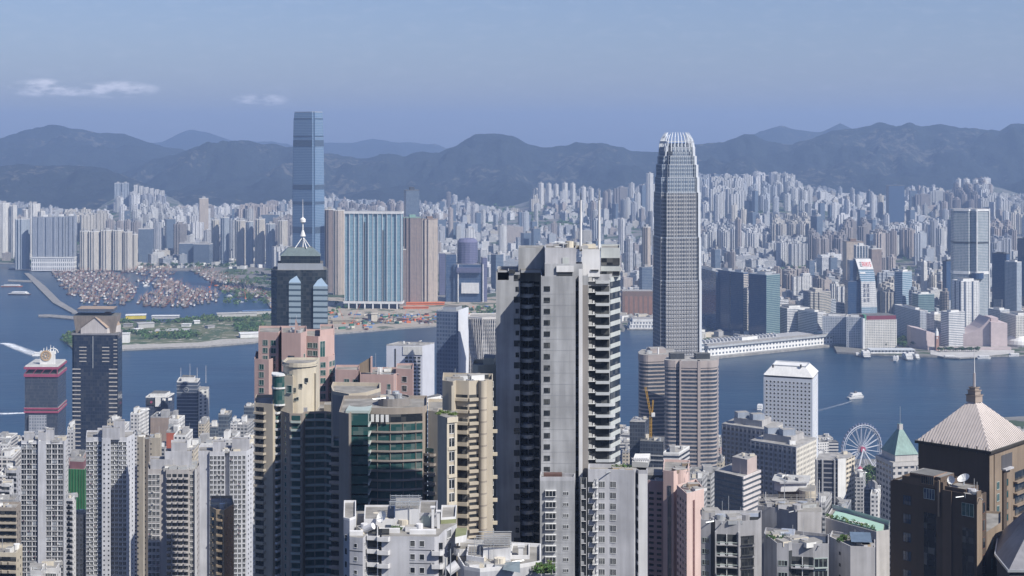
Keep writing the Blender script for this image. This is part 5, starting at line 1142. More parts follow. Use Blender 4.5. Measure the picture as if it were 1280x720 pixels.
def ring2(mb, c, r0, r1, y, mat, n=20, th_=.6):
    for i in range(n):
        a, b = 2 * math.pi * i / n, 2 * math.pi * (i + 1) / n
        P = lambda rad, t, yy: (c[0] + rad * math.cos(t), yy, c[1] + rad * math.sin(t))
        mb.face([P(r0, a, y), P(r1, a, y), P(r1, b, y), P(r0, b, y)][::-1], mat); mb.face([P(r1, a, y), P(r1, a, y + th_), P(r1, b, y + th_), P(r1, b, y)], mat)
ring2(mb, (ex - 1.2, cz), 4.2, 6.3, ey - 2.8, GOLD, th_=.8); ring2(mb, (ex - 1.2, cz), 1.4, 2.6, ey - 2.8, GOLD, th_=.8)
for a in range(8): t = a * math.pi / 4; mb.tube((ex - 1.2 + 2.4 * math.cos(t), ey - 2.6, cz + 2.4 * math.sin(t)), (ex - 1.2 + 4.4 * math.cos(t), ey - 2.6, cz + 4.4 * math.sin(t)), .35, GOLD, 4)
th.part('golden_rosette', mb, parent=em)
mb = MB(); 
for k, (dx, h) in enumerate(((-8, 4), (-5, 7), (-1.5, 8.5), (3, 10.5), (6.5, 9), (9, 5))): mb.tube((ex + dx, ey, Z(442, Y1) - 2), (ex + dx + .6, ey, Z(442, Y1) + h - 2), .9, WHITE, 6, .3)
for a in range(10): t = a * .33; mb.tube((ex + 6 + 6 * math.cos(t), ey + 1, cz + 3 + 5 * math.sin(t)), (ex + 6 + 6 * math.cos(t + .33), ey + 1, cz + 3 + 5 * math.sin(t + .33)), .6, WHITE, 5)
th.part('curling_finials', mb, parent=em)
mb = MB(); mb.prism(FP((36, Y1 - 3), (58, Y1 - 3), (58, Y1), (36, Y1)), Z(560, Y1), Z(519, Y1), facade('grey panel grid', (.34, .36, .40), (.12, .14, .18), 3, 3.6, .5, .5)); th.part('grey_lower_panel', mb)
th.done()

# --- dark tower with stepped brown roof
Y2b = 1560; fp2 = FP((90, Y2b), (147, Y2b - 2), (153, Y2b + 32), (97, Y2b + 36)); z2 = Z(417, Y2b)
BLK = facade('black-blue curtain wall', (.03, .04, .065), (.016, .024, .045), 2.4, 3.7, .9, .85, curtain=.1, grough=.08, stain=.05); PALEB = plain('pale sill band', (.42, .40, .38), .6, .1)
th = Thing('office_tower', 'near-black glass tower with pale corner stripes and a stepped brown hipped roof', 'office tower', (*centre(fp2), 4))
mb = MB(); mb.prism(notched(fp2, 2), 4, z2, BLK, ROOFD); th.part('body', mb)
mb = MB(); mb.prism(inset(fp2, -.5), z2 - 1.4, z2 + .4, plain('grey cornice', (.24, .24, .26), .6), ROOFD); th.part('cornice', mb)
pr = MB(); w5 = 8.6; pr.prism([(-w5 / 2, -.5), (w5 / 2, -.5), (w5 / 2, .5), (-w5 / 2, .5)], 0, 1.1, PALEB, None, True)
wall_put(th, 'corner_stripe', pr, fp2[0], fp2[1], [.10], [Z(462 + i * 5.3, Y2b) for i in range(20)], 0); wall_put(th, 'corner_stripe', pr, fp2[0], fp2[1], [.90], [Z(462 + i * 5.3, Y2b) for i in range(20)], 0)
pr = MB(); pr.prism([(-3.8, -.4), (3.8, -.4), (3.8, .3), (-3.8, .3)], 0, .9, PALEB, None, True)
wall_put(th, 'upper_stripe', pr, fp2[0], fp2[1], [.24, .74], [Z(434.5 + i * 4.4, Y2b) for i in range(5)], .1)
pr = MB(); pr.prism([(-1.8, -.4), (1.8, -.4), (1.8, .3), (-1.8, .3)], 0, .8, PALEB, None, True); wall_put(th, 'upper_stripe', pr, fp2[0], fp2[1], [.95], [Z(425 + i * 4.4, Y2b) for i in range(8)], .1)
mb = MB(); mb.tube((*lerp(fp2[0], fp2[1], .46), Z(460, Y2b)), (*lerp(fp2[0], fp2[1], .46), Z(420, Y2b)), .5, STEEL, 4); th.part('centre_line_fin', mb)
TANR = plain('weathered tan roof tile', (.36, .28, .22), .85, .35); GAB = plain('pale gable', (.50, .47, .46), .8, .2)
q = inset(fp2, 3.5); mb = MB(); zc = Z(404, Y2b); mb.frustum(q, z2 + .4, inset(fp2, 1), Z(388, Y2b) - 6, plain('brown roof screen', (.30, .26, .23), .8, .3), ROOFD); th.part('roof_screen', mb)
# front gable hipped piece
a, b, c_, d = X(106, Y2b), X(139, Y2b), X(124, Y2b), X(147, Y2b); yf = Y2b - 1; mb = MB()
mb.face([(a - 4, yf, z2), (b - 4, yf, z2), (b - 4, yf, z2 + 6), (c_ - 4, yf, z2 + 17), (a - 4, yf, z2 + 6)], GAB)
mb.face([(a - 4, yf - 1, z2 + 6), (c_ - 4, yf - 1, z2 + 17.5), (c_ + 4, yf + 26, z2 + 22), (a, yf + 26, z2 + 10)], TANR); mb.face([(c_ - 4, yf - 1, z2 + 17.5), (b - 4, yf - 1, z2 + 6), (d, yf + 14, z2 + 8), (c_ + 4, yf + 26, z2 + 22)], TANR)
mb.face([(b - 4, yf, z2), (d, yf + 14, z2), (d, yf + 14, z2 + 8), (b - 4, yf, z2 + 6)], GAB); th.part('hipped_gable', mb)
mb = MB(); mb.prism([lerp(centre(fp2), p, .8) for p in fp2], Z(390, Y2b), Z(386.5, Y2b), plain('navy roof edge', (.10, .12, .16), .6), TANR); th.part('roof_deck', mb)
th.done()

# --- grey tower with four aerials, sign block and neighbours
YA = 1650; fpA = FP((220, YA), (249, YA - 2), (261.5, YA + 12), (232, YA + 34)); zA = Z(478, YA)
th, c = office('office_tower', 'navy ribbed tower with four white rooftop aerials and lit grey flank', 'office tower', FP((221, YA), (247, YA - 1), (250, YA + 22), (224, YA + 30)), 4, zA, facade('blue ribbon wall', (.08, .10, .14), (.04, .06, .1), 30, 3.9, 1.2, .5, curtain=0), bands=(3.9, .8, plain('pale blue band', (.36, .38, .42), .6), .3), plant=(.6, .5, 5), parm=WHITE)
mb = MB(); mb.prism(FP((248, YA - 3), (260.5, YA + 4), (261.5, YA + 20), (250, YA + 22)), 4, Z(487, YA), facade('notched grey flank', (.50, .50, .48), (.05, .06, .08), 5.5, 3.9, .45, .55, curtain=0), ROOF); th.part('stair_flank', mb)
ring = MB(); ring2(ring, (X(233, YA), Z(487, YA)), 2.2, 3.0, YA - 1.2, STEEL, 16, .4); th.part('ring_emblem', ring)
for px, tp in ((224, 461), (235.5, 456), (244.5, 461), (255.5, 458)): mb = MB(); mb.tube((X(px, YA), YA + 8, zA - 2), (X(px, YA), YA + 8, Z(tp, YA)), .28, WHITE, 5, .15); th.part('aerial', mb)
th.done()
fpS = FP((182, 1700), (210, 1700), (218, 1725), (190, 1730)); th, c = office('office_block', 'dark office block with white roof plant and small signs left of the four aerials', 'office block', fpS, 4, Z(497, 1700), NAVY, plant=(.7, .45, 4), parm=WHITE)
mb = MB(); mb.prism(FP((194, 1698.6), (201, 1698.6), (201, 1700), (194, 1700)), Z(508, 1700), Z(496, 1700), WHITE); th.part('white_panel', mb)
mb = MB(); mb.prism(FP((184, 1699), (193, 1699), (193, 1700), (184, 1700)), Z(506, 1700), Z(499, 1700), DARKM); sg = th.part('sign_panel', mb); mb = MB(); mb.tube((X(189, 1698.4), 1698.4, Z(502.5, 1700)), (X(189, 1698.4), 1699.2, Z(502.5, 1700)), 1.4, PNK, 12); th.part('red_roundel', mb, parent=sg)
mb = MB(); mb.prism(FP((203, 1698.5), (215, 1703), (215, 1704.5), (203, 1700)), Z(501, 1700), Z(498, 1700), WHITE); th.part('white_sign_strip', mb); clutter(th, fpS, Z(497, 1700), 5, random.Random(2)); th.done()

# --- white gridded office with a dish, blue slab, wavy fin tower, red roundel block
Yo = 1500; fpo = FP((483, Yo), (528, Yo - 3), (543, Yo + 16), (498, Yo + 22)); 
th = Thing('office_tower', 'pale office tower with square window grid and a dish on its roof', 'office tower', (*centre(fpo), 4)); zo = Z(432, Yo)
mb = MB(); mb.prism(fpo, 4, zo, plain('pale blue-grey panel', (.50, .52, .58), .6, .1), ROOF); th.part('body', mb)
WS = MB(); WS.box(-1.55, 1.55, -.12, .05, 0, 2.1, GLD); WS.box(-1.75, 1.75, -.4, 0, -.3, 0, WHITE)
wall_put(th, 'window', WS, lerp(fpo[0], fpo[1], .5), lerp(fpo[0], fpo[1], .97), [.13, .37, .62, .86], [zo - 13 - i * 3.7 for i in range(22)])
mb = MB(); e0, e1 = lerp(fpo[0], fpo[1], .23), lerp(fpo[0], fpo[1], .25); mb.prism([(e0[0], e0[1] - .4), (e1[0] + .6, e1[1] - .4), (e1[0] + .6, e1[1]), e0], 8, zo - 3, DARKM); th.part('dark_joint', mb)
mb = MB(); e0, e1 = lerp(fpo[0], fpo[1], .46), lerp(fpo[0], fpo[1], 1.0); mb.prism([(e0[0], e0[1] - .8), (e1[0], e1[1] - .8), e1, e0], zo - 9, zo - .5, plain('white grey panel', (.60, .60, .58), .7)); th.part('top_panel', mb)
mb = MB(); parapet(mb, fpo, zo, 1.2, .5, GREYC); th.part('parapet', mb); dish(th, X(524, Yo), Yo + 9, zo, 2.6, 2.5, 1.0); clutter(th, fpo, zo, 5, random.Random(8), 2); th.done()
Y6 = 1430; fp6 = FP((545.5, Y6 + 6), (573, Y6 - 2), (585, Y6 + 24), (560, Y6 + 36)); z6 = Z(390, Y6)
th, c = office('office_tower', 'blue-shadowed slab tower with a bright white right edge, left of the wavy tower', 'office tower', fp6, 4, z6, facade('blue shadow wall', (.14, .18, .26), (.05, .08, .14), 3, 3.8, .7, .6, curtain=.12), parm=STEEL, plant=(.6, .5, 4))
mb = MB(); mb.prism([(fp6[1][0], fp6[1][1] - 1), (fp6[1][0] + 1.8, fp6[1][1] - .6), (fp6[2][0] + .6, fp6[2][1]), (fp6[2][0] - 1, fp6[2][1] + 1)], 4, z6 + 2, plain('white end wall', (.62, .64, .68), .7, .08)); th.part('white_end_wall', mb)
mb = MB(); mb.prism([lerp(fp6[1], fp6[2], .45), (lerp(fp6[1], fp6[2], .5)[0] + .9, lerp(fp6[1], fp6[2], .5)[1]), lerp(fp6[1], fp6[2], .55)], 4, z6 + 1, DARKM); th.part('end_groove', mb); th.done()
Y7 = 1380; fp7 = FP((586, Y7 + 6), (603, Y7 - 1), (628, Y7 + 3), (630, Y7 + 34), (588, Y7 + 34)); z7 = Z(398, Y7)
th = Thing('office_tower', 'office tower wrapped in wavy pale vertical fins, half hidden by the white tower', 'office tower', (*centre(fp7), 4)); mb = MB(); mb.prism(fp7, 4, z7, facade('wavy tower glass', (.34, .34, .34), (.09, .11, .14), 1.6, 3.8, .8, .5, curtain=.3), ROOF); th.part('body', mb)
FINP = plain('pale fin', (.58, .56, .54), .5, .1)
for (A_, B_, n) in ((fp7[0], fp7[1], 9), (fp7[1], fp7[2], 10)):
    for i in range(n + 1):
        b_ = lerp(A_, B_, i / n); mb = MB(); dxn = Vector((B_[1] - A_[1], -(B_[0] - A_[0]))).normalized(); prev = None
        for k in range(14):
            z_ = 70 + (z7 - 70) * k / 13; o_ = .7 + .9 * math.sin(k * .95 + i * .55); lat = .55 * math.sin(k * .8 + i * .4); t_ = Vector((B_[0] - A_[0], B_[1] - A_[1])).normalized()
            p_ = (b_[0] + dxn.x * o_ + t_.x * lat, b_[1] + dxn.y * o_ + t_.y * lat, z_)
            if prev: mb.tube(prev, p_, .34, FINP, 4)
            prev = p_
        th.part('wavy_fin', mb)
mb = MB(); parapet(mb, inset(fp7, -.6), z7 - 1, 2, .8, FINP); th.part('parapet', mb); th.done()
Yh_ = 1250; fph = FP((524, Yh_), (532, Yh_ - 4), (556, Yh_ + 12), (550, Yh_ + 28)); zh = Z(502, Yh_)
th, c = office('office_block', 'low blue-grey office block with a red roundel sign and railed white roof', 'office block', fph, 4, zh, facade('blue grey fins', (.30, .34, .40), (.06, .09, .14), 2, 4, .6, .7, curtain=.1), parm=WHITE, plant=(.7, .6, 3)); mb = MB(); p_ = lerp(fph[1], fph[2], .22); mb.tube((p_[0] + .2, p_[1] - .8, Z(507, Yh_)), (p_[0] + .2, p_[1], Z(507, Yh_)), 2.5, PNK, 16); s_ = th.part('red_roundel', mb)
mb = MB(); mb.tube((p_[0] + .2, p_[1] - 1.0, Z(507, Yh_)), (p_[0] + .2, p_[1] - .5, Z(507, Yh_)), 1.0, WHITE, 8); th.part('white_centre', mb, parent=s_); clutter(th, fph, zh, 7, random.Random(6)); th.done()

# --- gridded office pair, slatted block, slim white-ended block
GRIDO = facade('shaded deep grid office', (.34, .34, .36), (.012, .018, .03), 4.4, 4.1, .64, .58, curtain=.12, grough=.2); GRIDL = facade('lit grid office', (.60, .57, .50), (.08, .08, .09), 3.2, 4.1, .42, .5, curtain=.2)  # front wall darkened for shade, end wall lightened for sun, both by colour
for lab, pp, tp, Yk, n in (('grey gridded office block behind, left one of the gridded pair', ((903, 1348), (960, 1318), (978, 1352), (922, 1380)), 536, 1330, 12), ('grey gridded office block in front with cream lit end, right one of the pair', ((938.5, 1246), (995, 1218), (1020, 1256), (965, 1284)), 554, 1240, 16)):
    f_ = FP(*pp); c = centre(f_); z_ = Z(tp, Yk); th = Thing('office_block', lab, 'office block', (*c, 4))
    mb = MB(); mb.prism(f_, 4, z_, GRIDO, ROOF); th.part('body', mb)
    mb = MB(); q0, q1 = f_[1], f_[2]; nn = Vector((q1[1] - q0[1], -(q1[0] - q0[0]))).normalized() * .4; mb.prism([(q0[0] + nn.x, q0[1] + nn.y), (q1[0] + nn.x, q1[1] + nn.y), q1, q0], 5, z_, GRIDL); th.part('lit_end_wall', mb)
    L_ = math.hypot(f_[1][0] - f_[0][0], f_[1][1] - f_[0][1]); fins(th, f_[0], f_[1], round(L_ / 4.4), 6, z_, plain('shaded grid pier', (.34, .34, .36), .8), .9, .7, 'pier')
    mb = MB(); mb.prism(inset(f_, -.4), z_, z_ + 1.5, GREYC, ROOF); th.part('parapet', mb)
    mb = MB(); mb.prism([lerp(c, p, .62) for p in f_], z_ + 1.5, z_ + 7, plain('roof mass', (.42, .41, .40), .8, .3), ROOF); th.part('plant_storey', mb)
    for dx in (-.35, .3): p_ = lerp(c, f_[1 if dx > 0 else 0], abs(dx)); mb = MB(); mb.prism(box_fp(p_[0], p_[1], .2, 11, 9), z_ + 7, z_ + 12, plain('blue grey box', (.30, .34, .40), .7), ROOF); th.part('lift_house', mb)
    clutter(th, f_, z_ + 1.5, n, random.Random(n), 4); th.done()
Yr = 1000; f_ = FP((893, Yr + 20), (928, Yr), (950, Yr + 22), (916, Yr + 44)); z_ = Z(596, Yr)
th = Thing('office_block', 'dark glass office block with white slatted right side and pinkish roof tower', 'office block', (*centre(f_), 20))
mb = MB(); mb.prism(f_, 4, z_, facade('smoky glass block', (.10, .12, .14), (.05, .065, .09), 1.5, 3.6, .85, .7, curtain=.2), ROOF); th.part('body', mb)
pr = MB(); L_ = math.hypot(f_[2][0] - f_[1][0], f_[2][1] - f_[1][1]); pr.prism([(-L_ / 2, -.8), (L_ / 2, -.8), (L_ / 2, .2), (-L_ / 2, .2)], 0, 1.7, plain('white slat', (.62, .58, .56), .7), None, True); wall_put(th, 'white_slat', pr, f_[1], f_[2], [.5], [z_ - 1.7 - i * 3.6 for i in range(22)])
q = FP((915, Yr + 16), (934, Yr + 6), (946, Yr + 20), (928, Yr + 30)); mb = MB(); mb.prism(q, z_, Z(577, Yr), plain('pinkish stone', (.46, .38, .35), .8, .15), ROOF); th.part('roof_tower', mb); clutter(th, q, Z(577, Yr), 4, random.Random(4), 1.5); clutter(th, f_, z_, 5, random.Random(5), 2); th.done()
Ye = 1150; f_ = FP((1020, Ye), (1047, Ye - 2), (1057, Ye), (1068, Ye + 14), (1062, Ye + 30), (1024, Ye + 24)); z_ = Z(575, Ye)
th = Thing('office_block', 'dark ribbon-window block with blank white end and cream slatted flank', 'office block', (*centre(f_), 4))
mb = MB(); mb.prism(f_, 4, z_, facade('ribbon dark', (.26, .26, .28), (.025, .03, .045), 30, 3.7, 1.2, .72, curtain=0), ROOF); th.part('body', mb)
for a in (1020.5, 1027.5, 1042.5): mb = MB(); mb.box(X(a, Ye) - .6, X(a, Ye) + .6, Ye - 2.6, Ye + 2, 5, z_ + .5, GREYC); th.part('grey_pier', mb)
mb = MB(); mb.prism([(f_[1][0], f_[1][1] - 1), (f_[2][0], f_[2][1] - 1), (f_[2][0], f_[2][1] + 2), (f_[1][0], f_[1][1] + 2)], 5, z_ + 1.5, WHITE, ROOF); th.part('blank_end', mb)
mb = MB(); nn = Vector((f_[3][1] - f_[2][1], -(f_[3][0] - f_[2][0]))).normalized() * .5; mb.prism([(f_[2][0] + nn.x, f_[2][1] + nn.y), (f_[3][0] + nn.x, f_[3][1] + nn.y), f_[3], f_[2]], 5, z_ + .6, facade('cream slats', (.62, .56, .46), (.08, .08, .08), 5.2, 3.7, .8, .5, curtain=0)); th.part('slatted_flank', mb); clutter(th, f_, z_, 6, random.Random(15), 2.5); th.done()

# --- tower being built, with yellow crane
Yc = 1230; f_ = FP((787, Yc), (806, Yc - 2), (811, Yc + 16), (792, Yc + 22)); DKN = facade('dark scaffold net', (.07, .08, .10), (.03, .035, .045), 2.2, 3.4, .8, .7, curtain=.1)
th = Thing('building_under_construction', 'dark netted building under construction below the yellow crane', 'building', (X(805, Yc), Yc + 10, 4)); mb = MB(); mb.prism(f_, 4, Z(527, Yc), DKN, ROOF); th.part('left_block', mb)
mb = MB(); q = FP((800, Yc - 10), (829, Yc - 14), (831, Yc + 8), (802, Yc + 10)); mb.prism(q, 4, Z(548, Yc), DKN, ROOFD); th.part('right_block', mb)
for k, zz in enumerate((566, 572)): mb = MB(); mb.prism(inset(q, -.8), Z(zz, Yc), Z(zz - 1.3, Yc), GREYC); th.part('bare_floor_slab', mb)
clutter(th, q, Z(548, Yc), 8, random.Random(21), 3); clutter(th, f_, Z(527, Yc), 4, random.Random(22), 2); th.done()
YELC = plain('crane yellow', (.58, .34, .03), .6, .15); cx0, cy0 = X(814, Yc), Yc + 4
def lattice(mb, p, q, w_, n, mat, rad=.16):
    p, q = Vector(p), Vector(q); d = (q - p).normalized(); a = d.orthogonal().normalized() * w_; b = d.cross(a)
    cs = [a, b, -a, -b]
    for c_ in cs: mb.tube(p + c_, q + c_, rad, mat, 4)
    for i in range(n):
        s0, s1 = p.lerp(q, i / n), p.lerp(q, (i + 1) / n)
        for k in range(4): mb.tube(s0 + cs[k], s1 + cs[(k + 1) % 4], rad * .7, mat, 3, cap=False)
th = Thing('tower_crane', 'yellow luffing tower crane with raised jib left of the banded granite tower', 'tower crane', (cx0, cy0, Z(550, Yc))); mb = MB(); lattice(mb, (cx0, cy0, Z(550, Yc)), (cx0, cy0, Z(521, Yc)), 1.1, 9, YELC, .2); th.part('mast', mb)
mb = MB(); lattice(mb, (cx0, cy0, Z(520, Yc)), (X(807.5, Yc), cy0, Z(485, Yc)), .9, 11, YELC, .18); th.part('jib', mb)
mb = MB(); lattice(mb, (cx0 + 1, cy0, Z(520, Yc)), (cx0 + 2, cy0, Z(501, Yc)), .6, 5, YELC, .16); th.part('back_frame', mb); mb = MB(); mb.box(cx0 + .5, cx0 + 3.4, cy0 - 1.6, cy0 + 1, Z(520, Yc) - 1, Z(517, Yc), WHITE); th.part('cab', mb)
mb = MB(); mb.tube((X(807.5, Yc), cy0, Z(485, Yc)), (cx0 + 2, cy0, Z(501, Yc)), .08, DARKM, 3); th.part('stay_cable', mb); th.done()

# --- observation wheel
Yo2 = 1800; wc = Vector((X(1077, Yo2), Yo2, Z(561.5, Yo2))); RW = 29.5; ua = R(27)
U = Vector((math.cos(ua), math.sin(ua), 0)); NW = Vector((-math.sin(ua), math.cos(ua), 0))
th = Thing('observation_wheel', 'white observation wheel with a crimson hub beside the harbour', 'observation wheel', (wc.x, wc.y, 3.5))
WST = plain('wheel white steel', (.50, .52, .57), .5, .05)
def wp(t, rad, o=0): return wc + U * math.cos(t) * rad + Vector((0, 0, math.sin(t) * rad)) + NW * o
for o in (-1.6, 1.6):
    mb = MB()
    for i in range(48): mb.tube(wp(i * math.pi / 24, RW, o), wp((i + 1) * math.pi / 24, RW, o), .5, WST, 5, cap=False)
    for i in range(48): mb.tube(wp(i * math.pi / 24, RW - 2.4, o), wp((i + 1) * math.pi / 24, RW - 2.4, o), .3, WST, 4, cap=False)
    th.part('rim', mb)
for i in range(21): 
    mb = MB(); t = i * 2 * math.pi / 21 + .1; mb.tube(wp(t, 2, 1.2), wp(t, RW - 2, .5), .36, WST, 4); mb.tube(wp(t, 2, -1.2), wp(t, RW - 2, -.5), .3, WST, 4); th.part('spoke', mb)
mb = MB(); mb.tube(wc - NW * 3.2, wc + NW * 3, 3.6, PNK, 18); hub = th.part('hub', mb); mb = MB(); mb.tube(wc - NW * 3.6, wc - NW * 3.1, 1.2, WHITE, 10); th.part('hub_cap', mb, parent=hub)
gd = MB(); gd.rev((0, 0), [(.1, -1.6), (1.3, -1.3), (1.5, 0), (1.2, 1.2), (.1, 1.5)], plain('gondola glass', (.16, .18, .26), .3, .1, spec=.8), 8); 
for i in range(42): t = i * 2 * math.pi / 42 + .07; p_ = wp(t, RW + 1.2); th.put('gondola', gd, p_.x, p_.y, p_.z, ua)
for s in (-1, 1):
    for k in (-1, 1): mb = MB(); mb.tube(wc + NW * 3 * s, Vector((wc.x + U.x * 14 * k + NW.x * 9 * s, wc.y + U.y * 14 * k + NW.y * 9 * s, 3.5)), .9, WST, 6); th.part('support_leg', mb)
mb = MB(); mb.obox((wc.x, wc.y), ua, 20, 10, 3.5, 6.5, WHITE, ROOF); th.part('boarding_platform', mb); th.done()
for px, py, c_ in ((1075, 589, PNK), (1083, 592, PNK)):
    x, y = G(px, py + 3); th = Thing('tent', 'red and white tent at the foot of the wheel, ' + ('left' if px < 1080 else 'right'), 'tent', (x, y, 3.5)); mb = MB(); mb.rev((x, y), [(5, 3.5), (5, 7), (3.2, 9), (.1, 12)], WHITE, 10); th.part('canopy', mb); mb = MB(); mb.rev((x, y), [(3.3, 9.1), (.2, 12.4)], c_, 10); th.part('red_top', mb); th.done()

# --- tower with pale green pyramid roof
Yg2 = 1120; f_ = FP((1102, Yg2 + 22), (1119, Yg2), (1147, Yg2 + 4), (1133, Yg2 + 30)); z_ = Z(569, Yg2)
STN = plain('pale stone', (.52, .50, .48), .8, .2)
th = Thing('office_tower', 'pale stone tower with a light green copper pyramid roof and thin aerial', 'office tower', (*centre(f_), 4)); COP = plain('green copper', (.20, .31, .28), .6, .3)
mb = MB(); mb.prism(f_, Z(578, Yg2), z_, STN, ROOF); th.part('upper_stage', mb)
mb = MB(); f2 = inset(f_, -3.2); mb.prism(f2, 4, Z(582, Yg2), facade('stone office grid', (.50, .48, .46), (.04, .05, .07), 5.2, 4.4, .6, .5, curtain=.15), ROOF); th.part('body', mb)
mb = MB(); mb.prism(inset(f_, -3.6), Z(582, Yg2), Z(577, Yg2), STN, ROOF); th.part('cornice', mb)
mb = MB(); c = centre(f_); mb.frustum(inset(f_, -.6), z_, [lerp(c, p, .18) for p in f_], Z(541, Yg2), COP); th.part('pyramid_roof', mb)
mb = MB(); mb.prism([lerp(c, p, .16) for p in f_], Z(541, Yg2), Z(534, Yg2), STN, COP); mb.tube((*c, Z(534, Yg2)), (*c, Z(512, Yg2)), .18, STEEL, 4); th.part('lantern_and_aerial', mb); th.done()

# --- shore installations at the right edge
SH = plain('blue banner', (.12, .18, .42), .6, .1)
th = Thing('pier_shed', 'grey harbourside shed with a long blue banner at the right edge', 'shed', (X(1268, 1950), 1950, 3.4))
mb = MB(); mb.prism(FP((1246, 1950), (1320, 1940), (1320, 1990), (1250, 1990)), 3.4, 12, GREYC, ROOF); th.part('shed', mb); mb = MB(); mb.prism(FP((1256, 1940), (1300, 1934), (1300, 1936), (1256, 1942)), 12.2, 22, SH); bn = th.part('banner', mb)
mb = MB(); ring2(mb, (X(1273, 1936), 17), 1.4, 2.3, 1935.2, DARKM, 12, .5); ring2(mb, (X(1276, 1936), 17), 1.4, 2.3, 1935.0, DARKM, 12, .5); th.part('double_ring_mark', mb, parent=bn); 
mb = MB(); mb.prism(FP((1247, 1944), (1256, 1943), (1256, 1956), (1247, 1956)), 12, 24, STEEL, ROOF); th.part('grey_end_box', mb); th.done()
th = Thing('lattice_stand', 'white latticed framework standing below the blue banner', 'stand', (X(1270, 1830), 1830, 3.4))
for i in range(7): 
    mb = MB(); xa = X(1252 + i * 5, 1830); mb.tube((xa, 1830, 3.4), (xa, 1830, 26), .5, WHITE, 4); th.part('upright', mb)
    if i < 6:
        mb = MB(); xb = X(1257 + i * 5, 1830)
        for k in range(4): mb.tube((xa, 1830, 4 + k * 5.5), (xb, 1830, 9 + k * 5.5), .35, WHITE, 3); mb.tube((xb, 1830, 4 + k * 5.5), (xa, 1830, 9 + k * 5.5), .35, WHITE, 3)
        th.part('bracing', mb)
th.done()
th = Thing('pier_canopy', 'pale green curved pier canopy between the round-windowed tower and the wheel', 'pier canopy', (X(1035, 1850), 1850, 3.4)); CG = plain('canopy green', (.42, .56, .52), .5, .1)
for i in range(4):
    mb = MB(); xx = X(1018 + i * 9, 1850 - i * 20); yy = 1850 - i * 20
    for k in range(6): 
        a0, a1 = math.pi * k / 6, math.pi * (k + 1) / 6; P = lambda a, y_: (xx + 7 * math.cos(a), y_, 9 + 6 * math.sin(a)); mb.face([P(a0, yy), P(a0, yy + 40), P(a1, yy + 40), P(a1, yy)][::-1], CG)
    mb.box(xx - 6.6, xx + 6.6, yy + 1, yy + 39, 3.4, 9, WHITE); th.part('vault', mb)
th.done()

# --- ordinary mid-distance blocks
MF = [facade('mid white', (.64, .63, .61), (.05, .06, .08), 3.0, 3.0, .5, .48, curtain=.4, stain=.35), facade('mid cream', (.56, .50, .40), (.05, .06, .07), 2.8, 3.0, .55, .45, curtain=.4, stain=.35), facade('mid grey', (.38, .38, .38), (.03, .04, .05), 3.2, 3.2, .7, .5, curtain=.3, stain=.3),
      facade('mid balconies', (.58, .56, .53), (.035, .04, .05), 3.6, 3.0, .74, .58, curtain=.35, stain=.3), facade('mid glass', (.14, .17, .2), (.04, .055, .08), 1.6, 3.8, .85, .7, curtain=.2), facade('mid ribbon', (.52, .51, .5), (.04, .05, .07), 30, 3.6, 1.2, .5, curtain=0), facade('mid pink', (.52, .38, .34), (.05, .05, .06), 3.0, 3.1, .5, .5, curtain=.3)]
MN = ['white', 'cream', 'grey', 'white balconied', 'smoky glass', 'white banded', 'pinkish']
def midblock(lab, l, r_, top, Y, k, sk=.25, dep=20, seed=0, z0=4, roofbox=True, cat='building', shape='box', n=6):
    """block whose front spans columns l..r_; sk turns part of that span into the right-hand side wall"""
    rr = random.Random(seed * 7 + int(l)); pc = r_ - (r_ - l) * sk
    a = 88 if sk < .5 else 70
    fp = FP((l, Y), (pc, Y - 1), (r_, Y + dep), (l + (r_ - pc) * .8, Y + dep + 1)); z1 = Z(top, Y); c = centre(fp)
    th = Thing('city_block', lab, cat, (*c, z0)); mb = MB(); mb.prism(fp, z0, z1, MF[k] if isinstance(k, int) else k, ROOF if rr.random() < .6 else ROOFD); th.part('body', mb)
    mb = MB(); parapet(mb, fp, z1, 1.1, .4, WHITE if k in (0, 3, 5) else GREYC); th.part('parapet', mb)
    if roofbox: mb = MB(); p_ = lerp(c, fp[rr.choice((0, 1, 2, 3))], .3); mb.prism(box_fp(p_[0], p_[1], 0, (fp[1][0] - fp[0][0]) * .36, dep * .35), z1, z1 + rr.uniform(3, 6), WHITE if rr.random() < .6 else GREYC, ROOF); th.part('lift_house', mb)
    clutter(th, fp, z1, n, rr); th.done(); return th
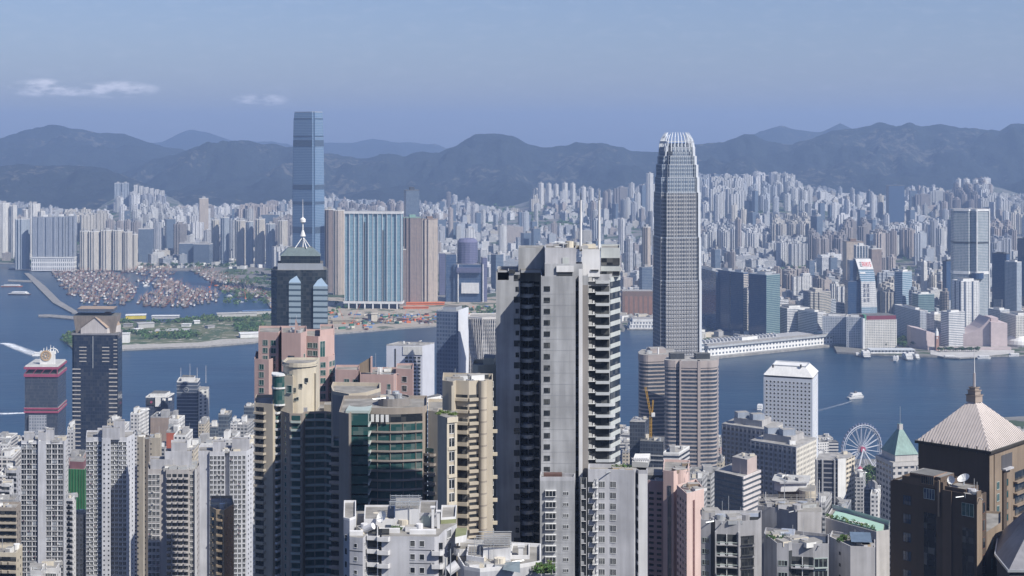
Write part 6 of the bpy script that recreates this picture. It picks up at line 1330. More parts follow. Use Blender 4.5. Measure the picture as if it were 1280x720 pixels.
MB_LIST = [
 # left, behind the white residential towers
 (0, 14, 556, 1400, 0, 'white block cropped by the left edge under the first harbour tower', .3), (12, 34, 566, 1350, 3, 'white balconied block left of the crimson banded tower foot', .25), (-6, 22, 548, 1550, 5, 'white banded block low by the water at the left edge', .3),
 (84, 94, 538, 1250, 0, 'slim white block left of the near-black tower foot', .3), (134, 152, 527, 1300, 1, 'cream block with aerials at the foot of the near-black tower', .4), (148, 162, 534, 1280, 0, 'white block right of the near-black tower foot', .4),
 (163, 186, 518, 1200, 0, 'bright white slim block with pale flank, left of the dark sign block', .55), (188, 222, 522, 1450, 'brown', 'brown slab building with pale sloping roof below the sign block', .3), (211, 231, 526, 1150, 0, 'blue-white blank block below the brown slab building', .4),
 (208, 228, 541, 1100, 'red', 'orange-red building with painted roof below the aerial tower', .3), (217, 241, 546, 1050, 0, 'pale blank-walled white block in front of the orange-red building', .35), (248, 262, 530, 1350, 1, 'cream narrow block at the foot of the aerial tower', .4),
 (257, 276, 534, 1500, 4, 'dark framed block right of the aerial tower', .2), (273, 290, 519, 1450, 4, 'dark slim block with white slanted roof right of the aerial tower', .25), (288, 300, 531, 1350, 0, 'white block with stepped roof left of the waterside dark block', .4), (296, 318, 532, 1300, 2, 'grey block with white roof edges near the pink complex', .4), (305, 322, 509, 1500, 4, 'slim dark block with white top touching the pink complex', .3),
 (240, 278, 556, 1000, 0, 'broad low white block above the pale blue-white tower', .3), (276, 300, 550, 1000, 0, 'white cubic block above the right pale tower', .35), (300, 322, 556, 950, 0, 'white low block with small roof sheds near the balconied cream tower', .35),
 (196, 212, 560, 1150, 2, 'grey block with green roof between tan slab and white blocks', .3), (226, 250, 562, 930, 1, 'cream low block above the stepped balconied tower', .3),
 # left, between towers
 (86, 108, 572, 1150, 6, 'pinkish low block above the green netted building', .2), (-4, 26, 572, 1000, 3, 'white balconied block at left edge, upper', .35), (-4, 24, 596, 860, 3, 'grey-white stepped block at the left edge, middle', .4), 
 # centre / right of the white tower
 (778, 790, 566, 1300, 1, 'cream slim old block immediately right of the twin-masted tower', .3), (829, 862, 567, 1150, 5, 'low block with pale slanted roof below the granite tower', .4), (855, 900, 596, 1060, 2, 'dark low office block right of the pink towers', .25), (862, 884, 600, 900, 2, 'blue-grey slab right of the pink tower', .3),
 (896, 906, 578, 1250, 1, 'slim cream block between the granite tower and gridded office', .3), (1066, 1082, 598, 1250, 2, 'dark flat-roofed block right of the cream slatted flank', .2), (1088, 1101, 620, 1000, 0, 'small white block in front of the wheel trees', .3), (1080, 1112, 612, 1150, 4, 'dark low block below the wheel', .2),
 (1000, 1022, 640, 850, 1, 'cream rooftop-cluttered block right of the white roof house', .3), (1012, 1040, 630, 900, 2, 'grey block with sheds in front of the dark ribbon block', .3), (1040, 1064, 640, 900, 4, 'dark low block in front of the blank white end', .3),
 (1146, 1160, 590, 1000, 3, 'grey balconied block between green-roofed tower and brown tower', .3),
 (380, 425, 575, 900, 2, 'grey block hidden between the cream complex and the glass tower', .3), (455, 485, 520, 1200, 4, 'dark glass block behind the curved teal tower', .3), (600, 622, 560, 1000, 2, 'grey block behind the left wing of the twin-masted tower', .3),
 (40, 60, 578, 1300, 2, 'grey block behind the first white tower', .3), (66, 92, 570, 1400, 3, 'white balconied block behind the first white tower, right', .3),
]
MATS['brown'] = plain('brown slab wall', (.30, .24, .20), .8, .2); MATS['red'] = plain('orange red wall', (.48, .14, .09), .8, .25)
for i, (l, r_, tp, Yb, k, lab, sk) in enumerate(MB_LIST):
    kk = MATS[k] if isinstance(k, str) else k
    midblock(lab, l, r_, tp, Yb, kk, sk, 18 + (i % 4) * 3, i, n=5 + i % 4)
# lower town roofs glimpsed between the towers
r = random.Random(77); n_lo = 0; lows = MB()
Yb = 1060
while Yb < 2010:
    px = -30 + r.uniform(0, 20)
    while px < 1310:
        px += r.uniform(11, 18) * 1500 / Yb
        y_sh = YG(interp([(0, 551), (90, 555), (200, 551), (320, 549), (760, 551), (830, 556), (900, 566), (960, 572), (1000, 580), (1050, 596), (1110, 590), (1180, 566), (1235, 540), (1290, 530)], px))
        if Yb > y_sh: continue
        if 1040 < px < 1115 and Yb > 1500: continue
        dens = 1 if px < 330 else .9
        h = r.uniform(14, 46) if px < 1040 else r.uniform(8, 26)
        if Yb > 1800: h *= .6
        ztop = min(h, Z(552 if px < 330 else 560, Yb) + 4 - 4 if px < 330 else h)
        if ztop < 5: continue
        x = X(px, Yb); w_, d = r.uniform(11, 24), r.uniform(11, 22); a = r.uniform(-.25, .25)
        m_ = r.choice(MF); kname = MN[MF.index(m_)]
        mb = MB(); fp = box_fp(x, Yb, a, w_, d); mb.prism(fp, 3.6, 4 + ztop, m_, r.choice((ROOF, ROOFD, ROOF, PALER)))
        for _ in range(3): q = lerp((x, Yb), r.choice(fp), r.uniform(.1, .7)); mb.prism(box_fp(q[0], q[1], a, r.uniform(2, 6), r.uniform(2, 5)), 4 + ztop, 4 + ztop + r.uniform(1.5, 4), r.choice((WHITE, GREYC, CREAM)))
        zone_ = 'left of the pink complex' if px < 330 else 'behind the curved teal tower' if px < 620 else 'right of the twin-masted tower' if px < 900 else 'around the gridded offices' if px < 1050 else 'near the wheel and green-roofed tower'
        if n_lo < 240: single('city_block', mb, f"low {kname} block in the {'front' if Yb < 1350 else 'middle' if Yb < 1650 else 'shoreside'} rows {zone_}", 'building', (x, Yb, 3.6), group=f"low {kname} blocks {'front' if Yb < 1350 else 'middle' if Yb < 1650 else 'shoreside'} {zone_}"); n_lo += 1
        else: lows.add(mb)
    Yb += 30
if lows.f: single('low_town', lows, 'further low town roofs between the island towers', 'city', (0, 0, 4), kind='stuff')
for i in range(18): x, y = G(1080 + r.uniform(0, 22), 594 + r.uniform(0, 14)); tree(x, y, 3.6, r.uniform(1, 1.5), i, 'green tree in the grove below the wheel', 'trees below the wheel')
for i in range(14): x, y = G(40 + r.uniform(0, 60) if i < 6 else r.uniform(600, 640), 553 + r.uniform(0, 3)); tree(x, y, 3.6, 1.1, i, 'green tree by the island shore', 'trees by the island shore')
# ================================================================= near towers on the slope
def winp(w_, h, frame, glass, nm=2, sill=.25, hood=0, fd=.10, fw=.12, deep=0):
    """window piece: glass, mullions, sill and hood, built about the wall plane (x along wall, -y outwards)"""
    mb = MB(); mb.box(-w_ / 2, w_ / 2, -.03, .02, 0, h, glass)
    mb.box(-w_ / 2 - fw, w_ / 2 + fw, -fd, 0, h, h + fw, frame); mb.box(-w_ / 2 - fw, w_ / 2 + fw, -sill, 0, -fw * 1.3, 0, frame)
    for s in (-1, 1): mb.box(s * (w_ / 2 + fw / 2) - fw / 2, s * (w_ / 2 + fw / 2) + fw / 2, -fd, 0, 0, h, frame)
    for i in range(1, nm): x = -w_ / 2 + w_ * i / nm; mb.box(x - .05, x + .05, -.08, 0, 0, h, frame)
    if hood: mb.box(-w_ / 2 - .2, w_ / 2 + .2, -hood, 0, h + fw, h + fw + .15, frame)
    return mb
def acp(): mb = MB(); mb.box(-.45, .45, -.55, 0, 0, .6, plain('ac unit', (.52, .52, .50), .6)); mb.tube((0, -.56, .3), (0, -.55, .3), .22, DARKM, 10); return mb
def rows_(z1, first, fh, zmin): 
    out = []; z = z1 - first
    while z > zmin: out.append(z); z -= fh
    return out
def zmin_(Y): return Z(760, Y)
class NB(Thing):
    def body(s, poly, z0, z1, mat, top=None, name='wall', par=1.0, parm=None):
        mb = MB(); mb.prism(poly, z0, z1, mat, top or ROOFN); s.part(name, mb)
        if par: mb = MB(); parapet(mb, poly, z1, par, .25, parm or mat); s.part('parapet', mb)
    def win(s, P, Q, cols, zs, proto, name='window'): wall_put(s, name, proto, P, Q, cols, zs)
    def strip(s, P, Q, t0, t1, z0, z1, out, mat, name):
        a, b = lerp(P, Q, t0), lerp(P, Q, t1); L = math.hypot(Q[0] - P[0], Q[1] - P[1]); n = ((Q[1] - P[1]) / L, -(Q[0] - P[0]) / L)
        mb = MB(); mb.prism([(a[0] + n[0] * out, a[1] + n[1] * out), (b[0] + n[0] * out, b[1] + n[1] * out), b, a], z0, z1, mat, None, True); return s.part(name, mb)
    def slabs(s, P, Q, t0, t1, zs, h, out, mat, name='floor_ledge'):
        L = math.hypot(Q[0] - P[0], Q[1] - P[1]); pr = MB(); w_ = L * (t1 - t0); pr.box(-w_ / 2, w_ / 2, -out, .02, 0, h, mat); wall_put(s, name, pr, P, Q, [(t0 + t1) / 2], zs)
ROOFN = plain('near roof screed', (.30, .29, .27), .9, .45, streak=False)
W1 = plain('weathered white render', (.47, .475, .50), .85, .32); W2 = plain('bright white render', (.64, .64, .64), .8, .22); G1 = plain('cool grey render', (.40, .41, .425), .85, .38)
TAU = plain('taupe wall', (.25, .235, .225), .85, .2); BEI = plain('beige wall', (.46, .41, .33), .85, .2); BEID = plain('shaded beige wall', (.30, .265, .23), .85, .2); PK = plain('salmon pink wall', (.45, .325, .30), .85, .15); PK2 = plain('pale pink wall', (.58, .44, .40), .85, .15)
WT = plain('tower white render', (.55, .56, .59), .85, .25); CRM = plain('cream render', (.55, .50, .40), .85, .2); TAN = plain('tan render', (.46, .36, .24), .85, .3); BRN = plain('brown tile wall', (.115, .085, .065), .8, .15); BRL = plain('light or sunlit brown wall', (.26, .205, .155), .8, .3)  # light brown also serves as the sunlit tone of the brown towers
FRW = plain('white frame', (.62, .63, .63), .6, .1, streak=False); FRD = plain('dark frame', (.05, .055, .06), .5, .1, streak=False); FRG = plain('grey green frame', (.36, .42, .40), .6, .1, streak=False)

# ---------- the twin-masted white tower in the middle
Y = 400; zt = Z(350, 392); zb = 150
P = FP((620, 404), (650, 404), (650, 410), (660, 412), (676, 410), (676.3, 392), (719.5, 392), (719.5, 394.5), (723.5, 394.5), (723.5, 391.4), (728.2, 391.4), (728.2, 394), (735.2, 394), (735.2, 398), (762, 398), (774.5, 405), (774.5, 424), (622, 424))
th = NB('residential_tower', 'tall white and grey residential tower with two rooftop masts, centre foreground', 'residential tower', (X(700, 400), 408, zb))
th.body(P, zb, zt, G1, name='wall')
# joints every storey in the main wall
FH = 2.99
zs = rows_(zt, 3.2, FH, zmin_(392))
pr = MB(); pr.box(-X(719.5, 392) / 2 + X(676.3, 392) / 2 + .1, X(719.5, 392) / 2 - X(676.3, 392) / 2 - .1, -.025, .01, 0, .07, plain('joint shadow line', (.26, .27, .29), .9)); th.win(P[5], P[6], [.5], [z - .55 for z in zs], pr, 'wall_joint')
w3 = winp(1.55, 1.2, FRD, GLD, 3, .14, 0, .05, .05); w3s = winp(.9, 1.2, FRD, GLD, 1, .1, 0, .05, .05)
th.win(P[5], P[6], [.17], [z + .3 for z in zs], w3)
th.win(P[0], P[1], [.87], [z - 1.2 for z in rows_(zt, 0, FH * 2, zmin_(400))], winp(1.5, 1.5, FRD, GLD, 3, .1, 0, .06, .06)); th.win(P[0], P[1], [.89], [z - 1.2 - FH for z in rows_(zt, 0, FH * 2, zmin_(400))], w3s)
for z in (): pass
# shaded recess with rounded balconies
th.strip(P[2], P[3], .05, .95, zb, zt - 2, .08, GLD, 'recess_glazing'); th.strip(P[3], P[4], .1, .9, zb, zt - 2, .08, GLD, 'recess_glazing')
bal = MB(); q = arc((0, 0), 1.9, 180, 360, 8); bal.prism(q + [(1.9, .8), (-1.9, .8)], 0, .95, FRW, G1, True)
for z in rows_(zt, 3.4, FH, zmin_(404)): th.put('round_balcony', bal, X(659, 410), 410.2, z, 0)
sl = MB(); sl.box(-2.2, 2.2, -.5, .3, 0, .5, G1); th.win(P[3], P[4], [.55], [z for z in rows_(zt, 3.4, FH, zmin_(404))], sl, 'floor_ledge')
# dark slot, white pilaster, taupe wall
th.strip(P[7], P[8], 0, 1, zb, zt, .05, GLD, 'slot_glazing'); th.slabs(P[7], P[8], 0, 1, zs, 1.0, .12, G1, 'slot_panel')
th.strip(P[9], P[10], 0, 1, zb, zt + 3, .1, W2, 'white_pilaster'); th.strip(P[11], P[12], 0, 1, zb, zt - 1.5, .08, TAU, 'taupe_wall')
# balcony bays on the right
A_, B_, C_, D_ = P[13], P[14], P[15], P[16]
th.strip(A_, B_, .02, .98, zb, zt - 2.2, .1, GLD, 'bay_glazing'); th.strip(B_, C_, .02, .98, zb, zt - 1, .1, GLD, 'corner_glazing')
def balc(poly, h, mat, t_=.18):
    mb = MB(); mb.prism(poly, 0, .22, mat, None, True); q = inset(poly, t_)
    for i in range(len(poly) - 1): mb.prism([poly[i], poly[i + 1], q[i + 1], q[i]], .22, h, mat)
    return mb
PGR = plain('pale green grey parapet', (.46, .49, .48), .7, .2)
bz = rows_(zt, 1.0, FH, zmin_(396)); L1 = X(762, 398) - X(746, 398)
PGR2 = plain('balcony grey', (.50, .52, .53), .7, .2)
bp = balc([(0, .2), (0, -1.2), (3.7, -1.2), (3.9, .3)], .8, PGR2)
bp2 = balc([(0, .2), (0, -1.4), (3.6, -1.4), (4.7, -1.0), (5.3, -.2), (5.4, 1.4)], .8, PGR2)
for i, z in enumerate(bz): th.put('balcony', bp if i < 11 else bp2, X(744.5, 397), 397.8, z - .4, 0)
sp = MB(); Lc = math.hypot(C_[0] - B_[0], C_[1] - B_[1]); sp.box(-Lc / 2, Lc / 2, -.25, .05, 0, 1.15, PGR); th.win(B_, C_, [.5], [z - .1 for z in bz], sp, 'spandrel')
ac = MB(); ac.box(-.95, .95, -.6, 0, 0, .15, FRW); ac.box(-.75, .1, -.5, 0, .15, 1.1, plain('ac unit', (.52, .52, .50), .6)); ac.box(.3, .75, -.45, 0, .15, .8, W2); ac.box(-.95, -.88, -.6, 0, 0, 2.2, FRW)
for z in bz: th.put('service_ledge', ac, X(739.5, 398), 397.9, z + .1, 0)
# roof storeys
def pbox(a, b, y0, y1, top, base_, Yr): return FP((a, y0), (b, y0), (b, y1), (a, y1)), Z(base_, Yr), Z(top, Yr)
for nm, a, b, y0, y1, top, bs, m_ in (('left_parapet_house', 622, 636, 404, 415, 341, 350, G1), ('rear_wall', 648, 681, 410, 420, 312, 352, G1), ('stair_head', 681.5, 720, 398, 412, 312, 352, W1), ('front_attic', 681, 728.5, 394, 400, 332, 352, G1), ('right_head', 727.6, 750, 397.5, 412, 314, 346, W2), ('glass_head', 751, 775, 400, 414, 312, 346, PGR)):
    q, z0_, z1_ = pbox(a, b, y0, y1, top, bs, y0); mb = MB(); mb.prism(q, z0_, z1_, m_, ROOFN); th.part(nm, mb); mb = MB(); parapet(mb, q, z1_, .5, .2, m_); th.part('roof_rim', mb)
for nm, a, b, y0, top, bs, m_ in (('attic_opening', 697, 715.5, 393.7, 340.5, 348.6, DARKM), ('attic_lintel', 695.5, 717, 393.4, 332.5, 340, W2), ('penthouse_glazing', 751.5, 774.6, 399.8, 322.5, 331.5, GLD), ('penthouse_glazing', 751.5, 774.6, 399.8, 339, 344, GLD), ('roof_door', 703, 711, 397.8, 322, 331.5, PGR), ('left_opening', 636, 644, 403.5, 337, 341.5, DARKM)):
    mb = MB(); mb.box(X(a, y0), X(b, y0), y0, y0 + .5, Z(bs, y0), Z(top, y0), m_); th.part(nm, mb)
mb = MB(); mb.prism(FP((651, 404), (676, 404), (676, 415), (651, 415)), Z(341, 404), Z(338, 404), G1, ROOFN); th.part('recess_canopy', mb)
for px, tp in ((726, 241), (749, 236)): mb = MB(); yy = 403; mb.tube((X(px, yy), yy, Z(314, yy)), (X(px, yy), yy, Z(250, yy)), .38, W2, 8, .28); mb.tube((X(px, yy), yy, Z(250, yy)), (X(px, yy), yy, Z(tp, yy)), .12, DARKM, 5, .05); th.part('mast', mb)
mb = MB(); yy = 404; mb.tube((X(704, yy), yy, Z(312, yy)), (X(704, yy), yy, Z(305, yy)), .15, STEEL, 5); mb.tube((X(690, yy), yy, Z(303.5, yy)), (X(714, yy), yy, Z(304.5, yy)), .12, STEEL, 5); mb.tube((X(693, yy), yy - 1, Z(302, yy)), (X(708, yy), yy + 1, Z(303.4, yy)), .1, STEEL, 5); mb.tube((X(714, yy), yy, Z(304.5, yy)), (X(718, yy), yy, Z(298, yy)), .1, STEEL, 4); th.part('roof_aerial_frame', mb)
clutter(th, FP((684, 400), (748, 400), (748, 411), (684, 411)), Z(311.5, 404), 10, random.Random(4), 1.2)
mb = MB(); mb.box(X(738.5, 397), X(748.5, 397), 397.2, 397.5, Z(339, 397), Z(337, 397), plain('grey letter strip', (.28, .28, .28), .8)); sp_ = th.part('sign_plate', mb)
for i in range(7): mb = MB(); xx = X(739.4 + i * 1.25, 397); mb.box(xx, xx + .16, 397.1, 397.2, Z(338.8, 397), Z(337.2, 397), FRD); th.part('small_letter', mb, parent=sp_)
th.done(70)

# ---------- lower white wing and block at its foot
Yw_ = 384
P = FP((675, Yw_), (718, Yw_), (719, 388), (676, 390.5)); zt = Z(601, Yw_)
th = NB('apartment_block', 'grey white block with slanting bay windows at the foot of the twin-masted tower', 'apartment block', (*centre(P), 150)); th.body(P, 150, zt, G1, name='wall', parm=W1)
bay = MB(); bay.box(-1.45, 1.45, -.75, .02, 0, .14, FRW); bay.box(-1.45, 1.45, -.75, .02, 1.5, 1.64, FRW); bay.box(-1.35, 1.35, -.68, .02, .14, 1.5, GLD)
for i in range(4): bay.box(-1.35 + i * .87, -1.27 + i * .87, -.74, -.66, .14, 1.5, FRW)
zz = rows_(zt, 4.0, 2.86, zmin_(Yw_)); th.win(P[0], P[1], [.31], zz, bay, 'bay_window'); th.win(P[0], P[1], [.75], [z + .3 for z in zz], winp(1.35, .8, FRW, GLD, 3, .12, 0, .07, .06)); 
pr = MB(); pr.box(-4.4, 4.4, -.02, .01, 0, .05, plain('joint shadow line', (.26, .27, .29), .9)); th.win(P[0], P[1], [.5], [z - .7 for z in zz], pr, 'wall_joint')
mb = MB(); mb.box(X(680, Yw_), X(703, Yw_), Yw_ + 2, Yw_ + 4.5, zt, Z(595, Yw_), plain('maroon roof box', (.12, .07, .06), .8)); th.part('maroon_roof_box', mb); th.done()
P = FP((735, 386), (762, 386), (793, 385), (795.5, 386.5), (798, 385), (809, 385), (809.5, 392), (736, 393)); zt = Z(592.5, 385)
th = NB('apartment_block', 'white block with paired windows and planted roof, right foot of the twin-masted tower', 'apartment block', (*centre(P), 150)); th.body(P, 150, zt, W1, name='wall')
zz = rows_(zt, 3.7, 2.86, zmin_(385)); wv = winp(1.45, 1.55, FRW, GLD, 3, .12, 0, .08, .07); th.win(P[0], P[1], [.64], zz, wv); th.win(P[1], P[2], [.14], zz, wv); th.win(P[0], P[1], [.12], [z + .2 for z in zz], winp(1.3, 1.2, FRD, GLD, 3, .1, 0, .05, .05))
th.strip(P[3], P[4], 0, 1, 150, zt, .04, FRD, 'dark_groove'); th.slabs(P[3], P[4], 0, 1, zz, .9, .1, W1, 'groove_panel'); th.strip(P[4], P[5], 0, 1, 150, zt, .05, W2, 'pale_end')
mess = MB(); r = random.Random(2); mess.box(-.8, .8, -.9, 0, 0, .12, FRW); mess.box(-.7, -.1, -.8, 0, .12, .9, plain('ac unit', (.52, .52, .50), .6)); mess.tube((.4, -.5, .1), (.5, -.3, 2.4), .09, FRW, 5); mess.tube((-.6, -.2, .9), (.3, -.3, 2.6), .07, FRW, 5); mess.box(.2, .7, -.6, 0, .9, 1.3, FRW)
th.win(P[0], P[1], [.33], zz, mess, 'service_ledge')
fr = MB(); fr.box(-.75, .75, -.5, 0, 0, .12, W2); fr.box(-.75, -.65, -.5, 0, 0, 2.8, W2); fr.box(.65, .75, -.5, 0, 0, 2.8, W2); fr.box(-.6, .1, -.4, 0, .2, 1, G1); fr.tube((.3, -.2, 0), (.1, -.3, 2.6), .06, FRD, 4)
P3 = FP((725, 385), (734, 385)); th.strip(P3[0], P3[1], 0, 1, 150, zt - 1, -.6, FRD, 'service_recess'); th.win(P3[0], P3[1], [.5], zz, fr, 'open_service_bay')
mb = MB(); mb.prism(FP((790, 388), (810, 387), (813, 398), (794, 398)), zt + 1.2, zt + 2.6, PALER, WHITE); th.part('ribbed_roof_shed', mb)
pr = MB(); pr.box(-.1, .1, -1.6, 1.6, 0, .35, W2)
for i in range(9): th.put('roof_rib', pr, X(792 + i * 2.3, 389), 389.5, zt + 2.6, .2)
clutter(th, FP((765, 387), (790, 387), (790, 391), (765, 391)), zt, 9, random.Random(9), 1.2, [TAN, BEI, GREYC, W1])
mb = MB(); r = random.Random(5); 
for i in range(5): crown(mb, (X(768 + i * 5, 388), 388.5, zt + 1), 1.1, .8, 40, .25, LEAFM[i % 3], r, 3)
th.part('roof_planting', mb, kind='stuff'); th.done()

# ---------- white residential towers on the left
def gridbay(w_, h, glass=GLD):
    """balcony bay: dark opening framed by slab edge, upright and rail"""
    mb = MB(); mb.box(-w_ / 2, w_ / 2, -.02, .02, .1, h - .3, glass); mb.box(-w_ / 2 - .1, w_ / 2 + .1, -.45, 0, h - .3, h, W2); mb.box(w_ / 2, w_ / 2 + .14, -.45, 0, 0, h, W2)
    mb.box(-w_ / 2, w_ / 2, -.2, -.1, 0, .6, plain('balcony rail', (.16, .17, .19), .7)); mb.box(0, w_ * .08, -.2, 0, .6, h - .4, W1); return mb
Yb = 865
def left_tower(lab, segs, side, ztop, core, Y_, fh, seed, colp, depth=16):
    """segs: (px0, px1, y offset, columns, proto) along the front, left to right; side: px of the right-hand wall's far edge"""
    pts = []
    for (a, b, o, n, pr, nm) in segs: pts += [(a, Y_ + o), (b, Y_ + o)]
    a_end = segs[-1][1]; P = FP(*pts, (side, Y_ + depth * .55), (side, Y_ + depth), (segs[0][0] + 1, Y_ + depth)); zt = Z(ztop, Y_); z0 = slope(0, Y_)
    th = NB('residential_tower', lab, 'residential tower', (*centre(P), z0)); th.body(P, z0, zt, colp, name='wall')
    for i, (a, b, o, n, pr, nm) in enumerate(segs):
        if n: 
            A_, B_ = P[2 * i], P[2 * i + 1]; zs = rows_(zt, fh + .6, fh, zmin_(Y_)); 
            rr = random.Random(seed * 31 + i)
            for z in zs:
                for k in range(n):
                    p2 = ALT if nm == 'window_bay' and rr.random() < .13 else pr
                    th.win(A_, B_, [(k + .5) / n], [z], p2, nm)
                    if nm in ('window', 'window_bay') and rr.random() < .14: th.win(A_, B_, [(k + .5 + rr.choice((-.32, .32))) / n], [z - (.7 if nm == 'window' else -.65)], ACU, 'air_conditioner')
                    if nm != 'small_window' and rr.random() < .06: th.win(A_, B_, [(k + .5) / n], [z - .1], LAUN, 'laundry_rack')
    A_, B_ = P[2 * len(segs) - 1], P[2 * len(segs)]; th.win(A_, B_, [.3, .7], rows_(zt, fh, fh, zmin_(Y_)), winp(.9, .9, FRD, GLD, 1, .05, 0, .04, .04))
    for (a, b, o, top) in core:
        q = FP((a, Y_ + o), (b, Y_ + o), (b, Y_ + o + 7), (a, Y_ + o + 7)); mb = MB(); mb.prism(q, zt, Z(top, Y_), W1, ROOFN); th.part('lift_tower', mb); mb = MB(); parapet(mb, q, Z(top, Y_), .8, .25, W1); th.part('lift_tower_parapet', mb)
    clutter(th, P, zt, 9, random.Random(seed), 2.4); return th, P, zt
ACU = acp(); ALT = gridbay(2.6, 2.95, plain('enclosed balcony', (.30, .33, .36), .5)); LAUN = MB()
for i_, c_ in enumerate(((.5, .5, .52), (.35, .12, .1), (.1, .16, .3), (.55, .5, .4))): LAUN.box(-.8 + i_ * .42, -.5 + i_ * .42, -.75, -.72, -.1 - .15 * (i_ % 2), .5, plain(f'laundry {i_}', c_, .9))
LAUN.box(-.9, .9, -.78, -.74, .5, .54, STEEL)
gb = gridbay(2.85, 2.95); gb3 = gridbay(2.2, 2.95)
th, P, zt = left_tower('white tower with dark window grids either side of a plain pier, dish on top', [(26.5, 47.5, 0, 3, gb, 'window_bay'), (47.5, 57.5, -1.4, 0, None, ''), (57.5, 79.5, 0, 3, gb, 'window_bay'), (79.5, 81.5, -.6, 0, None, '')], 85.5, 553, [(47.5, 57.5, -1, 542), (57.5, 68, 2, 540), (30, 44, 6, 546)], Yb, 3.0, 1, WT)
dish(th, X(58.5, 870), 869, Z(539, 870), 1.6, 2.0, .9, 'white dish on the tower top'); th.done()
sm = winp(.8, .8, FRD, GLD, 1, .05, 0, .04, .04); wb = winp(1.7, 1.75, FRW, GLD, 2, .35, .3, .12, .08)
acw = MB(); acw.add(wb); acw.box(.9, 1.5, -.5, 0, .1, .7, FRW)
th, P, zt = left_tower('white tower with small dotted windows on its pale central shaft', [(107.5, 117, 0, 2, acw, 'window'), (117, 127.5, 1.2, 2, acw, 'window'), (127.5, 138.5, -2, 2, sm, 'small_window'), (138.5, 148, .6, 2, acw, 'window'), (148, 158.5, 0, 2, acw, 'window')], 168.5, 549, [(128, 150, -1.5, 536), (142, 156, 4, 530), (122, 129, 4, 541)], Yb, 2.8, 2, WT, 22); th.done()
Y4_ = 700
kb = balc([(-1.2, .1), (-1.1, -.9), (-.5, -1.25), (.5, -1.25), (1.1, -.9), (1.2, .1)], .85, plain('pinkish grey render', (.44, .42, .41), .85)); kb.box(-1, 1, -.05, .02, .9, 2.4, GLD)
gw = winp(1.45, 1.8, FRW, GLD, 2, .2, .2, .1, .08)
PG = plain('pinkish grey render', (.44, .42, .41), .85)
th, P, zt = left_tower('stepped pinkish grey tower with many rounded balconies and a white right edge', [(185, 200, 0, 3, gw, 'window'), (200, 207.5, .5, 0, None, ''), (207.5, 236, -1, 4, kb, 'balcony'), (236, 243.5, .4, 1, gw, 'window'), (243.5, 246, -.5, 0, None, '')], 249.5, 589, [(188, 216, 3, 578), (206, 240, 5, 569), (214, 234, 8, 560)], Y4_, 2.9, 3, PG)
th.strip(P[8], P[9], 0, 1, 120, zt + 1, .1, W2, 'white_edge'); th.done()
th, P, zt = left_tower('pale blue-white tower with narrow window columns, behind the tan block', [(248, 262, 0, 0, None, ''), (262, 281, -1.5, 4, gw, 'window'), (281, 287, 1.5, 0, None, ''), (287, 302, -1, 3, gw, 'window'), (302, 308, -.4, 1, gw, 'window')], 316, 566, [(266, 282, 4, 556), (290, 312, 5, 553)], 830, 2.75, 4, WT); th.done()
# tan slabs
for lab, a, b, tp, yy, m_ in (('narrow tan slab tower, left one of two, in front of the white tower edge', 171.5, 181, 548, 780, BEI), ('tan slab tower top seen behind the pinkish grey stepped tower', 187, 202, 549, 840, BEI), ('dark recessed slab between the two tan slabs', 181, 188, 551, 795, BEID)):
    P = FP((a, yy), (b - 2, yy - 1), (b, yy + 9), (a + 1, yy + 12)); th = NB('apartment_block', lab, 'apartment block', (*centre(P), 60)); th.body(P, 60, Z(tp, yy), m_, name='wall'); th.win(P[0], P[1], [.12], rows_(Z(tp, yy), 3, 2.9, zmin_(yy)), sm, 'small_window'); clutter(th, P, Z(tp, yy), 4, random.Random(int(a))); th.done()
# tan block in front of the blue-white tower
Y6_ = 560; P = FP((262.5, Y6_ + 4), (270, Y6_), (280, Y6_ - 1), (292.5, Y6_ + 9), (290, Y6_ + 22), (264, Y6_ + 22)); zt = Z(640, Y6_)
th = NB('apartment_block', 'small tan balconied block standing in front of the pale blue-white tower', 'apartment block', (*centre(P), 100)); th.body(P, 100, zt, TAN, name='wall'); kb2 = balc([(-1.2, .1), (-1.1, -.8), (1.1, -.8), (1.2, .1)], .8, TAN); kb2.box(-1, 1, -.05, .02, .8, 2.4, GLD)
th.win(P[0], P[1], [.5], rows_(zt, 3.2, 2.9, zmin_(Y6_)), kb2, 'balcony'); th.win(P[1], P[2], [.5], rows_(zt, 3.2, 2.9, zmin_(Y6_)), kb2, 'balcony'); th.win(P[2], P[3], [.3, .7], rows_(zt, 3, 2.9, zmin_(Y6_)), sm, 'small_window')
mb = MB(); mb.prism(FP((264, 566), (284, 566), (284, 572), (264, 572)), zt, Z(628, 566), CRM, ROOFN); th.part('stair_head', mb); clutter(th, P, zt, 7, random.Random(12), 1.5); th.done()
# green netted building and small neighbours
P = FP((85, 1000), (106, 998), (110, 1012), (87, 1014)); NET = plain('green scaffold net', (.035, .20, .075), .9, .35)
th = NB('scaffolded_building', 'building wrapped in bright green scaffold netting between the two white towers', 'building', (*centre(P), 30)); th.body(P, Z(660, 1000), Z(586, 1000), NET, name='netting', par=0)
pr = MB(); pr.tube((0, -.3, 0), (0, -.3, 40), .16, plain('bamboo', (.12, .22, .10), .9), 4)
for i in range(7): p_ = lerp(P[0], P[1], i / 6); th.put('scaffold_pole', pr, p_[0], p_[1], Z(660, 1000), 0)
mb = MB(); mb.prism(inset(P, 1), Z(586, 1000), Z(577, 1000), plain('maroon storey', (.24, .12, .13), .8), ROOFN); th.part('maroon_top_storey', mb)
mb = MB(); mb.prism(inset(P, -1), 30, Z(660, 1000), plain('shaded base wall', (.10, .10, .11), .9), ROOFN); th.part('shaded_base', mb); th.done()  # near-black wall colour stands in for the shade below the netting
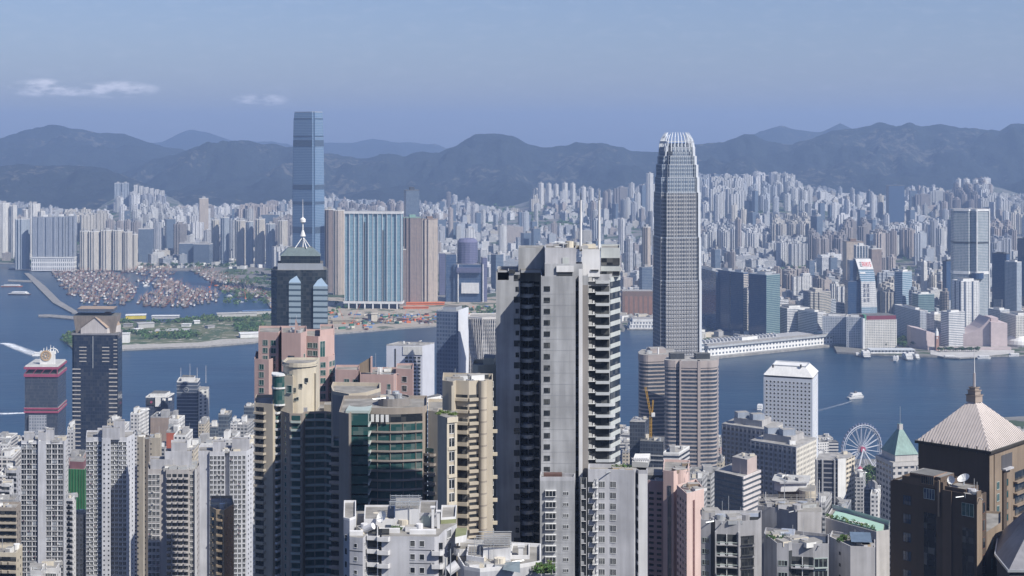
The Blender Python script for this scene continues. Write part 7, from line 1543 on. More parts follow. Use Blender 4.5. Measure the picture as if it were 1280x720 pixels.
def oldblock(lab, a, b, tp, yy, m_, proto, ncol, side=3, dep=10, fh=3.0, seed=0, nm='window', roofn=6, zb_=60, name='apartment_block', side_proto=None):
    P = FP((a, yy), (b - side, yy - .5), (b, yy + dep), (a + 1, yy + dep)); z1 = Z(tp, yy); th = NB(name, lab, 'apartment block', (*centre(P), zb_)); th.body(P, zb_, z1, m_, name='wall')
    th.win(P[0], P[1], [(k + .5) / ncol for k in range(ncol)], rows_(z1, fh, fh, zmin_(yy)), proto, nm); th.win(P[1], P[2], [.3, .7], rows_(z1, fh, fh, zmin_(yy)), side_proto or sm, 'small_window')
    clutter(th, P, z1, roofn, random.Random(seed), 2); return th, P, z1
kb3 = balc([(-1.5, .1), (-1.5, -1.0), (1.5, -1.0), (1.5, .1)], .9, BEI); kb3.box(-1.3, 1.3, -.05, .02, .9, 2.5, GLD)
kbw = balc([(-1.3, .1), (-1.3, -1.0), (1.3, -1.0), (1.3, .1)], .9, W1); kbw.box(-1.1, 1.1, -.05, .02, .9, 2.5, GLD)
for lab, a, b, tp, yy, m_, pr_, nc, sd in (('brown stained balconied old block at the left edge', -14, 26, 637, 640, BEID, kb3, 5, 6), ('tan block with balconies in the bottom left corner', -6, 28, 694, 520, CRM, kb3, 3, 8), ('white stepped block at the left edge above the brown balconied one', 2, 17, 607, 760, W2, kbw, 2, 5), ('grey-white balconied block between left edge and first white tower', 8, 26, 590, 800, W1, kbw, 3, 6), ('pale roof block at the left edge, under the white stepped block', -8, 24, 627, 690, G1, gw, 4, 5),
    ('small white block at the foot of the green netting', 84, 95, 625, 800, W2, kbw, 2, 5), ('grey low roof in the dark gap below the green netting', 84, 108, 645, 880, G1, gw, 4, 4), ('white flat-roofed penthouse low in front of the first white tower', 57, 76, 713, 600, W2, gw, 3, 6), ('white small roof house low between the first two towers', 38, 56, 716, 590, W2, gw, 2, 4)):
    th, P, z1 = oldblock(lab, a, b, tp, yy, m_, pr_, nc, sd, 10, 3, int(a) + 50); th.done()

# ---------- salmon pink complex
Yp_ = 600
gt = winp(2.0, 2.0, FRG, GLT, 2, .15, 0, .12, .1); gts = winp(1.2, 1.6, FRG, GLT, 1, .1, 0, .1, .1); gtall = winp(2.4, 6.8, FRG, GLT, 2, .15, 0, .12, .12)
th = NB('residential_tower', 'salmon pink stepped residential tower with dark green windows, behind the cream one', 'residential tower', (X(370, Yp_), Yp_ + 8, 80))
L = [('left_wing', FP((318, 602), (336, 600), (345, 606), (345, 624), (320, 624)), 450, PK), ('left_upper_wing', FP((323, 606), (348, 604), (352, 612), (352, 626), (324, 626)), 418, PK), ('drum_shaft', FP((352, 600), (376, 598), (383, 604), (383, 622), (352, 622)), 416.5, PK), ('right_wing', FP((383, 606), (398, 604), (418, 610), (418, 628), (383, 628)), 423, PK), ('right_upper_wing', FP((400, 607), (417, 612), (417, 626), (400, 626)), 416, PK), ('right_lower_wing', FP((397.5, 600), (410, 601), (418.5, 607), (418, 616), (398, 616)), 447, PK)]
for nm, q, tp, m_ in L: th.body(q, 80, Z(tp, 604), m_, name=nm, par=.8)
th.win(L[0][1][0], L[0][1][1], [.5], rows_(Z(450, 602), 3.6, 3.2, zmin_(600)), gt); th.win(L[1][1][0], L[1][1][1], [.35, .75], rows_(Z(418, 604), 4.5, 3.2, Z(470, 600)), gt); th.win(L[2][1][0], L[2][1][1], [.5], [Z(453, 600)], winp(2.6, 2.8, FRD, GLB, 1, .2, 0, .1, .1)); th.win(L[2][1][1], L[2][1][2], [.6], [Z(448, 600), Z(500, 600)], gts)
th.win(L[3][1][0], L[3][1][1], [.3, .75], rows_(Z(423, 604), 4, 3.2, Z(500, 600)), gt); th.win(L[3][1][1], L[3][1][2], [.25], rows_(Z(423, 604), 8.2, 9, Z(460, 600)), gtall); th.win(L[4][1][0], L[4][1][1], [.65], rows_(Z(416, 604), 9, 9, Z(460, 600)), gtall); th.win(L[5][1][1], L[5][1][2], [.35, .8], rows_(Z(447, 600), 4, 3.2, zmin_(600)), gt); th.win(L[5][1][0], L[5][1][1], [.5], rows_(Z(447, 600), 4, 3.2, zmin_(600)), gt)
mb = MB(); x0, x1 = X(368, 604), X(377, 604); mb.face([(x0, 604, Z(417, 604)), (x1, 604, Z(417, 604)), (x0 + .4, 604, Z(399, 604))], PK); mb.face([(x1, 604, Z(417, 604)), (x0, 605.5, Z(417, 604)), (x0 + .4, 605, Z(399, 604))], PK); mb.face([(x0, 605.5, Z(417, 604)), (x0, 604, Z(417, 604)), (x0 + .4, 604, Z(399, 604)), (x0 + .4, 605, Z(399, 604))], PK); th.part('triangular_fin', mb)
clutter(th, L[2][1], Z(416, 604), 6, random.Random(31), 1.2); th.done()
th = NB('residential_tower', 'lower salmon pink wing stepping right towards the beige rounded tower', 'residential tower', (X(465, 590), 596, 80))
for nm, q, tp in (('low_link', FP((419, 594), (448, 592), (450, 606), (420, 606)), 466), ('main_shaft', FP((450, 588), (492, 586), (500, 594), (498, 606), (450, 606)), 469), ('right_shaft', FP((495, 590), (516, 588), (517, 604), (496, 604)), 463)): th.body(q, 80, Z(tp, 590), PK, name=nm, par=.8)
th.win(*FP((419, 594), (448, 592)), [.5, .88], rows_(Z(466, 590), 5, 3.2, Z(500, 590)), gt); th.win(*FP((450, 588), (492, 586)), [.08, .62], rows_(Z(469, 590), 10, 9, Z(520, 590)), winp(1.4, 2, FRG, GLT, 1, .1, 0, .1, .1)); th.win(*FP((495, 590), (516, 588)), [.5], rows_(Z(463, 590), 4.5, 3.6, Z(520, 590)), winp(2, 2.2, FRW, GLD, 1, .1, 0, .1, .1)); th.win(*FP((450, 588), (492, 586)), [.86], rows_(Z(469, 590), 9, 9, Z(520, 590)), winp(1.2, 6, FRG, GLT, 1, .1, 0, .1, .1))
mb = MB(); x0, x1 = X(449, 592), X(465, 592); zz = Z(466, 592); mb.prism([(x1 - .6, 592), (x1, 592), (x1, 594), (x1 - .6, 594)], zz, Z(446, 592), PK); mb.face([(x0, 592.6, zz), (x1 - .6, 592.6, zz), (x1 - .6, 592.6, Z(447, 592)), (x0, 592.6, zz + 3.4)], BRL); mb.face([(x0, 593, zz), (x0, 593, zz + 3.4), (x1 - .6, 593, Z(447, 592)), (x1 - .6, 593, zz)], BRL); th.part('sloping_screen', mb)
for a in (472, 475, 477): mb = MB(); mb.tube((X(a, 592), 592, Z(468, 592)), (X(a + .4, 592), 592, Z(459, 592)), .25, W2, 6); th.part('roof_pipe', mb)
clutter(th, FP((465, 590), (492, 588), (492, 604), (465, 604)), Z(469, 590) + .1, 8, random.Random(33), 1.2); th.done()

# ---------- cream and beige balconied complex
Yc_ = 545
th = NB('residential_tower', 'cream tower with rounded drum top and shaded balconies, left of centre', 'residential tower', (X(360, Yc_), Yc_ + 8, 110))
drum = arc((X(374, 551), 553), 6.2, 178, 362, 12); dr = drum + [(drum[-1][0], 562), (drum[0][0], 562)]
th.body(dr, 110, Z(457, 548), CRM, name='drum_shaft'); mb = MB(); mb.prism(arc((X(374, 551), 553), 6.7, 170, 370, 14) + [(X(396, 562), 562), (X(352, 562), 562)], Z(458.5, 548), Z(456.5, 548), CRM, ROOFN); th.part('drum_rim', mb)
wing = FP((351, 547), (366, 545), (368, 552), (352, 556)); th.body(wing, 110, Z(473, 546), CRM, name='front_shaft')
rw = FP((385, 552), (395, 550), (396, 562), (385, 562)); th.body(rw, 110, Z(470, 550), CRM, name='right_shaft')
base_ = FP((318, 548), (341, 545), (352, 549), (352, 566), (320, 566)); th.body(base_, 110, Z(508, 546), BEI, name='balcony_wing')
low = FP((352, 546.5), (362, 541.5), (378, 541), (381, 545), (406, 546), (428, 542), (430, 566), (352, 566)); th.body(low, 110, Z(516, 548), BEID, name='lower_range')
th.win(wing[0], wing[1], [.72], rows_(Z(473, 546), 5.2, 10.0, Z(520, 545)), winp(2.0, 2.6, FRG, GLT, 1, .4, 0, .15, .12)); th.win(rw[0], rw[1], [.4], rows_(Z(470, 550), 4.5, 4.8, Z(516, 550)), gts); 
for (tt, pyy, ww) in ((368, 490, 1.2), (372, 500, .8), (362, 476, 1.8), (376, 485, 1.2), (383, 478, 1.2), (369, 501, .8)): mb = MB(); mb.add(winp(ww, ww * 1.3, FRG, GLD, 1, .1, 0, .08, .08), Matrix.Translation((X(tt, 547), 546.72 if 366 < tt < 380 else 547.2, Z(pyy, 547)))); th.part('drum_window', mb)
bz = rows_(Z(508, 546), 2.9, 3.0, zmin_(546)); lb = balc([(-2.6, .1), (-2.6, -1.1), (1.6, -1.1), (2.2, .1)], .85, BEI); lb.box(-2.2, 1.2, -.05, .02, .85, 2.5, GLD); th.win(base_[0], base_[1], [.36], bz, lb, 'balcony')
rb = balc([(-1.5, .1), (-1.2, -.9), (1.2, -.9), (1.5, .1)], .8, FRW); rb.box(-1.2, 1.2, -.05, .02, .85, 2.3, GLT); th.win(base_[1], base_[2], [.55], bz, rb, 'balcony')
tb = balc([(-1.8, .1), (-1.8, -.9), (1.8, -.9), (1.8, .1)], .8, FRG); tb.box(-1.6, 1.6, -.06, .02, .85, 2.6, GLT); bz2 = rows_(Z(516, 548), 2.4, 3.0, zmin_(548))
th.win(low[2], low[1], [.5], [], tb); th.win(low[1], low[2], [.5], bz2, tb, 'teal_balcony'); th.win(low[3], low[4], [.25, .75], bz2, tb, 'teal_balcony'); th.win(low[4], low[5], [.3, .75], bz2, tb, 'teal_balcony'); th.win(low[0], low[1], [.5], bz2, gts)
mb = MB(); mb.prism(arc((X(347.5, 545), 547.6), 2.5, 180, 330, 6) + [(X(352, 552), 552), (X(340, 552), 552)], Z(506, 546), Z(469, 546), GLT, FRG); th.part('glass_turret', mb)
for py in (468, 484, 505): mb = MB(); mb.prism(arc((X(347.5, 545), 547.6), 2.8, 180, 330, 6) + [(X(352, 552), 552), (X(340, 552), 552)], Z(py + 2, 546), Z(py, 546), FRW); th.part('turret_band', mb)
for q, tp, yy in ((FP((365, 548), (384, 547), (386, 553), (366, 553)), 509, 548), (FP((405, 551), (429, 548), (429, 556), (406, 556)), 506, 550)): mb = MB(); mb.prism(q, Z(518, yy), Z(tp, yy), BEI if tp == 506 else W1, ROOFN); th.part('terrace_house', mb)
mb = MB(); x0, x1, yy = X(409, 545), X(423, 545), 546; mb.face([(x0, yy, Z(552, yy)), (x1 - .5, yy, Z(560, yy)), (x1, yy, Z(538, yy)), (x0 + 1.2, yy, Z(540, yy))], PK); mb.face([(x1, yy, Z(538, yy)), (x1, yy + 3, Z(538, yy)), (x0 + 1.2, yy + 3, Z(540, yy)), (x0 + 1.2, yy, Z(540, yy))], PK); th.part('pink_sloping_roof', mb)
clutter(th, FP((366, 548), (396, 548), (396, 562), (366, 562)), Z(515.5, 548), 6, random.Random(44), 1.5); th.done()

# ---------- curved teal-glazed tower
Yt_ = 472
cv = [(X(430, 476), 462), (X(442, 473), 459)] + [(X(p_, 471 - 2.4 * math.sin((p_ - 442) / 90 * math.pi)), 471 - 2.4 * math.sin((p_ - 442) / 90 * math.pi)) for p_ in range(448, 534, 8)]
poly = cv + FP((534, 474), (534, 492), (430, 492)); zt = Z(513, 470)
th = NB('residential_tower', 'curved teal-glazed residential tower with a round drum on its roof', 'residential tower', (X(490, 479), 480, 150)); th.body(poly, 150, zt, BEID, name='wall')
bw = FP((535, 472), (547, 470), (549, 476), (571, 478), (571, 494), (535, 494)); th.body(bw, 150, Z(517, 472), BEI, name='right_wing')
lp = FP((415, 480), (430, 479), (452, 473.5), (452, 492), (416, 492)); th.body(lp, 150, Z(560, 476), BEI, name='left_wing')
FHt = 3.05; zz = rows_(zt, 3.2, FHt, zmin_(470))
# front glazing bands between slab edges, following the curve
fc = cv[2:]
def ribbon(pts, out, z0, z1, mat):
    mb = MB(); o = []
    for i, p_ in enumerate(pts):
        a, b = pts[max(0, i - 1)], pts[min(len(pts) - 1, i + 1)]; d = Vector((b[0] - a[0], b[1] - a[1])).normalized(); o.append((p_[0] + d.y * out, p_[1] - d.x * out))
    for i in range(len(pts) - 1): mb.prism([o[i], o[i + 1], pts[i + 1], pts[i]], z0, z1, mat, None, True)
    return mb
for i, z in enumerate(zz):
    if i == 0: th.part('penthouse_glazing', ribbon(fc, .12, z - .2, z + 2.2, GLD)); continue
    th.part('glazing_band', ribbon(fc, .12, z, z + 2.15, GLT)); th.part('curved_slab_edge', ribbon(fc, .7, z - .55, z - .05, plain('taupe slab edge', (.30, .27, .25), .8)))
ml = MB(); ml.box(-.09, .09, -.3, 0, 0, FHt, BEID)
for z in zz[1:]:
    for p_ in fc[1:-1:2]: th.put('mullion', ml, p_[0], p_[1] - .1, z - .5, 0)
pw = MB(); pw.box(-.5, .5, -.25, 0, 0, 2.3, FRW)
for i in range(14): k = i / 13; th.put('white_penthouse_pier', MB_PP if False else pw, lerp(fc[0], fc[-1], k)[0], 470 - 2.2 * math.sin(k * math.pi), zz[0] - .1, 0) if i < 7 else None
tu = arc((X(450, 470), 472.5), 3.4, 170, 350, 10); th.part('glass_turret', (lambda m: (m.prism(tu + [(tu[-1][0], 462), (tu[0][0], 462)], 150, Z(511, 470), GLT, FRG), m)[1])(MB()))
for k, z in enumerate([Z(510, 470)] + [z for z in zz if z < Z(520, 470)]): mb = MB(); t2 = arc((X(450, 470), 472.5), 3.75, 170, 350, 10); mb.prism(t2 + [(t2[-1][0], 462), (t2[0][0], 462)], z - .5, z + (.6 if k == 0 else 0), FRG if k == 0 else FRW, FRG); th.part('turret_band', mb)
dc = (X(492, 480), 481); dd = arc(dc, 5.2, 0, 342, 19); th.body(dd, Z(516, 474), Z(501.5, 475), TAU, name='roof_drum', par=.5); clutter(th, dd, Z(501.5, 475), 12, random.Random(51), 1.3)
# high parapet wall sweeping on the left
sw = FP((414, 530), (416, 520), (436, 514), (458, 517), (476, 526), (476, 538), (416, 540)); zsw = Z(493, 520); mb = MB(); mb.prism(sw, 150, zsw, TAU, ROOFN); th.part('high_side_block', mb); mb = MB(); parapet(mb, sw, zsw, 1.2, .5, BEI); th.part('high_parapet', mb)
bal_l = balc([(-2.7, .1), (-2.7, -1.1), (2.3, -1.1), (2.3, .1)], .8, plain('pinkish slab edge', (.48, .40, .36), .8)); bal_l.box(-2.4, 2.2, -.04, .02, .85, 2.4, GLD)
z2 = rows_(Z(560, 476), 3.0, FHt, zmin_(474)); th.win(lp[0], lp[1], [.5], z2, bal_l, 'balcony'); th.win(lp[1], lp[2], [.18], [z + .2 for z in z2], winp(1.1, 2.0, FRG, GLB, 1, .15, 0, .2, .12)); th.win(lp[1], lp[2], [.55], [z + .3 for z in z2], winp(2.3, 1.7, BEID, GLT, 2, .3, 0, .15, .1))
th.part('terrace_glass', ribbon(FP((418, 480), (430, 478.6), (452, 473)), .3, Z(560, 476), Z(553, 476), GLT))
# right balconies (rounded) and wing windows
rbb = balc([(-2.4, .1), (-2.2, -1.0), (-1, -1.5), (1, -1.5), (2.2, -1.0), (2.4, .1)], .8, BEID); rbb.box(-1.5, 1.5, -.06, .02, .9, 2.3, GLT)
z3 = rows_(Z(557, 472), 3.0, FHt, zmin_(472)); th.win(bw[0], bw[1], [.2], z3, rbb, 'round_balcony'); th.strip(poly[-4], poly[-3], 0, .3, 150, 200, .01, BEID, 'side_wall')
mb = MB(); mb.prism(FP((541, 471), (551, 469.5), (551, 477), (541, 477)), Z(520, 471), Z(514.5, 471), CRM, ROOFN); th.part('cream_roof_block', mb)
th.done(95)

# ---------- beige rounded tower and its narrow window shaft
Ys_ = 380.0
th = NB('residential_tower', 'beige tower with a lit rounded corner column and banded balconies', 'residential tower', (X(590, 385.0), 386.0, 150)); zt = Z(481, 380.0)
col = arc((X(603.5, 380.0), 380.7), 1.05, 200, 350, 7) + FP((607, 381.6), (616, 382)); mb_ = FP((553, 381.0), (566, 379.0), (567, 379.0)) + FP((570, 381.0), (586, 380.0)) + FP((598, 381)) + col + FP((616, 392.0), (554, 394.0)); th.body(mb_, 150, zt, BEI, name='wall')
th.strip(*FP((564.5, 378.6), (567.5, 378.6)), 0, 1, zt - 11, zt, .5, CRM, 'lit_pilaster'); th.strip(*FP((563.5, 379.4), (568, 379.4)), 0, 1, 150, zt - 11, .1, BEI, 'pilaster_base')
zz = rows_(zt, 3.4, 3.07, zmin_(380.0)); 
for i, z in enumerate(zz):
    mb = MB(); c2 = arc((X(603.5, 380.0), 380.7), 1.1, 196, 352, 8); mb.prism(c2 + [(X(603.5, 380.0), 382.0)], z - .1, z + .22, BEID, None, True); th.part('dark_column_band', mb)
lw = MB(); lw.box(-1.6, 1.6, -.12, .02, 0, .8, GLD); lw.box(-1.8, 1.8, -.8, 0, -.75, 0, BEI)
A_, B_ = FP((586, 380.0), (598, 381)); th.win(A_, B_, [.66], zz, lw, 'window_slit'); A2, B2 = FP((569, 381.0), (587, 380.0)); th.win(A2, B2, [.45], [z for i, z in enumerate(zz) if i < 3], lw, 'window_slit')
bb = balc([(-1.7, .1), (-1.7, -.9), (1.7, -.9), (1.7, .1)], .9, BEI); bb.box(-1.5, 1.5, -.05, .02, .9, 2.8, GLD); th.win(A2, B2, [.45], zz[3:], bb, 'balcony')
rear = FP((590, 424), (598, 422), (620, 424), (620, 434), (592, 434)); th.body(rear, 150, Z(461, 422), CRM, name='rear_block'); mb = MB(); mb.prism(FP((604, 426), (618, 425), (620, 432), (606, 434)), Z(461, 422), Z(448.5, 424), CRM, ROOFN); th.part('rear_roof_block', mb)
rw_ = FP((611, 392.0), (620, 392.0)); th.win(*rw_, [.3], rows_(Z(474, 392.0), 2, 2.6, zmin_(392.0)), winp(1.2, 1.4, FRW, GLD, 2, .4, 0, .12, .1)); 
for i in range(9): th.strip(*rw_, -.1, 1.2, Z(512 + i * 28.6, 392.0), Z(508 + i * 28.6, 392.0), .7, CRM, 'cross_beam')
clutter(th, FP((556, 381.0), (612, 381.0), (612, 392.0), (556, 392.0)), zt, 14, random.Random(61), 1.6, [DARKM, GREYC, FRW, BEID]); th.done()
Yv = 366.0; P = FP((547, 369.0), (558, 365.0), (571.5, 366.5), (571.5, 374.0), (548, 376.0)); zt = Z(521, 366.0)
th = NB('residential_tower', 'narrow cream-edged shaft with stacked windows and grassy roof beside the beige tower', 'residential tower', (*centre(P), 150)); th.body(P, 150, zt, BEI, name='wall', par=0)
th.strip(P[1], P[2], 0, .2, 150, zt, .3, CRM, 'cream_jamb'); th.strip(P[1], P[2], .72, .9, 150, zt, .3, CRM, 'cream_jamb'); th.strip(P[1], P[2], 0, 1, zt - 1.3, zt, .5, CRM, 'cream_lintel')
for i in range(8): th.strip(P[1], P[2], .1, .9, zt - 8.1 - i * 6.8, zt - 7.3 - i * 6.8, .45, CRM, 'cream_lintel')
sw_ = winp(1.45, 2.2, FRW, GLD, 2, .1, 0, .18, .1); th.win(P[1], P[2], [.46], rows_(zt, 4.0, 3.4, zmin_(366.0)), sw_)
mb = MB(); r = random.Random(3)
for i in range(8): crown(mb, (X(549 + i * 2.7, 370.0), 370.0 + r.uniform(-2, 2), zt + .2), 1, .5, 50, .22, LEAFM[2], r, 3)
th.part('roof_grass', mb); th.done()

# ---------- white stepped block with the dish, front centre
Yd = 325
th = NB('apartment_block', 'white stepped apartment block with satellite dish and roof terraces, bottom centre', 'apartment block', (X(505, 330), 332, 200)); FHd = 2.95
main = FP((437, 327), (453.5, 326), (460, 330), (477, 331), (477, 327.5), (512, 327.5), (543, 327), (548, 327.5), (556, 333), (571, 338), (571, 350), (438, 350)); zt = Z(669.5, 328); th.body(main, 200, zt, W1, name='wall', par=0)
lw_ = FP((429.5, 332), (437, 331), (445, 333), (445, 348), (430, 348)); th.body(lw_, 200, Z(651, 331), W1, name='left_wing', par=.5, parm=W2)
for z in rows_(zt, 3.0, FHd, zmin_(326)):
    for A_, B_ in ((main[0], main[1]), (main[5], main[6])): th.strip(A_, B_, 0, 1, z - .06, z + .06, .05, FRD, 'shadow_groove')
zz = rows_(zt, 2.2 + FHd * 0, FHd, zmin_(326))
th.win(main[0], main[1], [.45], zz, winp(.7, .8, FRW, GLD, 1, .1, 0, .05, .06)); th.win(main[5], main[6], [.12, .5], zz, winp(1.0, 1.2, FRW, GLD, 1, .1, 0, .06, .08)); th.win(main[8], main[9], [.35], zz, winp(1.8, 1.7, FRW, GLD, 3, .2, 0, .1, .1)); th.win(lw_[0], lw_[1], [.4], zz, winp(.6, 1.4, FRW, GLD, 1, .1, 0, .05, .06)); th.win(main[1], main[2], [.4], zz, winp(.6, .8, FRW, GLD, 1, .1, 0, .05, .06))
db = balc([(-1.5, .1), (-1.35, -1.7), (1.1, -2.2), (1.5, -1.6), (1.5, .1)], .95, W2, .15); db.box(-1.3, 1.3, -.05, .02, .95, 2.4, GLD); db.box(-1.4, -1.2, -.3, 0, 0, 2.9, W2)
for z in rows_(zt, 1.0, FHd, zmin_(325)): th.put('balcony', db, X(466, 329), 329.8, z, .05); th.put('balcony', db, X(479, 328), 328.6, z, .05)
cb = balc([(-1.4, .1), (-1.2, -1.5), (.6, -1.8), (1.3, -1.3), (1.7, .1)], .95, W2, .15); cb.box(-1.3, 1.3, -.1, .02, .95, 2.4, GLD)
for z in rows_(zt, 1.0, FHd, zmin_(325))[1:]: th.put('corner_balcony', cb, X(546, 327.5), 327.8, z, .1)
th.body(FP((455, 333), (494, 333), (494, 346), (456, 346)), zt, Z(651, 333), W2, name='penthouse', par=.4); th.body(FP((494, 334), (524, 333.5), (525, 345), (495, 345)), zt, Z(635.5, 334), W2, name='stair_tower', par=0)
th.body(FP((524, 336), (546, 336), (547, 348), (525, 348)), zt, Z(643, 336), W1, name='right_penthouse', par=.3); th.body(FP((551, 338), (570, 339), (571, 350), (552, 350)), Z(672, 338), Z(650, 338), plain('olive wall', (.22, .24, .13), .85), name='olive_box', par=.5, parm=W2)
for a, b, tp, bs, yy in ((482, 489, 656, 662, 332.9), (527, 538, 645, 660, 335.9)): mb = MB(); mb.box(X(a, yy), X(b, yy), yy - .05, yy + .1, Z(bs, yy), Z(tp, yy), GLB if a < 500 else FRG); th.part('penthouse_window', mb)
mb = MB(); zz_ = Z(635.5, 334)
for i in range(5): mb.box(X(486, 333), X(526, 335), 333 + i * 1.6, 333.2 + i * 1.6, zz_ + .9 + .05 * i, zz_ + 1.05 + .05 * i, STEEL)
for i in range(6): mb.tube((X(488 + i * 7, 334), 334, zz_), (X(488 + i * 7, 334), 334, zz_ + 1.7), .06, STEEL, 4); mb.tube((X(488 + i * 7, 340), 340, zz_), (X(488 + i * 7, 340), 340, zz_ + 1.7), .06, STEEL, 4)
mb.box(X(486, 333), X(524, 333), 333.2, 333.35, zz_ + 1.6, zz_ + 1.75, STEEL); mb.box(X(486, 333), X(524, 333), 339, 339.15, zz_ + 1.6, zz_ + 1.75, STEEL); th.part('roof_rack', mb)
for px, tp in ((541, 633), (548, 638)): mb = MB(); mb.box(X(px - 1.6, 334), X(px + 1.6, 334), 334, 334.8, Z(668, 334), Z(tp + 2, 334), W2); mb.box(X(px - 3, 334), X(px + 3, 334), 333.8, 335, Z(tp + 2, 334), Z(tp + .5, 334), W2); th.part('chimney', mb)
dish(th, X(477, 331), 331, Z(654, 331), 1.35, 4.0, .5); mb = MB(); mb.tube((X(455, 329.5), 330, Z(662, 330)), (X(467, 329.5), 329, Z(656, 330)), .75, W2, 12); th.part('water_tank', mb)
for i, (a, b, tp, yy) in enumerate(((437, 454, 668, 328), (462, 500, 668, 330), (512, 545, 668, 329), (500, 512, 664, 332))): q = FP((a, yy), (b, yy), (b, yy + 1.2), (a, yy + 1.2)); mb = MB(); mb.prism(q, zt, zt + .9, W2); th.part('terrace_wall', mb)
q = FP((558, 327.5), (568, 329), (582, 334), (584, 337), (571, 337), (560, 331)); 
mb = MB(); mb.prism(FP((569, 330), (583, 332), (584, 338), (570, 338)), Z(678, 331), Z(670, 331), W2, plain('olive wall', (.22, .24, .13), .85)); th.part('projecting_terrace', mb)
for py in (688, 706): mb = MB(); mb.prism(arc((X(577, 332), 334), 1.9, 150, 360, 8), Z(py + 9, 331), Z(py, 331), W2, ROOFN); th.part('rounded_terrace', mb)
clutter(th, FP((440, 329), (500, 330), (540, 330), (540, 345), (440, 346)), zt, 16, random.Random(71), 1.1, [W2, W2, CREAM, STEEL]); 
mb = MB(); r = random.Random(8); 
for i in range(4): crown(mb, (X(492 + i * 3, 332), 332, zt + .7), .7, .6, 50, .16, LEAFM[i % 3], r, 3)
th.part('potted_plants', mb); th.done()
# ---------- neighbour white roofs
Yn = 318; th = NB('apartment_block', 'white roof block with railed stair tower, lower right of the dish block', 'apartment block', (X(620, 325), 326, 200)); P = FP((572, 330), (580, 322), (600, 320), (618, 321), (640, 322), (676, 326), (676, 340), (574, 344)); th.body(P, 200, Z(712, 322), W1, name='wall', par=.8, parm=W2)
th.body(FP((583, 325), (605, 323), (606, 334), (585, 334)), 250, Z(698, 324), W2, name='left_house', par=.4); th.body(FP((604, 326), (638, 325.5), (639, 338), (605, 338)), 250, Z(684, 326), W2, name='stair_tower', par=0); th.body(FP((638, 330), (662, 330), (662, 340), (640, 340)), 250, Z(697, 330), W2, name='right_house', par=.5)
mb = MB(); zz_ = Z(684, 326)
for i in range(5): mb.box(X(594, 326), X(639, 327), 325 + i * 1.8, 325.2 + i * 1.8, zz_ + .8, zz_ + .95, STEEL)
for i in range(7): mb.tube((X(596 + i * 7, 327), 327, zz_ - .5), (X(596 + i * 7, 327), 327, zz_ + 1.6), .06, STEEL, 4)
mb.box(X(594, 326), X(636, 326), 326, 326.15, zz_ + 1.5, zz_ + 1.65, STEEL); mb.box(X(598, 333), X(640, 333), 333, 333.15, zz_ + 1.5, zz_ + 1.65, STEEL); th.part('roof_rack', mb)
mb = MB(); mb.box(X(648, 331), X(654, 331), 331, 332, Z(697, 331), Z(684, 331), W2); mb.box(X(647, 331), X(656, 331), 330.8, 332.2, Z(684, 331), Z(681, 331), W2); th.part('chimney', mb)
mb = MB(); a, b = X(628, 320), X(650, 320); mb.face([(a, 319, Z(712, 319)), (b, 319, Z(716, 319)), (b, 323, Z(701, 323)), (a + .5, 323, Z(703, 323))], plain('slate lean-to', (.16, .2, .22), .4)); th.part('glazed_lean_to', mb)
for px, h in ((563, 686), (557, 697)): mb = MB(); mb.tube((X(px, 316), 316, Z(720, 316)), (X(px, 316), 316, Z(h, 316)), .12, STEEL, 5); th.part('vent_pipe', mb)
mb = MB(); mb.tube((X(560, 318), 319, Z(716, 318)), (X(572, 318), 319.5, Z(708, 318)), 1.1, W2, 12); th.part('water_tank', mb)
mb = MB(); r = random.Random(18)
for i in range(6): crown(mb, (X(674 + (i % 3) * 6, 322), 322 + i * .5, Z(713, 322)), 1.7, 1.2, 90, .3, LEAFM[2 if i % 2 else 0], r, 4)
th.part('roof_planting', mb, kind='stuff'); clutter(th, FP((576, 322), (640, 322), (640, 326), (576, 328)), Z(712, 322), 26, random.Random(72), 1.3, [W2, W2, STEEL, CREAM]); th.done()

# ---------- pink towers right of centre
Yk = 560; w2p = winp(2.2, 1.35, PK, GLD, 1, .1, 0, .12, .1)
th = NB('office_tower', 'pale pink tower with blue glass strip and rounded shoulder', 'tower', (X(830, 560), 568, 90)); P1_ = FP((808, 568), (829, 566), (829, 584), (810, 584)); P2_ = FP((829, 560), (842, 558)) + arc((X(850, 562), 563), 3.2, 250, 350, 5) + FP((862, 578), (830, 580))
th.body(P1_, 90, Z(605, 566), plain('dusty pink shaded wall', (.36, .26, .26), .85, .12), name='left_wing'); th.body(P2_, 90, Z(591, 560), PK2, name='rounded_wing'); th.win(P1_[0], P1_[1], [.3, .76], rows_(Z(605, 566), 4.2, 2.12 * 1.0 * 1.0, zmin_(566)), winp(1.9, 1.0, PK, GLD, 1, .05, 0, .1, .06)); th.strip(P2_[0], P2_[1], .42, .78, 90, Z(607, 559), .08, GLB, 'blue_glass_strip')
clutter(th, P2_, Z(591, 560), 7, random.Random(81), 1.2, [W2, GREYC, BRL]); clutter(th, P1_, Z(605, 566), 6, random.Random(82), 1.2); mb = MB(); mb.prism(FP((804, 572), (828, 572), (828, 586), (806, 586)), Z(600, 572), Z(594, 572), DARKM, ROOFN); th.part('dark_roof_store', mb); th.done()
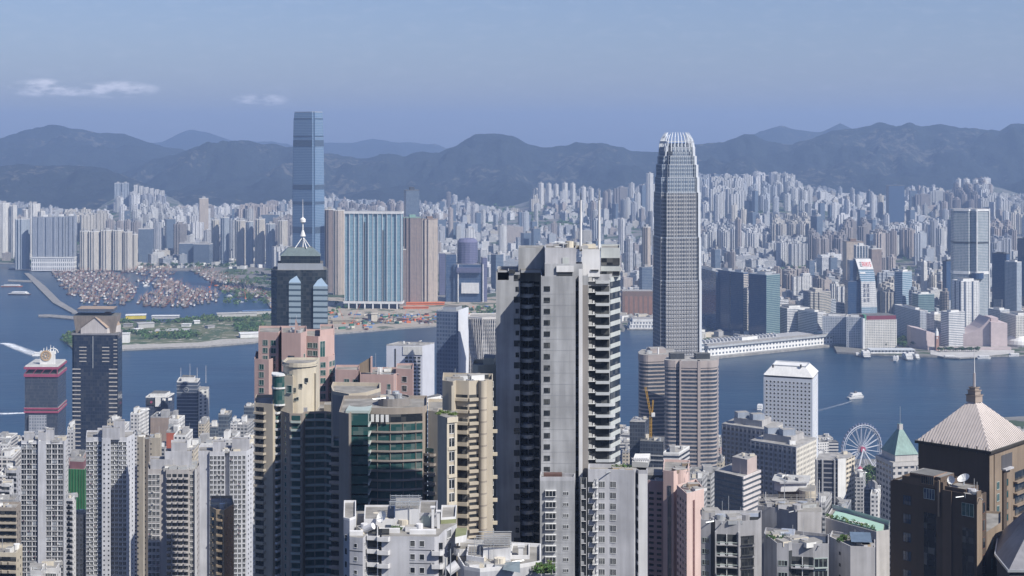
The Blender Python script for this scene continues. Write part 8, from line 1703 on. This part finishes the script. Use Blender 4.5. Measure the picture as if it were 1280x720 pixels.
th = NB('office_tower', 'pink tower with one column of small dark windows on its lit flank', 'tower', (X(862, 540), 548, 90)); P = FP((846, 552), (858.5, 538), (880, 546), (870, 562)); th.body(P, 90, Z(619, 540), PK2, name='wall'); th.win(P[0], P[1], [.12, .38, .64, .9], rows_(Z(619, 540), 3.4, 2.5, zmin_(540)), winp(1.5, 1.1, PK, GLD, 1, .05, 0, .1, .06)); th.win(P[1], P[2], [.4], rows_(Z(619, 540), 4.2, 2.15, zmin_(540)), winp(.62, 1.5, BRL, GLD, 1, .05, 0, .05, .05)); th.strip(P[1], P[2], .34, .46, 90, Z(626, 540), .03, plain('maroon strip', (.16, .08, .08), .8), 'maroon_strip')
mb = MB(); mb.prism(FP((853, 550), (861, 548), (862, 556), (854, 558)), Z(619, 548), Z(609, 550), PK2, ROOFN); th.part('roof_house', mb); clutter(th, P, Z(619, 540), 6, random.Random(84), 1.2, [W2, BRL]); th.done()

# ---------- grey apartment range bottom right
th = NB('apartment_block', 'grey apartment block with framed balconies left of the flat roof garden block', 'apartment block', (X(912, 420), 430, 150)); P = FP((876, 421), (888.5, 420), (888.5, 421.5), (894, 421.5), (894, 419.5), (923, 418.5), (948, 420), (952, 423), (952, 431), (877, 431)); zt = Z(654, 420)
GW = plain('pale grey wall', (.38, .38, .395), .85, .35); th.body(P, 150, zt, GW, name='wall', par=.9); zz = rows_(zt, 5.6, 3.15, zmin_(420))
th.win(P[0], P[1], [.5], zz, winp(1.9, 1.3, FRG, GLD, 3, .1, 0, .08, .07)); th.win(P[5], P[6], [.45], zz, winp(3.6, 2.0, FRD, GLD, 4, .6, .2, .15, .12)); fb = MB(); fb.box(-2.8, 2.8, -.05, .02, 0, 2.7, GLD); fb.box(-3, 3, -1.0, 0, -.3, 0, GW); fb.box(-3, 3, -1.0, -.92, .55, .75, FRG); fb.box(-1.9, -.5, -.95, -.1, -.0, .6, FRW); fb.box(.4, 1.6, -.95, -.1, 0, .6, FRW); fb.box(-.1, .1, -.6, 0, 0, 2.7, FRW); th.win(P[4], P[5], [.5], zz, fb, 'framed_balcony')
for t_ in (0, 1): p_ = lerp(P[4], P[5], t_); mb = MB(); mb.box(p_[0] - .15, p_[0] + .15, p_[1] - 1.1, p_[1], 150, zt - 2, GW); th.part('balcony_frame_pier', mb)
th.strip(P[2], P[3], 0, 1, 150, zt, .02, BEID, 'shaded_groove'); mb = MB(); mb.prism(FP((877, 424), (894, 424), (894, 430), (878, 430)), zt, Z(641, 424), GW, ROOFN); th.part('roof_house', mb); mb = MB(); mb.prism(FP((896, 427), (948, 427), (948, 431), (896, 431)), zt, Z(645, 427), GW, STEEL); th.part('rear_roof_hall', mb); mb = MB(); mb.prism(FP((927, 422), (948, 422), (948, 426), (927, 426)), zt, Z(646, 422), FRD, STEEL); th.part('dark_pergola', mb)
clutter(th, P, zt, 26, random.Random(91), 2.2, [STEEL, GW, W1]); th.done()
th = NB('apartment_block', 'blank grey roof house with scaffold-like rails and round white dish behind', 'apartment block', (X(975, 450), 455, 150)); P = FP((947, 450), (971, 447), (1000, 442), (1028, 446), (1026, 456), (948, 458)); zt = Z(636, 448)
th.body(P, 150, zt, GW, name='wall', par=.5); th.body(FP((997, 441), (1027, 441), (1027, 447), (997, 447)), 150, Z(640, 441), plain('light grey wall', (.50, .49, .49), .85, .3), name='bright_front', par=0)
mb = MB(); r = random.Random(17)
for k in range(6):
    yy = 447 + k * 2; hz = zt + 1 + r.uniform(0, 1.4); mb.box(X(948, yy), X(1020, yy), yy, yy + .1, hz, hz + .12, plain('weathered rail', (.30, .29, .27), .8)); 
for k in range(26): px = r.uniform(948, 1022); yy = r.uniform(447, 457); mb.tube((X(px, yy), yy, zt), (X(px + r.uniform(-1, 1), yy), yy, zt + r.uniform(1, 3)), .08, plain('weathered rail', (.30, .29, .27), .8), 4)
th.part('roof_rails', mb); clutter(th, P, zt, 30, random.Random(92), 1.8, [GW, BEI, STEEL, W1]); 
for px, tp in ((1024, 600), (957, 615)): mb = MB(); mb.tube((X(px, 452), 452, zt), (X(px, 452), 452, Z(tp, 452)), .12, W2, 5); th.part('flag_mast', mb)
th.done()
th = NB('rooftop_house', 'white flat-roofed T-shaped roof house carrying a small dish, above the railed roof', 'building', (X(990, 620), 626, 100)); q = FP((968, 618), (976, 615), (1008, 616), (1010, 626), (971, 628)); mb = MB(); mb.prism(q, Z(614, 616), Z(602, 616), W2, PALER); th.part('upper_storey', mb); mb = MB(); mb.prism(FP((973, 619), (1005, 619), (1007, 626), (975, 627)), 100, Z(614, 616), BEID, ROOFN); th.part('lower_storey', mb); mb = MB(); mb.prism(inset(q, -1), Z(603.5, 616), Z(601.5, 616), W1, PALER); th.part('roof_slab', mb); dish(th, X(982.5, 622), 622, Z(601, 620), 1.3, 2.3, .8)
mb = MB(); mb.prism(arc((X(1010, 610), 612), 3.4, 180, 360, 8) + [(X(1020, 620), 620), (X(1000, 620), 620)], Z(628, 612), Z(612, 612), BEI, ROOFN); th.part('rounded_terrace', mb); clutter(th, q, Z(601.5, 616), 7, random.Random(93), 1.2); th.done()
th = NB('apartment_block', 'grey apartment block with dark cluttered roof garden and balconies, bottom right', 'apartment block', (X(998, 395), 402, 150)); P = FP((955, 402), (971, 392), (986, 391.5), (990, 392), (1016, 391), (1036, 391.5), (1036, 401), (957, 408)); zt = Z(683, 392)
th.body(P, 150, zt, GW, name='wall', par=.9); zz = rows_(zt, 5.0, 3.15, zmin_(392)); th.win(P[1], P[2], [.5], zz, winp(2.3, 1.3, FRG, GLD, 3, .1, 0, .08, .07)); fb2 = MB(); fb2.add(fb); th.win(P[3], P[4], [.5], [z - .3 for z in zz], fb2, 'framed_balcony'); th.win(P[4], P[5], [.5], [z - .3 for z in zz], winp(3.4, 2.2, FRG, GLD, 3, .8, .2, .15, .12), 'glass_balcony'); th.strip(P[2], P[3], 0, 1, 150, zt - 1, .02, FRD, 'dark_groove')
mb = MB(); mb.prism(FP((975, 398), (992, 397), (994, 404), (977, 405)), Z(672, 398), Z(668.5, 398), W1, STEEL); mb.box(X(978, 399), X(979, 399), 399, 399.3, zt, Z(672, 398), W2); mb.box(X(989, 399), X(990, 399), 399, 399.3, zt, Z(672, 398), W2); th.part('roof_canopy', mb); mb = MB(); mb.prism(FP((996, 395), (1032, 394), (1032, 400), (1000, 402)), zt, Z(673, 398), FRD, plain('dark solar roof', (.05, .055, .07), .35)); th.part('dark_roof_pavilion', mb)
mb = MB(); r = random.Random(27)
for i in range(9): crown(mb, (X(962 + i * 3.4, 398), 397 + r.uniform(-2, 4), zt + .8), 1.2, .8, 55, .24, LEAFM[i % 3], r, 3)
th.part('roof_planting', mb, kind='stuff'); clutter(th, P, zt, 26, random.Random(94), 1.8); th.done()
th = NB('apartment_block', 'blank grey block with planted roof and blue awning, bottom right', 'apartment block', (X(1070, 400), 408, 150)); P = FP((1037, 406), (1063, 396), (1094, 395), (1094, 404), (1040, 412)); zt = Z(686, 396)
th.body(P, 150, zt, plain('light grey wall', (.50, .49, .49), .85, .3), name='wall', par=.7); mb = MB(); a = FP((1064, 397), (1090, 397), (1088, 402), (1062, 402)); mb.face([(*a[0], zt + 1.6), (*a[1], zt + 1.4), (*a[2], zt + 2.8), (*a[3], zt + 3)], plain('blue grey awning', (.12, .17, .24), .5)); th.part('roof_awning', mb)
mb = MB(); r = random.Random(28)
for i in range(9): crown(mb, (X(1047 + i * 3.2, 404), 403 + r.uniform(-2, 3), zt + .9), 1.1, .9, 60, .24, LEAFM[i % 3], r, 3)
th.part('roof_planting', mb, kind='stuff'); clutter(th, P, zt, 6, random.Random(95), 1, [TAN, BRL, GW]); th.win(P[0], P[1], [.5], rows_(zt, 3, 3.1, zmin_(400)), sm, 'small_window'); th.done()
th = NB('apartment_block', 'tall blank pale block with a mint green rooftop deck and glass screens', 'apartment block', (X(1070, 430), 440, 150)); P = FP((1032, 444), (1062, 436), (1095.5, 428), (1111, 430), (1112, 436), (1040, 456)); zt = Z(664, 430)
th.body(P, 150, zt, plain('light grey wall', (.50, .49, .49), .85, .3), name='wall', par=.4); MINT = plain('mint green deck', (.33, .50, .42), .7, .1, streak=False); q = inset(P, 1.6); mb = MB(); mb.prism(q, zt, zt + .5, MINT, MINT); th.part('green_deck', mb)
P5 = P; GS = plain('green glass screen', (.36, .48, .46), .2, .1, spec=.8); mb = MB(); [mb.prism([P[a], P[b], (P[b][0], P[b][1] + .15), (P[a][0], P[a][1] + .15)], zt + .4, zt + 1.5, GS) for a, b in ((3, 4), (4, 5))]; th.part('glass_screen', mb); mb = MB(); r = random.Random(38)
for i in range(10): crown(mb, (lerp(P[0], P[2], i / 10)[0] + .8, lerp(P[0], P[2], i / 10)[1] + 1.6, zt + .8), 1.1, .8, 55, .22, LEAFM[(i + 1) % 3], r, 3)
th.part('roof_planting', mb, kind='stuff'); ch = MB(); ch.box(-.3, .3, -.8, .8, 0, .35, FRW)
for i in range(6): p_ = lerp(q[1], q[3], .1 + i * .1); th.put('lounger', ch, p_[0] - 1, p_[1] + 2, zt + .5, .5)
th.strip(P[1], P[2], .42, .55, zt - 4, zt - .5, .15, W2, 'white_pier'); th.done()

# ---------- brown pyramid-roofed tower, right edge
Yz = 420
zev = Z(558, 424); fpz = rect(1237, Yz, 1148, 1287, 47); c = centre(fpz)
th = NB('residential_tower', 'brown tower crowned by a big pale pyramid roof with a spire', 'residential tower', (*c, 150)); BR2 = plain('shaded brown tile wall', (.085, .065, .052), .8, .15)  # brown darkened in colour to carry the shade of the left faces
rim = inset(fpz, .6)
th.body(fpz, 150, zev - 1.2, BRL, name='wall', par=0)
th.strip(fpz[3], fpz[0], 0, 1, 150, zev - 1.2, .05, BR2, 'shaded_left_wall')
mb = MB(); mb.prism(inset(fpz, -.8), zev - 1.2, zev - .4, plain('dark eave', (.05, .045, .04), .7), ROOFD); th.part('eave', mb)
ROOFM = plain('pale ribbed metal roof', (.52, .47, .44), .55, .1); mb = MB(); ap = Z(503, 436); topq = [lerp(c, p, .115) for p in fpz]; mb.frustum(inset(fpz, -.3), zev - .4, topq, ap, ROOFM); rf = th.part('pyramid_roof', mb)
RIB = plain('roof rib', (.40, .36, .34), .5)
for e in (3, 0):
    A0, B0 = inset(fpz, -.35)[e], inset(fpz, -.35)[(e + 1) % 4]; A1, B1 = topq[e], topq[(e + 1) % 4]; mb = MB()
    for i in range(27):
        t_ = (i + .5) / 27; p0 = lerp(A0, B0, t_); L0 = math.hypot(B0[0] - A0[0], B0[1] - A0[1]); L1 = math.hypot(B1[0] - A1[0], B1[1] - A1[1]); off = abs(t_ - .5) * L0
        k = 1 if off < L1 / 2 else (L0 / 2 - off) / (L0 / 2 - L1 / 2); m0 = lerp(A0, B0, .5); m1 = lerp(A1, B1, .5); d = (m1[0] - m0[0], m1[1] - m0[1])
        mb.tube((*p0, zev - .3), (p0[0] + d[0] * k, p0[1] + d[1] * k, zev - .3 + (ap - zev + .3) * k), .10, RIB, 3, cap=False)
    th.part('roof_ribs', mb, parent=rf)
SPC = plain('bronze finial', (.34, .28, .24), .6, .15); mb = MB(); 
for k, (r_, z0_, z1_) in enumerate(((1.9, 503, 494), (1.5, 494, 488), (1.15, 488, 484.5))): mb.prism([lerp(c, (c[0] + dx * r_, c[1] + dy * r_), 1) for dx, dy in ((-.2, -1.2), (1.2, -.2), (.2, 1.2), (-1.2, .2))], Z(z0_, 436), Z(z1_, 436), SPC); mb.prism([(c[0] + dx * (r_ + .25), c[1] + dy * (r_ + .25)) for dx, dy in ((-.2, -1.2), (1.2, -.2), (.2, 1.2), (-1.2, .2))], Z(z1_ + .9, 436), Z(z1_, 436), SPC)
mb.tube((*c, Z(485, 436)), (*c, Z(467, 436)), .42, plain('spire grey', (.45, .42, .42), .5), 6, .35); mb.tube((*c, Z(467, 436)), (*c, Z(437, 436)), .2, W2, 5, .08); th.part('spire', mb)
# lit right side: balconies, recesses and windows
A_, B_ = fpz[0], fpz[1]; th.strip(A_, B_, .28, .55, Z(589, 424), Z(571, 424), .06, plain('grey recess', (.09, .09, .10), .7), 'roof_loggia'); th.strip(A_, B_, .10, .13, Z(655, 424), Z(566, 424), .25, BRL, 'pilaster')
th.strip(A_, B_, .30, .38, 150, Z(590, 424), .5, BR2, 'dark_shaft'); th.strip(A_, B_, .62, .95, 150, Z(598, 424), .12, GLD, 'dark_glazing'); 
zz = rows_(Z(596, 424), 3.5, 3.4, zmin_(420)); th.win(A_, B_, [.2], zz, winp(1.5, 2.0, FRG, GLT, 2, .15, 0, .1, .1)); th.slabs(A_, B_, .58, .98, zz, .5, 1.3, BRL, 'balcony_slab'); th.win(A_, B_, [.42], zz, winp(1.4, 1.9, BRN, GLT, 1, .1, 0, .1, .1)); th.strip(A_, B_, .3, .5, Z(590, 424), Z(588, 424), 1.2, W1, 'pale_ledge')
th.win(fpz[3], fpz[0], [.35, .7], rows_(Z(566, 424), 5, 7, Z(600, 424)), winp(1.2, 1.0, BR2, GLD, 1, .1, 0, .05, .05)); 
for i in range(8): p_ = lerp(fpz[3], fpz[0], (i + .5) / 8); mb = MB(); mb.box(p_[0] - .1, p_[0] + .1, p_[1] - 1.0, p_[1] - .6, zev - 1.6, zev + .5, FRD); th.part('eave_lamp', mb)
th.done()
# lower brown tower in front
Yy = 384; fpy = rect(1221, Yy, 1113, 1233, 46); c = centre(fpy); zt = Z(623, 386)
th = NB('residential_tower', 'brown stepped tower with two white dishes on its roof', 'residential tower', (*c, 150)); th.body(fpy, 150, zt, BR2, name='wall', par=1.2)
L3, C3 = fpy[3], fpy[0]
def inner(t0, t1, d0, d1):
    """rectangle on the roof: t along the left front edge (0 = far left), d inwards"""
    e = Vector((C3[0] - L3[0], C3[1] - L3[1])); n_ = Vector((-e.y, e.x)).normalized(); P = lambda t, d: (L3[0] + e.x * t + n_.x * d, L3[1] + e.y * t + n_.y * d); return [P(t0, d0), P(t1, d0), P(t1, d1), P(t0, d1)]
th.body(inner(.14, .62, 0.05, 9), zt - 3, Z(611, 386), BRN, name='upper_stage', par=.6); th.body(inner(.22, .58, .6, 8), zt, Z(603, 386), BRN, name='top_stage', par=0); th.body(inner(.03, .14, .05, 8), zt - 3, Z(617, 386), BR2, name='left_step', par=.4)
mb = MB(); q = inner(.26, .52, -.3, 7); mb.prism(q, Z(603.5, 386), Z(601.8, 386), plain('copper roof edge', (.30, .20, .15), .6), ROOFD); th.part('flat_roof', mb)
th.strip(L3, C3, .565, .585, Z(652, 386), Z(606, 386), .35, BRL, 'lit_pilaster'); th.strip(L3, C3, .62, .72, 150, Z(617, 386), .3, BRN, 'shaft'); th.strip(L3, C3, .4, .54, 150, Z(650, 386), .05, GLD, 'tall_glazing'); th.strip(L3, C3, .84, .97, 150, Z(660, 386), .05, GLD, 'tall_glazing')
zz = rows_(zt, 4.5, 5.0, zmin_(386)); th.win(L3, C3, [.2], zz, winp(2.2, 2.4, FRD, GLB, 3, .1, 0, .08, .08)); th.win(L3, C3, [.64], zz, winp(.9, 2.4, BR2, GLD, 1, .1, 0, .08, .08)); th.win(L3, C3, [.9], [zt - 4.5], winp(3.2, 3.2, FRG, GLT, 3, .1, 0, .08, .08)); th.win(L3, C3, [.46], [Z(632, 386)], winp(3, 2.6, FRG, GLB, 4, .1, 0, .08, .08)); th.win(L3, C3, [.44], [Z(613.5, 386)], winp(3.6, 2.2, BRL, GLD, 6, .1, 0, .12, .08))
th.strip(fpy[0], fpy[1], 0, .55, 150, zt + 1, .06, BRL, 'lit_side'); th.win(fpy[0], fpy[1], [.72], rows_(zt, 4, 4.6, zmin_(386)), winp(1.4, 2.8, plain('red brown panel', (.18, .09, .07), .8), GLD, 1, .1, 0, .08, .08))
for i in range(6): p_ = lerp(C3, fpy[1], .04 + i * .07); mb = MB(); mb.box(p_[0] - .14, p_[0] + .14, p_[1] - .2, p_[1] + .3, zt + .8, zt + 2.2, BRL); th.part('crenel', mb)
q = inner(.66, .70, 2.5, 3); dish(th, q[0][0], q[0][1], Z(611, 387), 1.15, 3.9, .35, 'smaller white dish facing the viewer'); q = inner(.78, .8, 3.5, 4); dish(th, q[0][0], q[0][1], Z(610, 387), 1.7, 3.6, 1.0, 'larger tilted white dish')
th.body(inner(.62, .86, 1, 8), zt - 1, Z(613, 387), BRN, name='dish_platform', par=.2); clutter(th, inner(.86, .98, 1.2, 5), zt, 9, random.Random(97), 1.2, [W1, CREAM, STEEL]); 
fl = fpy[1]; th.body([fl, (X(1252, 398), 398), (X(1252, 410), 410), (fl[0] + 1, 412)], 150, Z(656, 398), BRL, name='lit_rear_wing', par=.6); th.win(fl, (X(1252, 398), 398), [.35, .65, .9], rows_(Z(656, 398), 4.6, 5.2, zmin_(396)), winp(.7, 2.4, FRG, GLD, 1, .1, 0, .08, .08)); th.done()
# roof corner at the bottom right
Yl = 372; th = NB('pyramid_roof_building', 'corner of a ribbed grey metal pyramid roof in the bottom right corner', 'building', (X(1285, 380), 386, 200)); q = FP((1246, 380), (1262, 366), (1330, 366), (1330, 400), (1250, 400)); zz = Z(704, 372); mb = MB(); mb.prism(q, 150, zz, plain('dark wall', (.05, .05, .055), .8), ROOFD); th.part('wall', mb)
mb = MB(); cc_ = (X(1310, 384), 384); ROOFG = plain('grey ribbed roof', (.22, .22, .24), .5); mb.frustum(inset(q, -.3), zz, [lerp(cc_, p, .1) for p in q], zz + 14, ROOFG); rf = th.part('pyramid_roof', mb); mb = MB()
for i in range(14): a = lerp(q[0], q[1], i / 13); b = lerp(cc_, a, .1); mb.tube((*a, zz + .1), (*b, zz + 14.1), .09, plain('roof seam', (.12, .12, .13), .5), 3); a = lerp(q[1], q[2], i / 13); b = lerp(cc_, a, .1); mb.tube((*a, zz + .1), (*b, zz + 14.1), .09, plain('roof seam', (.12, .12, .13), .5), 3)
th.part('roof_ribs', mb, parent=rf); mb = MB(); parapet(mb, inset(q, -.6), zz - .4, .6, .3, STEEL); th.part('gutter', mb); th.done()
